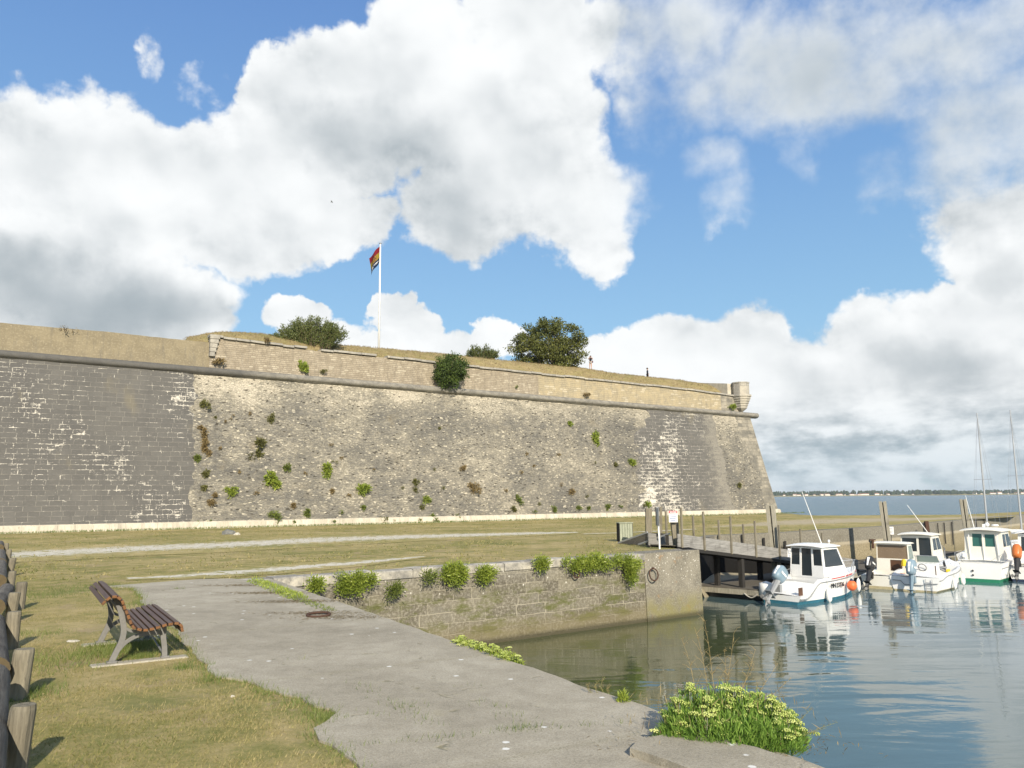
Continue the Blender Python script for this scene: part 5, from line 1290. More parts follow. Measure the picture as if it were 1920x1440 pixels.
# two sailing boats further along
def sailboat(a, p, label, L, top, Yadj=0):
    s_ = station(a, p); b = Boat('sailing_boat', label, 'sailing boat', s_, L, 2.4, lambda t: .7+.35*t**1.4, M_white, M_navy, well=(.08, .34)); b.rail(M_grey, 0, 1, .02, -.08)
    b.cabin(L*.36, L*.72, .75, 1.15, .7, .6, .5, sidew=((.2, .8, .88, 1.06, M_glass),), camber=.06, roof=(.0, .02, .02))
    mx = L*.55; mt = MB().tube([(mx, 0, .9), (mx, 0, top*.5), (mx-.02, 0, top)], [.065, .06, .035], 8).build('mast', M_galv, b.r)
    MB().tube([(mx-.06, 0, 1.75), (L*.1, 0, 1.85)], .045, 8).build('boom', M_galv, b.r); m = MB().tube([(mx-.15, 0, 1.88), (L*.12, 0, 1.98)], .11, 8); m.build('furled_sail', M_white, b.r)
    m = MB()
    for q in ((mx-.1, 1.0, .8), (mx-.1, -1.0, .8), (L*.98, 0, 1.05), (.05, 0, .72)): m.tube([(mx-.1, 0, top*.97), q], .008, 4)
    m.build('shrouds', M_galv, b.r); m = MB()
    m.tube([(mx-.05, .55, top*.55), (mx-.05, -.55, top*.55)], .016, 5); m.build('spreader', M_galv, mt)
p1_ = AT(1851, 985, 54.0); rel = Vector((p1_.x-9.9, p1_.y-36.4)); sailboat(rel.dot(hd)-6.6*.55, rel.dot(hp), 'sailing boat with a tall bare mast behind the boat with green doors', 6.6, 9.9)
p2_ = AT(1915, 985, 57.0); rel = Vector((p2_.x-9.9, p2_.y-36.4)); sailboat(rel.dot(hd)-6.9*.55, rel.dot(hp), 'sailing boat whose mast rises at the right edge of the photo', 6.9, 10.4)
# mooring lines from the pontoon cleats to the bows
def line(a, b, sag, lab):
    a, b = Vector(a), Vector(b); pts = [a.lerp(b, i/10)-Vector((0, 0, sag*4*(i/10)*(1-i/10))) for i in range(11)]; c = pts[0]
    o = MB().tube([p-c for p in pts], .016, 5).build('mooring_line', M_rope, loc=c); tag(o, lab, 'rope')
def on(b, x, y, z): return b.r.matrix_basis @ Vector((x, y, z))
bpy.context.view_layer.update()
line(on(b1, .4, 1.0, .42), (PC.x+hd.x*.5, PC.y+hd.y*.5, WZ+.55), .08, 'pale mooring line from the red striped boat to the pontoon end')
line(on(b2, .1, .9, .62), on(b1, 5.6, .3, 1.1), .25, 'slack mooring line between the red striped boat and the boat with the brown windscreen')
line(on(b4, 5.2, .5, .95), on(b3, .2, -.8, .8), .2, 'mooring line from the open boat to the cream cabin boat')
line(on(b5, .15, 1.1, .95), on(b4, 5.4, -.6, .98), .35, 'slack mooring line from the boat with green doors to the open boat')
# deck clutter
m = MB(); rnd = random.Random(12)
for k in range(4): m.torus((.9+.02*k, .35, .28+.03*k), .16-.01*k, .018)
m.build('coiled_rope', M_rope, b1.r)
MB().box((1.3, -.35, .36), (.38, .28, .26)).build('cool_box', M_steelblue, b1.r, bevel=.02)
MB().ball((2.2, .0, 1.0), .13, 8, 6, (1.4, 1, .8)).build('fuel_can', M_red, b3.r)
# ------------------------------------------------------------------ bench
BO = (G(215, 1247)+G(186, 1207))/2; BAX = Vector((-.52, .855)).normalized()
bench = thing('park_bench', 'wooden slatted park bench on grey cast iron legs facing the water', 'bench', BO, math.atan2(BAX.y, BAX.x)-math.pi)
# local: +x towards the camera end along the bench, +y the sitter's front
L2, FX = 1.12, .88
SL = [(-.165, .795, -52), (-.115, .842, -38), (-.045, .862, 0), (.012, .838, 38), (.055, .782, 66), (.078, .718, 72), (.108, .655, 72), (.134, .592, 72), (.160, .528, 72), (.196, .462, 55), (.27, .425, 20), (.345, .412, 5), (.42, .418, -4), (.495, .432, -10), (.57, .452, -14), (.645, .462, -4), (.72, .464, 12), (.775, .432, 52), (.792, .378, 76)]
FY_ = 1.0
def slat(i):
    y, z, a = SL[i]; m = MB(); m.box((0, 0, 0), (2*L2, .058, .036)); o = m.build('slat', M_slat, None, bevel=.005)
    o.data.materials.append(M_slatend)
    for p in o.data.polygons:
        if abs(p.normal.x) > .9: p.material_index = 1
    o.rotation_euler = (rad(-a), 0, 0); o.location = (0, y, z); return o
bk = MB(); bk.box((0, SL[6][0]-.045, SL[6][1]), (1.5, .02, .03), Matrix.Rotation(rad(-72), 3, 'X'))
back = bk.build('backrest', M_iron, bench); seatm = MB(); seatm.box((0, .42, .372), (1.5, .03, .02)); seat = seatm.build('seat', M_iron, bench)
for i in range(len(SL)): o = slat(i); o.parent = back if i < 10 else seat
def strip(pts, w, th, x):
    """flat cast bar: centre line in the y,z plane, width w in plane, thickness th along x"""
    P_ = [Vector((0, *p)) for p in pts]; V = []
    for i, p in enumerate(P_):
        t = (P_[min(i+1, len(P_)-1)]-P_[max(i-1, 0)]).normalized(); n = Vector((0, -t.z, t.y)); ww = w[i] if isinstance(w, (list, tuple)) else w
        for sx, sn in ((-1, -1), (1, -1), (1, 1), (-1, 1)): V.append(tuple(p+n*sn*ww/2+Vector((x+sx*th/2, 0, 0))))
    F = [(4*i+k, 4*i+(k+1) % 4, 4*i+4+(k+1) % 4, 4*i+4+k) for i in range(len(P_)-1) for k in range(4)]+[(3, 2, 1, 0), tuple(4*(len(P_)-1)+k for k in range(4))]
    return V, F
def smooth_pts(ps, n=4):
    out = []
    for i in range(len(ps)-1):
        p0, p1, p2, p3 = [Vector(ps[max(0, min(len(ps)-1, i+k))]) for k in (-1, 0, 1, 2)]
        for j in range(n): t = j/n; out.append(tuple(.5*((2*p1)+(-p0+p2)*t+(2*p0-5*p1+4*p2-p3)*t*t+(-p0+3*p1-3*p2+p3)*t**3)))
    return out+[tuple(ps[-1])]
for sx in (-FX, FX):
    m = MB(); m.add(*strip(smooth_pts([(-.02, .0), (.03, .12), (.09, .26), (.11, .40), (.085, .55), (.045, .70), (.0, .805)]), .072, .045, sx)); m.box((sx, -.01, .012), (.09, .13, .024)); m.build('leg', M_iron, bench, bevel=.005)
    m = MB(); m.add(*strip(smooth_pts([(.625, .0), (.615, .15), (.595, .28), (.60, .43)]), .068, .047, sx)); m.box((sx, .63, .012), (.09, .11, .024)); m.build('leg', M_iron, bench, bevel=.005)
    m = MB(); m.add(*strip(smooth_pts([(.055, .15), (.14, .245), (.27, .315), (.42, .338), (.585, .332)]), .05, .040, sx)); m.add(*strip(smooth_pts([(.115, .44), (.20, .385), (.32, .370), (.45, .375), (.60, .412), (.72, .424), (.765, .37)]), .036, .038, sx)); m.add(*strip(smooth_pts([(.05, .73), (.0, .81), (-.06, .815), (-.125, .77)]), .034, .038, sx)); m.build('frame', M_iron, bench, bevel=.004)
m = MB(); m.bar((-FX, .53, .30), (FX, .6, .06), .015, .015); m.bar((-FX, .6, .06), (FX, .53, .30), .015, .015); m.build('tie_rod', M_galv, bench)
for k, (sx, lab) in enumerate(((FX, 'concrete footing slab under the near end of the bench'), (-FX, 'concrete footing slab under the far end of the bench'))):
    mx = Matrix.Translation(BO) @ Matrix.Rotation(bench.rotation_euler.z, 4, 'Z')
    o = MB().box((0, .33, -.03), (.20, 1.18, .10)).build('footing_slab', M_kerb, bevel=.02); o.location = mx @ Vector((sx, 0, .0)); o.rotation_euler = (0, 0, bench.rotation_euler.z+.02); tag(o, lab, 'slab'); 
bench.location.z += .02

# ------------------------------------------------------------------ log barrier at the left
fn = thing('log_barrier', 'low barrier of dark logs held between short split posts along the grass', 'barrier', (0, 0, 0))
posts = []
for px, py, w in ((33, 1324, .19), (38, 1217, .21), (25, 1147, .19), (22.5, 1110, .19), (39, 1092, .20), (21, 1072, .16), (20, 1046, .18), (17, 1030, .17), (12.5, 1018, .17)):
    p = G(px, py, .52); p.z = 0; posts.append((p, w))
rnd = random.Random(11)
for i, (p, w) in enumerate(posts):
    n = 12; m = MB(); lean = Vector((rnd.uniform(.00, .10), rnd.uniform(-.05, .05), .52+rnd.uniform(-.01, .01))); rws = []
    for z, r in ((-.2, 1.0), (.2, 1.0), (.6, .98), (.93, .97), (1.0, .90)):
        rws.append([tuple(p+lean*z+Vector(((w/2*r)*math.cos(2*math.pi*k/n), (w/2*r)*max(-.75, math.sin(2*math.pi*k/n))*1.0, 0))) for k in range(n)])
    m.v = [q for r in rws for q in r]; m.f = [(a*n+k, a*n+(k+1) % n, (a+1)*n+(k+1) % n, (a+1)*n+k) for a in range(4) for k in range(n)]+[tuple((4*n+k) for k in range(n))]
    m.build('post', M_postwood, fn)
M_logend = mat('log_end_grain', lambda H: dict(col=H.mix(H.noise(H.obj, 14, 4, .6), (.13, .10, .055), (.07, .055, .035))), rough=.95, spec=.1)
def log(a, b, r):
    a, b = Vector(a), Vector(b); L = (b-a).length; n = 14; m = MB(); R_ = []; 
    for i in range(9):
        x = L*i/8; R_.append([(x, (r*(1+.07*fbm(x*.8, k*.5, r*50)))*math.cos(2*math.pi*k/n), (r*(1+.07*fbm(x*.8, k*.5+5, r*50)))*math.sin(2*math.pi*k/n)) for k in range(n)])
    m.v = [q for r_ in R_ for q in r_]; m.f = [(i*n+k, i*n+(k+1) % n, (i+1)*n+(k+1) % n, (i+1)*n+k) for i in range(8) for k in range(n)]+[tuple(reversed(range(n))), tuple(8*n+k for k in range(n))]
    o = m.build('log', M_logwood, fn, smooth='auto'); o.data.materials.append(M_logend)
    for p in o.data.polygons:
        if len(p.vertices) > 4: p.material_index = 1
    d = (b-a).normalized(); o.rotation_mode = 'QUATERNION'; o.rotation_quaternion = d.to_track_quat('X', 'Z'); o.location = a
off = Vector((-.14, -.20, 0)); fdir = (posts[3][0]-posts[0][0]).normalized()
def lp(p, k, z): q = p+off+fdir*k; q.z = z; return q
P_ = [p for p, w in posts]
log(lp(P_[0], -2.2, .31), lp(P_[1], -.55, .35), .15); log(lp(P_[1], -.12, .36), lp(P_[2], .35, .34), .145); log(lp(P_[3], -.45, .34), lp(P_[4], .35, .36), .14)
log(lp(P_[5], -.35, .36), lp(P_[6], .25, .34), .15); log(lp(P_[6], .55, .35), lp(P_[7], .8, .36), .145); log(lp(P_[8], -.4, .36), lp(P_[8], 3.2, .35), .15)

# ------------------------------------------------------------------ flag pole on the rampart
fp = AT(710.5, 640, 88.0); ft = AT(711.2, 457, 88.0); fl = thing('flag_pole', 'tall white flag pole standing on the grassy rampart', 'flag pole', (fp.x, fp.y, fp.z-2))
hh = ft.z-fp.z+2
MB().tube([(0, 0, 0), (0, 0, hh*.6), (0, 0, hh)], [.12, .105, .075], 10).build('pole', M_white, fl, smooth=True); MB().lathe([(.02, hh+.0), (.15, hh+.02), (.15, hh+.07), (.03, hh+.10)], (0, 0, 0), 10).build('cap', M_grey, fl)
def f_flag(H):
    u, v, _ = H.sep(H.uv); c = H.mix(H.ss(v, .665, .675), H.mix(H.ss(v, .335, .345), (.010, .022, .055), (.25, .18, .025)), (.16, .014, .02))
    n = H.noise(H.uv, 11, 3, .6); d = H.v('LENGTH', H.v('MULTIPLY', H.v('SUBTRACT', H.uv, (.55, .54, 0)), (3.6, 3.6, 0))); emb = H.m('MULTIPLY', H.ss(n, .46, .52), H.ss(d, 1.0, .8)); c = H.mix(emb, c, (.10, .03, .03))
    d2 = H.v('LENGTH', H.v('MULTIPLY', H.v('SUBTRACT', H.uv, (.80, .17, 0)), (6, 11, 0))); d3 = H.v('LENGTH', H.v('MULTIPLY', H.v('SUBTRACT', H.uv, (.38, .20, 0)), (4, 22, 0)))
    k = H.ss(H.noise(H.uv, 30, 2, .5), .46, .5); c = H.mix(H.m('MULTIPLY', k, H.m('MAXIMUM', H.ss(d2, 1, .85), H.ss(d3, 1, .85))), c, (.7, .7, .68))
    return dict(col=c)
M_flag = mat('flag_cloth', f_flag, rough=.85, spec=.1)
V, F, UV = [], [], []; nu, nv = 14, 16
for j in range(nv+1):
    for i in range(nu+1):
        u, v = i/nu, j/nv; x = -1.45*u*(.62+.18*v)-.12*u*u; dz = -1.45*u**1.1-.25*u*u*(1-v); V.append((x-.09+.05*math.sin(7*u+3*v), .28*math.sin(6.5*u+2*v)*u+.55*u, hh-.32-1.85*(1-v)+dz*.80)); UV.append((u, v))
for j in range(nv):
    for i in range(nu): a = j*(nu+1)+i; F.append((a, a+1, a+nu+2, a+nu+1))
mb = MB(); mb.v, mb.f = V, F; o = mb.build('flag', M_flag, None, uv=UV, smooth=True, loc=(fp.x, fp.y, fp.z-2)); tag(o, 'drooping red, yellow and navy flag with a dark emblem and white lettering', 'flag')
# gull far up in the sky
gp = AT(622, 379, 160.0); g = thing('bird', 'small dark bird gliding in front of the clouds', 'bird', gp)
m = MB(); m.tube([(-.28, 0, .0), (-.16, 0, .05), (.05, 0, .04), (.30, 0, -.02)], [.03, .085, .09, .02], 8); m.build('body', M_grey, g, smooth=True)
for sg in (1, -1): MB().grid([[(.14, sg*.04, .05), (.12, sg*.35, .16), (-.02, sg*.7, .10)], [(-.08, sg*.04, .05), (-.05, sg*.35, .15), (-.08, sg*.71, .095)]]).build('wing', M_grey, g)

# ------------------------------------------------------------------ people on the rampart
def skin_body(name, joints, edges, m, root=0):
    me = bpy.data.meshes.new(name); names = list(joints); me.from_pydata([joints[k][:3] for k in names], [(names.index(a), names.index(b)) for a, b in edges], [])
    o = bpy.data.objects.new(name, me); link(o); sk = o.modifiers.new('skin', 'SKIN'); sk.use_smooth_shade = True
    for i, k in enumerate(names): r = joints[k][3]; me.skin_vertices[0].data[i].radius = (r, r) if not isinstance(r, tuple) else r; me.skin_vertices[0].data[i].use_root = (i == root)
    ss = o.modifiers.new('sub', 'SUBSURF'); ss.levels = ss.render_levels = 1; dg = bpy.context.evaluated_depsgraph_get(); nm = bpy.data.meshes.new_from_object(o.evaluated_get(dg)); bpy.data.objects.remove(o)
    nm.name = name; nm.materials.clear(); nm.materials.append(m); nm.polygons.foreach_set('use_smooth', [True]*len(nm.polygons)); return link(bpy.data.objects.new(name, nm))
def person(label, foot, rz, H_, shirt, legs, hair, photo=False, skirt=None):
    k = H_/1.70; J = {'pelvis': (0, 0, .93, .115), 'waist': (0, 0, 1.06, .10), 'chest': (0, 0, 1.26, .125), 'neckb': (0, .0, 1.42, .065), 'neck': (0, .01, 1.47, .05), 'head': (0, .02, 1.58, .085), 'crown': (0, .01, 1.66, .06)}
    E_ = [('pelvis', 'waist'), ('waist', 'chest'), ('chest', 'neckb'), ('neckb', 'neck'), ('neck', 'head'), ('head', 'crown')]
    for n, sg in (('l', -1), ('r', 1)):
        if photo: arm = [('sh', .17, 0, 1.38, .055), ('el', .27, .20, 1.24, .042), ('wr', .10, .26, 1.50, .032), ('hand', .05, .25, 1.56, .038), ('tip', .02, .25, 1.61, .02)]
        else: arm = [('sh', .18, 0, 1.38, .058), ('el', .23, -.02, 1.12, .045), ('wr', .22, .08, .90, .034), ('hand', .21, .10, .83, .036), ('tip', .20, .11, .76, .02)]
        st = 0 if photo else sg*.14
        leg = [('hip', .09, 0, .88, .09), ('knee', .10, .02+st*.4, .48, .062), ('ank', .10, -.01+st, .09, .042), ('toe', .11, .13+st, .03, .032)]
        pr = 'chest'
        for (a, x, y, z, r) in arm: J[a+n] = (sg*x, y, z, r); E_.append((pr, a+n)); pr = a+n
        pr = 'pelvis'
        for (a, x, y, z, r) in leg: J[a+n] = (sg*x, y, z, r); E_.append((pr, a+n)); pr = a+n
    J = {a: (v[0]*k, v[1]*k, v[2]*k, v[3]*k) for a, v in J.items()}
    b = skin_body('person', J, E_, M_skin); b.location = foot; b.rotation_euler = (0, 0, rz); tag(b, label, 'person')
    def cloth(name, pick, m, grow):
        JJ = {a: (*J[a][:3], J[a][3]*grow) for a in pick}; EE = [e for e in E_ if e[0] in pick and e[1] in pick]; o = skin_body(name, JJ, EE, m); o.parent = b; return o
    cloth('shirt', ['chest', 'pelvis', 'waist', 'neckb', 'shl', 'ell', 'shr', 'elr']+([] if photo else ['wrl', 'wrr']), shirt, 1.16)
    if photo: cloth('shorts', ['pelvis', 'hipl', 'hipr'], legs, 1.22); sh_ = cloth('shorts_leg', [], legs, 1) if False else None
    else: cloth('trousers', ['pelvis', 'hipl', 'kneel', 'ankl', 'hipr', 'kneer', 'ankr'], legs, 1.16)
    cloth('shoes', ['ankl', 'toel'], M_cloth_black, 1.15); cloth('shoes', ['ankr', 'toer'], M_cloth_black, 1.15)
    h = MB(); h.ball((0, -.015*k, 1.615*k), .108*k, 10, 8, (.92, 1.0, 1.05)); 
    if photo: h.ball((0, -.075*k, 1.53*k), .075*k, 8, 6, (1, .7, 1.3))
    h.build('hair', hair, b, smooth=True); f = MB(); f.ball((-.03*k, .098*k, 1.60*k), .012, 6, 4); f.ball((.03*k, .098*k, 1.60*k), .012, 6, 4); f.build('eyes', M_black, b)
    f = MB(); f.ball((0, .115*k, 1.57*k), .016, 6, 4, (1, 1, 1.6)); f.build('nose', M_skin, b)
    return b
lf = AT(1107.5, 693.5, 92.5); w = person('woman in dark top and pale shorts holding a camera to her face on the rampart' if False else 'person in a dark top and pale shorts raising a camera to the face', lf, math.pi, 1.68, M_cloth_black, M_shorts, M_hair, True)
o = MB().box((0, .30, 1.60), (.13, .07, .09)).build('camera', M_black, None, bevel=.01); o.matrix_world = Matrix.Translation(lf) @ Matrix.Rotation(math.pi, 4, 'Z'); tag(o, 'small black camera held up in front of the face of the person on the rampart', 'camera')
o = MB().box((-.24, .03, .95), (.10, .26, .24)).build('bag', M_maroon, None, bevel=.03); MB().tube([(-.24, .0, 1.07), (-.1, .13, 1.3), (.14, .06, 1.46)], .012, 5).build('strap', M_maroon, o); o.matrix_world = Matrix.Translation(lf) @ Matrix.Rotation(math.pi, 4, 'Z'); tag(o, 'dark red shoulder bag hanging at the hip of the person with the camera', 'bag')
mf = AT(1214.5, 716, 97.0); person('person in dark clothes walking to the right behind the rampart crest', mf, -math.pi/2, 1.74, M_cloth_navy, M_cloth_black, M_hair, False)
o = MB().box((0, 0, .0), (1.1, .5, .22)).build('stone_block', M_coping, None, bevel=.03, loc=AT(1122, 696.5, 92.0)); tag(o, 'flat dark stone block on the rampart crest right of the person with a camera', 'stone')
# broken raised slab at the apron corner
def chunk(pts, z1, m, name, lab, cat):
    P_ = [G(*p, z1).xy for p in pts]; c = sum((Vector(p) for p in P_), Vector((0, 0)))/len(P_); P2 = rough_line(P_+[P_[0]], .09, .035, 4)[:-1]
    o = slab([tuple(p-c) for p in P2], .0, z1, m, name); o.location = (c.x, c.y, 0); return tag(o, lab, cat)
chunk([(1186, 1402), (1202, 1388), (1256, 1374), (1330, 1380), (1420, 1400), (1500, 1426), (1530, 1440), (1420, 1450), (1290, 1440)], .085, M_path, 'broken_slab', 'broken raised concrete slab at the apron corner in front of the flowering bush', 'slab')
# ------------------------------------------------------------------ vegetation
RG = np.random.default_rng(77)
def unit(a): return a/np.maximum(1e-9, np.linalg.norm(a, axis=1, keepdims=True))
def leaves(P, D, Nn, ln, wd_, tone, fold=.15):
    """P base points, D leaf directions, Nn approx normals -> V,F,tone: diamond leaves of two quads' worth (one quad)"""
    n = len(P); S_ = unit(np.cross(D, Nn)); ln = np.asarray(ln).reshape(-1, 1)*np.ones((n, 1)); w = np.asarray(wd_).reshape(-1, 1)*np.ones((n, 1))
    up = unit(np.cross(S_, D))
    a = P; b = P+D*ln*.45+S_*w*.5+up*ln*fold*.3; c = P+D*ln; d = P+D*ln*.45-S_*w*.5+up*ln*fold*.3
    V = np.stack([a, b, c, d], 1).reshape(-1, 3); F = np.arange(4*n).reshape(n, 4); return V, F, np.repeat(tone, 4)
class Veg:
    def __init__(s): s.V, s.F, s.T, s.n = [], [], [], 0
    def add(s, V, F, T): s.V.append(V); s.F.append(F+s.n); s.T.append(T); s.n += len(V)
    def build(s, name, m, parent=None):
        return raw_mesh(name, np.concatenate(s.V), np.concatenate(s.F), m, parent, {'tone': np.clip(np.concatenate(s.T), 0, 1)})
def clump(vg, c, r, n, ln, w, shell=.5, up=.25, tone0=.5, droop=0.0):
    """leafy ellipsoid clump"""
    c = np.array(c, float); r = np.array(r, float)*np.ones(3)
    d = unit(RG.normal(size=(n, 3))); rr = (shell+(1-shell)*RG.random((n, 1)))**.8
    rr = rr*(1+.22*np.sin(d[:, :1]*5+c[0]*3)*np.cos(d[:, 1:2]*6+c[2]*2)); P = c+d*r*rr
    D = unit(d*.7+RG.normal(size=(n, 3))*.75+np.array([0, 0, up-droop])); Nn = unit(d+RG.normal(size=(n, 3))*.5+np.array([0, 0, .4]))
    t = tone0+.30*RG.normal(size=n)*.6; vg.add(*leaves(P, D, Nn, ln*(.6+.8*RG.random(n)), w*(.6+.8*RG.random(n)), t))
# ---- holm oak on the bastion
def oak():
    uP, zP = PV(1028, 690, SETB+7); base = PP(uP, zP-1.0, 7.0); r = thing('holm_oak', 'rounded evergreen tree on the rampart beside the standing person', 'tree', base)
    D_ = base.y; k = D_/1500.0
    tr = MB(); R_ = random.Random(5); tips = []
    def limb(p, d, L, rad_, depth):
        pts = [p]; 
        for i in range(4):
            d = (d+Vector((R_.uniform(-.3, .3), R_.uniform(-.3, .3), R_.uniform(-.05, .22)))).normalized(); p = p+d*L/4; pts.append(p)
        tr.tube(pts, [rad_*(1-.13*i) for i in range(5)], 6); tips.append(p)
        if depth:
            for j in range(3): limb(pts[R_.choice((2, 3, 4))], (d+Vector((R_.uniform(-1, 1), R_.uniform(-.8, .8), R_.uniform(-.1, .6)))).normalized(), L*.68, rad_*.55, depth-1)
    for dx_ in (-.9, -.35, .25, .75, 1.1): limb(Vector((dx_*.25, 0, 0)), Vector((dx_, R_.uniform(-.5, .5), 1.0)).normalized(), 2.6, .17, 2)
    tr.build('trunk', M_bark, r, smooth=True)
    v = Veg(); W_, H_ = 145*k/2, 96*k; cz = 1.0
    cl = []
    for i in range(400):
        x, y, z = R_.uniform(-1, 1), R_.uniform(-1, 1), R_.uniform(-.06, 1)
        prof = (1-max(0, (z-.42)/.58)**2.3)**.5*(.90+.12*math.sin(9*z+3*x)) if z > .42 else .80+.36*z
        if (x*x+y*y*1.0) > prof*prof or (x*x+y*y) < (prof*.45)**2 and z < .7: continue
        cl.append((x*W_*1.03, y*W_*.85, cz-.2+z*H_))
    for c in cl: clump(v, c, (.72, .66, .50), 130, .22, .13, .2, .15, .42+.35*mnoise.noise(Vector(c)*.8)+.10)
    v.build('crown', L_oak, r); return r
oak()
def shrub_spiky(name, label, px, py, wpx, hpx, back, m, n=70, nl=60, ln=.16):
    u_, z_ = PV(px, py, SETB+back); b = PP(u_, z_-.2, back); r = thing(name, label, 'shrub', b); k = b.y/1500; W_, H_ = wpx*k/2, hpx*k
    st = MB(); v = Veg(); R_ = random.Random(px)
    for i in range(n):
        a = R_.uniform(-1, 1); L = H_*R_.uniform(.62, 1.12)*(1-.45*a*a); x0 = a*W_*.62+R_.uniform(-.2, .2); y0 = R_.uniform(-.9, .9); tip = Vector((x0+a*W_*.42+R_.uniform(-.3, .3), y0*1.5, L)); p0 = Vector((x0, y0, 0)); mid = p0.lerp(tip, .5)+Vector((-a*.15, 0, .15))
        pts = [p0, mid, tip]; st.tube(pts, [.03, .02, .008], 4, cap=False)
        t = RG.random((nl, 1))**.7; P = np.array(p0)*(1-t)**2+2*np.array(mid)*t*(1-t)+np.array(tip)*t*t+RG.normal(size=(nl, 3))*.10
        D = unit(np.array(tip-p0)[None]*.8/L+RG.normal(size=(nl, 3))*.55); v.add(*leaves(P, D, unit(RG.normal(size=(nl, 3))), ln*(.6+.8*RG.random(nl)), ln*.34, .40+.28*RG.random(nl)+.15*R_.uniform(-1, 1)))
    st.build('stems', M_bark, r); v.build('foliage', m, r); return r
shrub_spiky('tamarisk_shrub', 'wide feathery shrub on the rampart crest left of the flag pole', 583, 652, 124, 58, 2.6, L_tamarisk, 150, 150, .19)
shrub_spiky('tamarisk_shrub', 'low distant shrub peeping over the crest between the round bush and the oak', 902, 674, 58, 26, 6.5, L_tamarisk, 60, 80, .2)
shrub_spiky('dead_weed', 'wispy dry weed on the top of the left parapet', 128, 619, 26, 8, .3, L_brown, 10, 10, .12)
def round_bush():
    u_, z_ = PV(845, 694, SETB-1.2); b = PP(u_, z_, -1.2); r = thing('round_bush', 'dense round green bush growing out of the moulding of the rampart', 'bush', b); v = Veg(); k = b.y/1500; R_ = random.Random(2)
    for i in range(90):
        d = Vector((R_.gauss(0, 1), R_.gauss(0, 1), R_.gauss(0, 1))).normalized(); g_ = R_.uniform(.72, 1.2); c = Vector((d.x*28*k*g_, d.y*1.15, d.z*25*k*g_+(.12 if d.z > 0 else 0)*R_.random())); clump(v, c, R_.uniform(.28, .5), 70, .17, .10, .3, .15, .45+.3*mnoise.noise(c*1.2))
    for i in range(30): clump(v, (R_.uniform(-1, 1), R_.uniform(-.6, .9), R_.uniform(-.9, .9)), .5, 50, .17, .1, .1, .1, .3)
    v.build('foliage', L_bush, r); m = MB()
    for i in range(7): m.tube([(R_.uniform(-.3, .3), .9, -.6), (R_.uniform(-.8, .8), .2, R_.uniform(-.4, .5)), (R_.uniform(-1.2, 1.2), -.3, R_.uniform(-.6, 1.0))], [.06, .04, .015], 5)
    m.build('stems', M_bark, r)
round_bush()
# ---- weeds rooted in the rampart wall
def wall_tuft(px, py, r, m, label, hang=.2, tall=1.0, group=None, name='wall_weed', setb=None, cat='weed'):
    if setb is None: u_, v_ = WUV(px, py); p = WP(u_, v_, .05); nrm = wn
    else: u_, v_ = PV(px, py, setb); p = PP(u_, v_, setb-SETB); nrm = wn
    R = r*p.y/1500; n = int(60+24*r*tall) if r > 5 else 26+7*int(r); v = Veg()
    q = RG.normal(size=(n, 3)); q[:, 2] *= tall; dirs = unit(q+np.array(nrm)*1.0); rr = RG.random((n, 1))**.55
    # a few uneven lobes, thinning and hanging below
    nl = 3+int(RG.integers(0, 3)) if r > 5 else 2; lc = RG.normal(size=(nl, 3))*np.array([.42, .15, .40*tall]); ls = .35+.4*RG.random(nl); li = RG.integers(0, nl, n)
    P = (dirs*rr*np.array([1, .6, min(tall, 1.4)])*ls[li][:, None]+lc[li])*R*.95+np.array(nrm)*.03; P[:, 2] -= hang*R*rr[:, 0]*.8
    D = unit(dirs+RG.normal(size=(n, 3))*.5+np.array([0, 0, .35-hang])); ln = min(.34, .06+.28*R)
    v.add(*leaves(P, D, unit(RG.normal(size=(n, 3))+np.array(nrm)), ln*(.6+.8*RG.random(n)), ln*.42, .45+.25*RG.normal(size=n)*.8+.12*(rr[:, 0]-.5)))
    o = v.build(name, m); o.location = p; tag(o, label, cat, group); return o
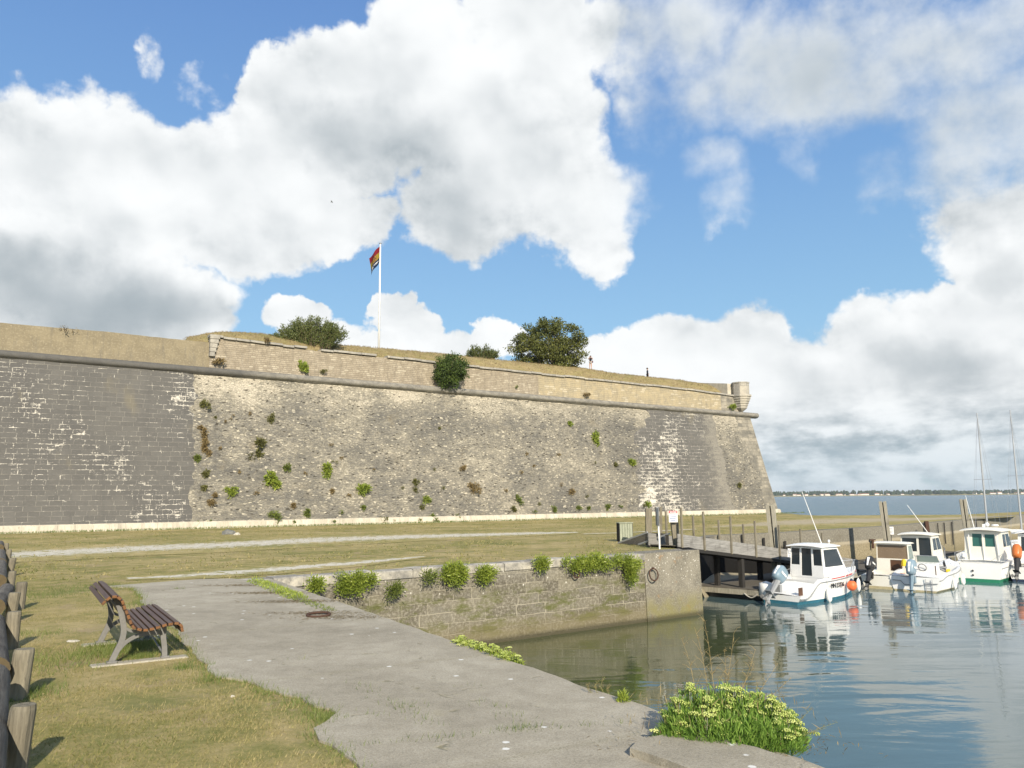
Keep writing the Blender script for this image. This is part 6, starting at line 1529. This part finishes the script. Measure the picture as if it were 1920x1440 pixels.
big = [(483, 854, 20, L_olive, 'largest dark olive weed bush on the pale rubble wall', .1, .95), (505, 893, 19, L_bright, 'large bright green plant just below the dark olive weed bush', .5, .9), (533, 876, 10, L_mid, 'yellow-green plant between the olive bush and the oval bright plant', .3, .8),
 (610, 883, 12, L_bright, 'tall oval bright green plant in the middle of the rubble wall', .1, 1.3), (677, 916, 14, L_bright, 'round bright yellow-green plant low on the rubble wall, right of the oval one', .3, 1), (429, 916, 12, L_bright, 'bright green rosette low on the rubble wall near the dark stone seam', .3, .9),
 (507, 788, 8, L_olive, 'small dark olive tuft high on the rubble wall', .1, 1.3), (383, 822, 11, L_brown, 'tall brownish weed strip in the seam beside the dark stone', .1, 3.2), (379, 760, 9, L_olive, 'dark weed at the top of the seam beside the dark stone', .1, 1.3), (371, 858, 8, L_mid, 'green weed in the seam below the tall brown strip', .2, 1.2), (385, 887, 10, L_olive, 'round dark olive weed in the lower part of the seam', .1, .9),
 (799, 934, 9, L_bright, 'bright small plant low on the rubble wall, left of the dry brown clump', .2, 1), (779, 902, 8, L_olive, 'dark small weed just above the bright plant low on the wall', .1, 1), (888, 918, 11, L_brown, 'dry brown weed clump low in the middle of the rampart', .1, 1), (1115, 822, 11, L_bright, 'tall bright green plant high on the wall below the person with the camera', .2, 1.5),
 (1184, 866, 9, L_bright, 'bright plant at the ragged edge of the flaking dark stone', .1, 1.1), (1068, 793, 7, L_bright, 'small bright plant below the moulding, left of the tall bright one', .2, 1.1), (1216, 947, 9, L_bright, 'bright round plant on the wall foot behind the gangway posts', .0, .9), (970, 934, 8, L_mid, 'mid green weed low on the right half of the rubble wall', .2, 1), (1068, 922, 8, L_brown, 'dry brown weed low on the wall left of the gangway posts', .1, .7), (1385, 908, 8, L_olive, 'olive weed on the pale corner stones of the bastion', .2, 1), (511, 970, 10, L_mid, 'ragged green weed over the plinth below the dark olive bush', .1, 1.2), (574, 962, 8, L_mid, 'dense green weed just above the plinth below the oval bright plant', .0, .9)]
for px, py, r, m, lab, hg, tl in big: wall_tuft(px, py, r, m, lab, hg, tl)
for px, py, r in ((393, 941, 8), (383, 915, 7), (402, 927, 6), (621, 919, 6), (655, 930, 5), (791, 951, 6), (779, 919, 6), (988, 850, 5), (976, 883, 5), (1000, 872, 4), (1154, 873, 6), (1048, 851, 5), (949, 919, 5), (1050, 906, 4), (821, 801, 5), (619, 835, 4), (865, 876, 7), (549, 949, 7), (433, 782, 4), (404, 782, 5), (424, 790, 4), (411, 842, 5), (447, 885, 5), (468, 775, 4), (640, 858, 4), (626, 866, 4), (573, 886, 5), (1115, 868, 3), (700, 880, 3), (812, 880, 4), (830, 915, 4), (478, 923, 5), (1100, 930, 4), (1010, 945, 4), (755, 915, 4), (390, 848, 7), (376, 800, 6)):
    wall_tuft(px, py, r, [L_brown, L_brown, L_olive][px % 3], 'small brown or olive weed tuft rooted in the pale rubble wall', .1, .9, 'small dry weed tufts on the rubble wall')
for px, py, r in ((682, 954, 7), (716, 978, 7), (783, 975, 6), (813, 974, 9), (619, 979, 6), (549, 979, 6), (372, 983, 8), (391, 976, 5), (407, 985, 5), (466, 983, 4), (1038, 953, 7), (962, 955, 7), (1083, 953, 6), (1102, 951, 6), (1138, 948, 7), (1162, 951, 5), (1205, 947, 5), (855, 968, 5), (735, 975, 5), (900, 968, 4), (1000, 958, 5), (640, 962, 5)):
    wall_tuft(px, py, r, [L_mid, L_mid, L_olive][px % 3], 'small green weed tuft along the pale plinth at the foot of the rampart', .0, .9, 'green weed tufts along the plinth')
for px, py, r, m, lab, tl in ((570, 686, 11, L_bright, 'bright green plant growing on the ruined parapet below the feathery shrub', 1.4), (407, 678, 12, L_brown, 'dry weeds on the moulding at the start of the ruined parapet', .6), (1099, 740, 7, L_brown, 'dry weed on the moulding below the person with the camera', .8), (1370, 765, 10, L_bright, 'yellow-green plant on the moulding beside the turret base', .9), (969, 727, 5, L_mid, 'small weed on the moulding below the oak', 1.1), (605, 697, 6, L_olive, 'small weed on the moulding under the feathery shrub', .8), (500, 640, 9, L_brown, 'dry weed on the coping left of the feathery shrub', .5)):
    wall_tuft(px, py, r, m, lab, -.1, tl, None, 'parapet_weed', SETB-.15)
# ---- samphire
def fingers(vg, base, n, spread, height, ln=.055, w=.008, out=(0, 0, 0), tone=.5, dome=1.0):
    """upright fleshy fingers filling a dome on base"""
    a = RG.random(n)*2*np.pi; rr = np.sqrt(RG.random(n)); x, y = np.cos(a)*rr*spread[0], np.sin(a)*rr*spread[1]; top = height*(1-dome*rr**2.2)*(.85+.3*RG.random(n)); z = top*RG.random(n)**.45
    P = np.stack([x, y, z], 1)+np.array(base); D = unit(np.stack([x/spread[0]*.5, y/spread[1]*.5, .9+0*x], 1)+RG.normal(size=(n, 3))*.33+np.array(out)); Nn = unit(RG.normal(size=(n, 3)))
    vg.add(*leaves(P, D, Nn, ln*(.6+.9*RG.random(n)), w*(.8+.5*RG.random(n)), tone+.22*RG.normal(size=n)+.25*(z/height-.5), .05))
OCT_V = np.array([(1, 0, 0), (0, 1, 0), (-1, 0, 0), (0, -1, 0), (0, 0, 1), (0, 0, -1)], float); OCT_F = np.array([(0, 1, 4), (1, 2, 4), (2, 3, 4), (3, 0, 4), (1, 0, 5), (2, 1, 5), (3, 2, 5), (0, 3, 5)])
def umbels(cs, R, nb, rb, mat_, parent, name='flower_heads'):
    V, F, T = [], [], []; n = 0
    for c in cs:
        tn = .5+.2*RG.normal()
        for i in range(nb):
            a, q = i*2.4, math.sqrt((i+.5)/nb); s_ = R*(.8+.4*RG.random()); p = np.array(c)+np.array([math.cos(a)*q*s_, math.sin(a)*q*s_, -.35*s_*q*q])+RG.normal(size=3)*R*.07
            V.append(OCT_V*rb*(.8+.5*RG.random())+p); F.append(OCT_F+n); n += 6; T.append(np.full(6, tn+.15*RG.normal()))
    return raw_mesh(name, np.concatenate(V), np.concatenate(F), mat_, parent, {'tone': np.clip(np.concatenate(T), 0, 1)}, smooth=True)
def samphire_bush():
    b = G(1368, 1398); r = thing('samphire_bush', 'big flowering samphire bush on the corner edge of the concrete apron', 'bush', b+Vector((0, .12, 0))); R_ = random.Random(9); v = Veg()
    spots = [(-.52, .02, .30, .22), (-.36, .10, .40, .28), (-.18, .02, .40, .28), (.0, .08, .42, .30), (.16, .0, .38, .28), (.32, .06, .36, .28), (.48, .0, .32, .24), (.58, -.04, .24, .20), (-.30, -.14, .26, .24), (-.05, -.20, .26, .26), (.20, -.22, .26, .26), (.44, -.2, .22, .22), (-.58, -.05, .2, .18)]
    spots = [(x*.80+.03, y, h, s_*.88) for x, y, h, s_ in spots]
    for x, y, h, s_ in spots: fingers(v, (x, y, -.03), 1500, (s_, s_*.9), h*1.02, .075, .0095, tone=.5)
    v.build('leaves', L_samph, r); st = MB(); cs = []; dd = Veg(); nD = 900
    Pd = np.stack([RG.normal(size=nD)*.42, RG.normal(size=nD)*.16-.18, .0+.05*RG.random(nD)], 1); dd.add(*leaves(Pd, unit(RG.normal(size=(nD, 3))*np.array([1, 1, .4])), np.tile([0, 0, 1.], (nD, 1)), .05*(.4+RG.random(nD)), .009, .4+.3*RG.normal(size=nD)))
    Pd = np.stack([RG.normal(size=300)*.4, RG.normal(size=300)*.2, .05+.32*RG.random(300)], 1); dd.add(*leaves(Pd, unit(RG.normal(size=(300, 3))*.4+np.array([0, 0, 1.])), unit(RG.normal(size=(300, 3))), .09*(.5+RG.random(300)), .006, .5+.3*RG.normal(size=300))); dd.build('dead_leaves', L_brown, r)
    for i in range(215):
        a = R_.random(); x, y, h, s_ = spots[R_.randrange(len(spots))]
        if abs(x-.1) < .22 and y < .0 and R_.random() < .8: continue
        p = Vector((x+R_.gauss(0, s_*.5), y+R_.gauss(0, s_*.45), 0)); q = ((p.x-x)/s_)**2+((p.y-y)/s_)**2; p.z = h*(1.0-.75*min(1, q*.8))+R_.uniform(-.05, .07); p0 = Vector((x+(p.x-x)*.3, y+(p.y-y)*.3, .02)); st.tube([p0, p0.lerp(p, .6)+Vector((0, 0, .02)), p], [.004, .0035, .003], 4, cap=False); cs.append(tuple(p))
    st.build('stems', M_greenwood, r); umbels(cs, .041, 20, .0088, L_umbel, r)
samphire_bush()
def wisps(name, label, base, stems, m, seed):
    """tall thin dry stalks with fine side branches: (dx,dy,height,leanx)"""
    R_ = random.Random(seed); mb = MB(); v = Veg()
    for (dx_, dy_, h, lean, bx) in stems:
        pts = []; p = Vector((dx_, dy_, 0)); n = 7
        for i in range(n+1): t = i/n; pts.append(Vector((dx_+lean*t**1.6+.02*math.sin(5*t+seed), dy_+bx*t*t, h*t)))
        mb.tube(pts, [.0035-.0025*i/n for i in range(n+1)], 4, cap=False)
        for i in range(2, n+1):
            for k in range(3):
                a = R_.uniform(0, 6.28); L = h*R_.uniform(.10, .26)*(1.15-i/n*.6); q = pts[i].lerp(pts[i-1], R_.random()); e = q+Vector((math.cos(a)*L*.7, math.sin(a)*L*.5, L*R_.uniform(.3, .9))); mb.tube([q, q.lerp(e, .5)+Vector((0, 0, .01)), e], [.0018, .0014, .0009], 3, cap=False)
                P = np.array(q)+np.array(e-q)[None]*RG.random((7, 1))+RG.normal(size=(7, 3))*.008; v.add(*leaves(P, unit(RG.normal(size=(7, 3))+np.array([0, 0, .5])), unit(RG.normal(size=(7, 3))), .011, .0045, .5+.3*RG.normal(size=7)))
    mb.v = mb.v; o = mb.build(name, m, None, loc=base, smooth=True, fix=False); v.build('seed_heads', L_brown, o); tag(o, label, 'weed'); return o
M_straw = worn('dry_stalk', (.34, .26, .12), (.22, .15, .07), .9, 20, .6)
M_stalkgreen = worn('green_stalk', (.22, .24, .09), (.2, .17, .08), .9, 20, .6)
bb_ = G(1375, 1392)+Vector((0, .15, 0))
wisps('dry_stalks', 'tall wispy dry stalks rising out of the flowering samphire bush', bb_, [(-.10, .0, .92, -.16, .1), (-.05, .05, 1.02, -.12, .1), (.02, .1, .85, .10, .1), (.10, .02, .74, .16, 0), (-.18, .1, .80, -.18, .1), (.0, -.05, .62, .22, 0), (.18, .05, .60, .30, .05), (.05, .12, .70, -.02, .1), (.22, .1, .45, .40, .1)], M_straw, 3)
wisps('arching_sprig', 'thin sprig arching out over the water right of the samphire bush', G(1490, 1405)+Vector((-.05, .1, 0)), [(0, 0, .16, .52, .1), (.02, .05, .10, .42, .1), (.0, .02, .26, .30, .1)], M_stalkgreen, 6)
wisps('edge_weed', 'small sparse green weed at the apron edge left of the samphire bush', G(1118, 1303), [(0, 0, .14, .02, 0), (.06, 0, .18, .03, 0), (-.06, 0, .12, -.03, 0), (.12, 0, .1, .04, 0)], M_stalkgreen, 8)
def edge_samphire(name, label, pts, h, spread, umb, seed, leafm=L_bright, ln=.05, cat='plant', dens_=240):
    R_ = random.Random(seed); c = sum((Vector(p) for p in pts), Vector())/len(pts); r = thing(name, label, cat, c); v = Veg(); cs = []
    for p in pts:
        q = Vector(p)-c; fingers(v, q, dens_, (spread, spread), h*R_.uniform(.8, 1.2), ln, ln*.2, tone=.5)
        for k in range(umb): cs.append((q.x+R_.gauss(0, spread*.55), q.y+R_.gauss(0, spread*.55), q.z+h*R_.uniform(.75, 1.15)))
    v.build('leaves', leafm, r)
    if cs: umbels(cs, .034, 13, .0085, L_umbel, r)
    return r
edge_samphire('samphire_plant', 'row of pale flowering samphire hanging over the far edge of the apron', [G(850+10.5*i, 1219+3.7*i, -.08)+Vector((.06, .06, 0)) for i in range(11)], .17, .13, 7, 4)
edge_samphire('edge_tuft', 'tiny bright green tuft on the apron edge behind the samphire bush', [G(1168, 1319)], .10, .05, 0, 5)
edge_samphire('corner_weeds', 'patch of green weeds at the corner where apron and stone quay meet', [G(470+7*i, 1093+2.9*i, .0)+Vector((.1, .1, 0)) for i in range(12)], .11, .22, 1, 6, L_bright, .06, 'weeds', 150)
edge_samphire('corner_weeds', 'thin line of weeds at the foot of the stone quay along the apron edge', [G(545+11*i, 1124+4.0*i, .0)+Vector((.05, .05, 0)) for i in range(7)], .08, .13, 0, 7, L_mid, .05, 'weeds', 70)
def quay_plant(px, py, wx_, hy_, label, m=L_bright, umb=0, n=900, group=None):
    nrm = Vector((qn.x, qn.y, 0)); p = ONPLANE(px, py, Vector((QC.x, QC.y, 0))+nrm*.10, nrm); k = p.y/1500; W_, H_ = wx_*k*.5, hy_*k*.45; p.z -= .07; r = thing('samphire_plant', label, 'plant', p, math.atan2(qd.y, qd.x), group); v = Veg()
    nc = max(5, int(W_*H_*90)); cs = []; R_ = random.Random(px); ph = R_.uniform(0, 6)
    for i in range(nc):
        a = R_.uniform(-1, 1); dr = .35+.65*abs(math.sin(a*3.1+ph))*(1-.5*abs(a)); b = 1-2*dr*R_.random()**1.3
        if abs(a) > .75 and b < .1: b = R_.uniform(.2, 1)
        c = np.array([a*W_, -.10-R_.random()*.15, b*H_]); nn = max(30, n//nc); q = RG.normal(size=(nn, 3)); P = c+q*np.array([.09, .06, .09]); D = unit(q*.4+RG.normal(size=(nn, 3))*.4+np.array([0, -.7, .35])); v.add(*leaves(P, D, unit(RG.normal(size=(nn, 3))+np.array([0, -1, .3])), .085*(.6+.8*RG.random(nn)), .028, .42+.2*b+.2*RG.normal(size=nn), .1))
        if R_.random() < umb: cs.append((c[0], c[1]-.1, c[2]+.05))
    v.build('leaves', m, r)
    if cs: umbels(cs, .06, 9, .018, L_umbel, r)
quay_plant(618, 1092, 84, 14, 'thin trailing samphire on the coping near the corner of the stone quay', umb=.25, n=1500)
quay_plant(666, 1095, 62, 42, 'full hanging samphire nearest the corner of the stone quay', umb=.35, n=2600)
quay_plant(733, 1103, 22, 16, 'small green plant low on the quay right of the full hanging samphire', L_mid, n=700)
quay_plant(800, 1080, 18, 14, 'small plant on the quay just left of the roundest samphire', L_mid, n=500)
quay_plant(850, 1085, 52, 52, 'roundest and fullest samphire in the middle of the stone quay', umb=.5, n=3600)
quay_plant(909, 1078, 40, 30, 'medium samphire on the quay, right of the fullest one', umb=.3, n=1800)
quay_plant(1009, 1061, 24, 26, 'compact samphire on the coping alone in the middle right of the quay', n=1100)
quay_plant(1072, 1060, 66, 26, 'wide low samphire above the small mooring ring', umb=.2, n=2400)
quay_plant(1122, 1053, 66, 26, 'wide low samphire right of the small mooring ring', umb=.2, n=2400)
quay_plant(1160, 1049, 36, 18, 'small samphire on the coping beside the concrete end', n=1100)
quay_plant(1181, 1072, 40, 42, 'drooping samphire at the joint with the concrete end', umb=.25, n=2400)
# ---- grass
def grass_patch(name, pts, hgt, wid, m, green=.5, lean=.5):
    n = len(pts); P = np.column_stack([pts, np.zeros(n)]); h = hgt*(.5+RG.random(n)); a = RG.random(n)*6.283; D = np.stack([np.cos(a)*lean, np.sin(a)*lean, .5+.6*RG.random(n)], 1); D = unit(D); S_ = unit(np.stack([-np.sin(a+.6), np.cos(a+.6), 0*a], 1))
    w = wid*(.7+.6*RG.random(n))[:, None]; V = np.stack([P-S_*w/2, P+S_*w/2, P+D*h[:, None]], 1).reshape(-1, 3); V[:, 2] -= .004
    low = np.array([mnoise.noise(Vector((x*.55, y*.55, 3.3))) for x, y in pts]); t = green+.42*low+.20*RG.normal(size=n)
    o = raw_mesh(name, V, np.arange(3*n).reshape(n, 3), m, None, {'tone': np.clip(np.repeat(t, 3), 0, 1)}); return tag(o, kind='stuff')
def scatter(n, y0, y1, p=1.5):
    y = y0*(y1/y0)**(RG.random(n)**p); x = -y*.80+(y*.80+2.5)*RG.random(n); ok = ~pip(x, y, PATHPOLY); qv = np.array(QC); s_ = (x-qv[0])*qd.x+(y-qv[1])*qd.y; o_ = (x-qv[0])*qn.x+(y-qv[1])*qn.y; ok &= ~((o_ > -.5) & (s_ > -.6)); ed = (x-qv[0])*en.x+(y-qv[1])*en.y; ok &= ed < -.2; ok &= x < 1.0; return np.stack([x[ok], y[ok]], 1)
TR = [(G(a, b).xy, G(c, d).xy) for a, b, c, d in ((20, 1041, 420, 1022), (420, 1022, 800, 1006), (235, 1085, 520, 1067), (520, 1067, 800, 1043))]
g1 = scatter(360000, 4.6, 26.0, 1.15)
keep = np.ones(len(g1), bool)
for a, b in TR:
    ab = np.array(b-a); t = np.clip(((g1-np.array(a))@ab)/(ab@ab), 0, 1); d = np.linalg.norm(g1-np.array(a)-t[:, None]*ab, axis=1); keep &= (d > .55) | (RG.random(len(g1)) < .12)
patchy = np.array([mnoise.noise(Vector((x*.9, y*.9, 1.0)))+.5*mnoise.noise(Vector((x*3, y*3, 2.0))) for x, y in g1]); keep &= RG.random(len(g1)) < np.clip(.55+1.1*patchy, .06, 1)
g1 = g1[keep]; grass_patch('short_grass', g1, .040, .007, L_grass, .48, .9)
tl = []; tl2 = []
def tufts(cx, cy, n, s_):
    c = G(cx, cy).xy; tl.append(np.array(c)+RG.normal(size=(n, 2))*s_)
for cx, cy, n, s_ in ((190, 1215, 900, .25), (225, 1222, 900, .25), (165, 1230, 700, .25), (265, 1232, 600, .15), (285, 1205, 600, .2), (250, 1215, 700, .2), (345, 1253, 150, .07), (60, 1300, 500, .2), (20, 1310, 300, .2), (60, 1235, 300, .25), (55, 1190, 300, .3), (120, 1250, 500, .35), (300, 1160, 300, .25), (245, 1135, 300, .3), (190, 1100, 400, .6), (110, 1110, 600, .6), (60, 1120, 500, .5), (600, 1345, 250, .15), (560, 1320, 200, .15), (500, 1300, 200, .15), (400, 1275, 200, .12), (335, 1105, 80, .07), (620, 1350, 200, .1)): tufts(cx, cy, n, s_)
for cx, cy, n in [(672+9*i+6*math.sin(i*2.1), 1287+5.2*i, 9) for i in range(16)]+[(905+10*i, 1320+5.0*i+3*math.sin(i*1.7), 8) for i in range(12)]+[(660+22*i, 1403-1.9*i, 7) for i in range(24)]+[(335, 1106, 60), (770, 1331, 30), (760, 1325, 20), (975, 1371, 40), (990, 1368, 25), (955, 1373, 30), (705, 1345, 15), (880, 1290, 10), (560, 1240, 12)]: tl2.append(np.array(G(cx, cy).xy)+RG.normal(size=(n, 2))*np.array([.09, .03]))
t_ = np.concatenate(tl)
for a, b in zip(pl_r[:-1], pl_r[1:]):
    if b.y > 5: tl2.append(np.array(a.lerp(b, .5))+RG.normal(size=(int(26*(a-b).length/.18), 2))*np.array([.07, .06])-np.array([.02, 0]))
t_ = np.concatenate([t_[~pip(t_[:, 0], t_[:, 1], PATHPOLY) | (RG.random(len(t_)) < .08)]]+tl2); grass_patch('tall_grass', t_, .075, .007, L_greengrass, .5, .45)
g2 = np.stack([RG.random(90000)*75-50, 22+62*RG.random(90000)**1.4], 1); q_ = G(0, 0) if False else None
dw = (g2[:, 0]-WB0.x)*wn.x+(g2[:, 1]-WB0.y)*wn.y; qv = np.array(QC); o_ = (g2[:, 0]-qv[0])*qn.x+(g2[:, 1]-qv[1])*qn.y; s_ = (g2[:, 0]-qv[0])*qd.x+(g2[:, 1]-qv[1])*qd.y
lp_ = [tuple(p) for p in outline]; k2 = (dw > .4) & pip(g2[:, 0], g2[:, 1], lp_) & ~((o_ > -.9) & (s_ < 18)) & ~pip(g2[:, 0], g2[:, 1], PATHPOLY)
for a, b in TR+[(G(800, 1006).xy, G(1090, 998).xy)]:
    ab = np.array(b-a); t = np.clip(((g2-np.array(a))@ab)/(ab@ab), 0, 1); d = np.linalg.norm(g2-np.array(a)-t[:, None]*ab, axis=1); k2 &= (d > .9) | (RG.random(len(g2)) < .15)
patchy = np.array([mnoise.noise(Vector((x*.35, y*.35, 5.0)))+.6*mnoise.noise(Vector((x*1.3, y*1.3, 2.0))) for x, y in g2]); k2 &= RG.random(len(g2)) < np.clip(.35+.9*patchy, .04, 1)
grass_patch('lawn_tufts', g2[k2], .075, .045, L_grass, .45, .8)
# straw and grit blown against the weeds on the apron
sp_ = np.concatenate([np.array(G(cx, cy, .02).xy)+RG.normal(size=(n, 2))*np.array([.5, .14]) for cx, cy, n in ((500, 1112, 700), (560, 1128, 700), (600, 1150, 500), (640, 1158, 400), (440, 1098, 400))]); sp_ = sp_[pip(sp_[:, 0], sp_[:, 1], PATHPOLY)]
n = len(sp_); a = RG.random(n)*6.283; D = np.stack([np.cos(a), np.sin(a), .15*RG.random(n)], 1); P = np.column_stack([sp_, np.full(n, .026)]); V_, F_, T_ = leaves(P, unit(D), np.tile([0, 0, 1.], (n, 1)), .06*(.5+RG.random(n)), .012, .5+.25*RG.normal(size=n)); tag(raw_mesh('straw_litter', V_, F_, L_brown, None, {'tone': np.clip(T_, 0, 1)}), kind='stuff')
# rough grass at the wall foot and the top of the bank
us_ = RG.random(9000)*125-45; bk_ = np.abs(RG.normal(size=9000))*.35; P = np.array([tuple(WP(u, 0, .26+b)) for u, b in zip(us_, bk_)]); n = len(P); D = unit(np.stack([RG.normal(size=n)*.3, RG.normal(size=n)*.3, np.ones(n)], 1)); V_, F_, T_ = leaves(P, D, unit(RG.normal(size=(n, 3))), .16*(.4+RG.random(n)), .03, .45+.25*RG.normal(size=n)); tag(raw_mesh('wall_foot_grass', V_, F_, L_greengrass, None, {'tone': np.clip(T_, 0, 1)}), kind='stuff')
n = 16000; us_ = crest[0][0]+RG.random(n)*(UAR-2-crest[0][0]); bk_ = .8+RG.random(n)*4.6
def bz(u, bk):
    zc = itp(cop_top, u)+.08 if u >= U_PS else lt(u); zr = max(itp(crest, u), zc-.05); return zc+(zr-zc)*float(np.interp(bk, [.75, 1.4, 2.4, 3.5, 4.5, 6], [-.1, .14, .52, .86, 1, 1]))+.09*fbm(u*.8, bk*.9, 3)
P = np.array([tuple(PP(u, bz(u, b)-.02, b)) for u, b in zip(us_, bk_)]); D = unit(np.stack([RG.normal(size=n)*.5, RG.normal(size=n)*.5, np.ones(n)], 1)); V_, F_, T_ = leaves(P, D, unit(RG.normal(size=(n, 3))), .14*(.4+RG.random(n)), .035, .5+.25*RG.normal(size=n)); tag(raw_mesh('bank_tussocks', V_, F_, L_brown, None, {'tone': np.clip(T_, 0, 1)}), kind='stuff')
# ------------------------------------------------------------------ air
hz_ = MB().box((1250, 1650, (29.0-3.6)/2), (4600, 3600, 32.6)); hz_o = hz_.build('haze', None); tag(hz_o, kind='stuff')
hm_ = bpy.data.materials.new('haze_air'); hm_.use_nodes = True; ht = hm_.node_tree; ht.nodes.clear(); hv = ht.nodes.new('ShaderNodeVolumePrincipled'); hv.inputs['Density'].default_value = .00010; hv.inputs['Color'].default_value = (.86, .93, 1.0, 1); hv.inputs['Anisotropy'].default_value = .2
ho = ht.nodes.new('ShaderNodeOutputMaterial'); ht.links.new(hv.outputs[0], ho.inputs['Volume']); hz_o.data.materials.append(hm_)
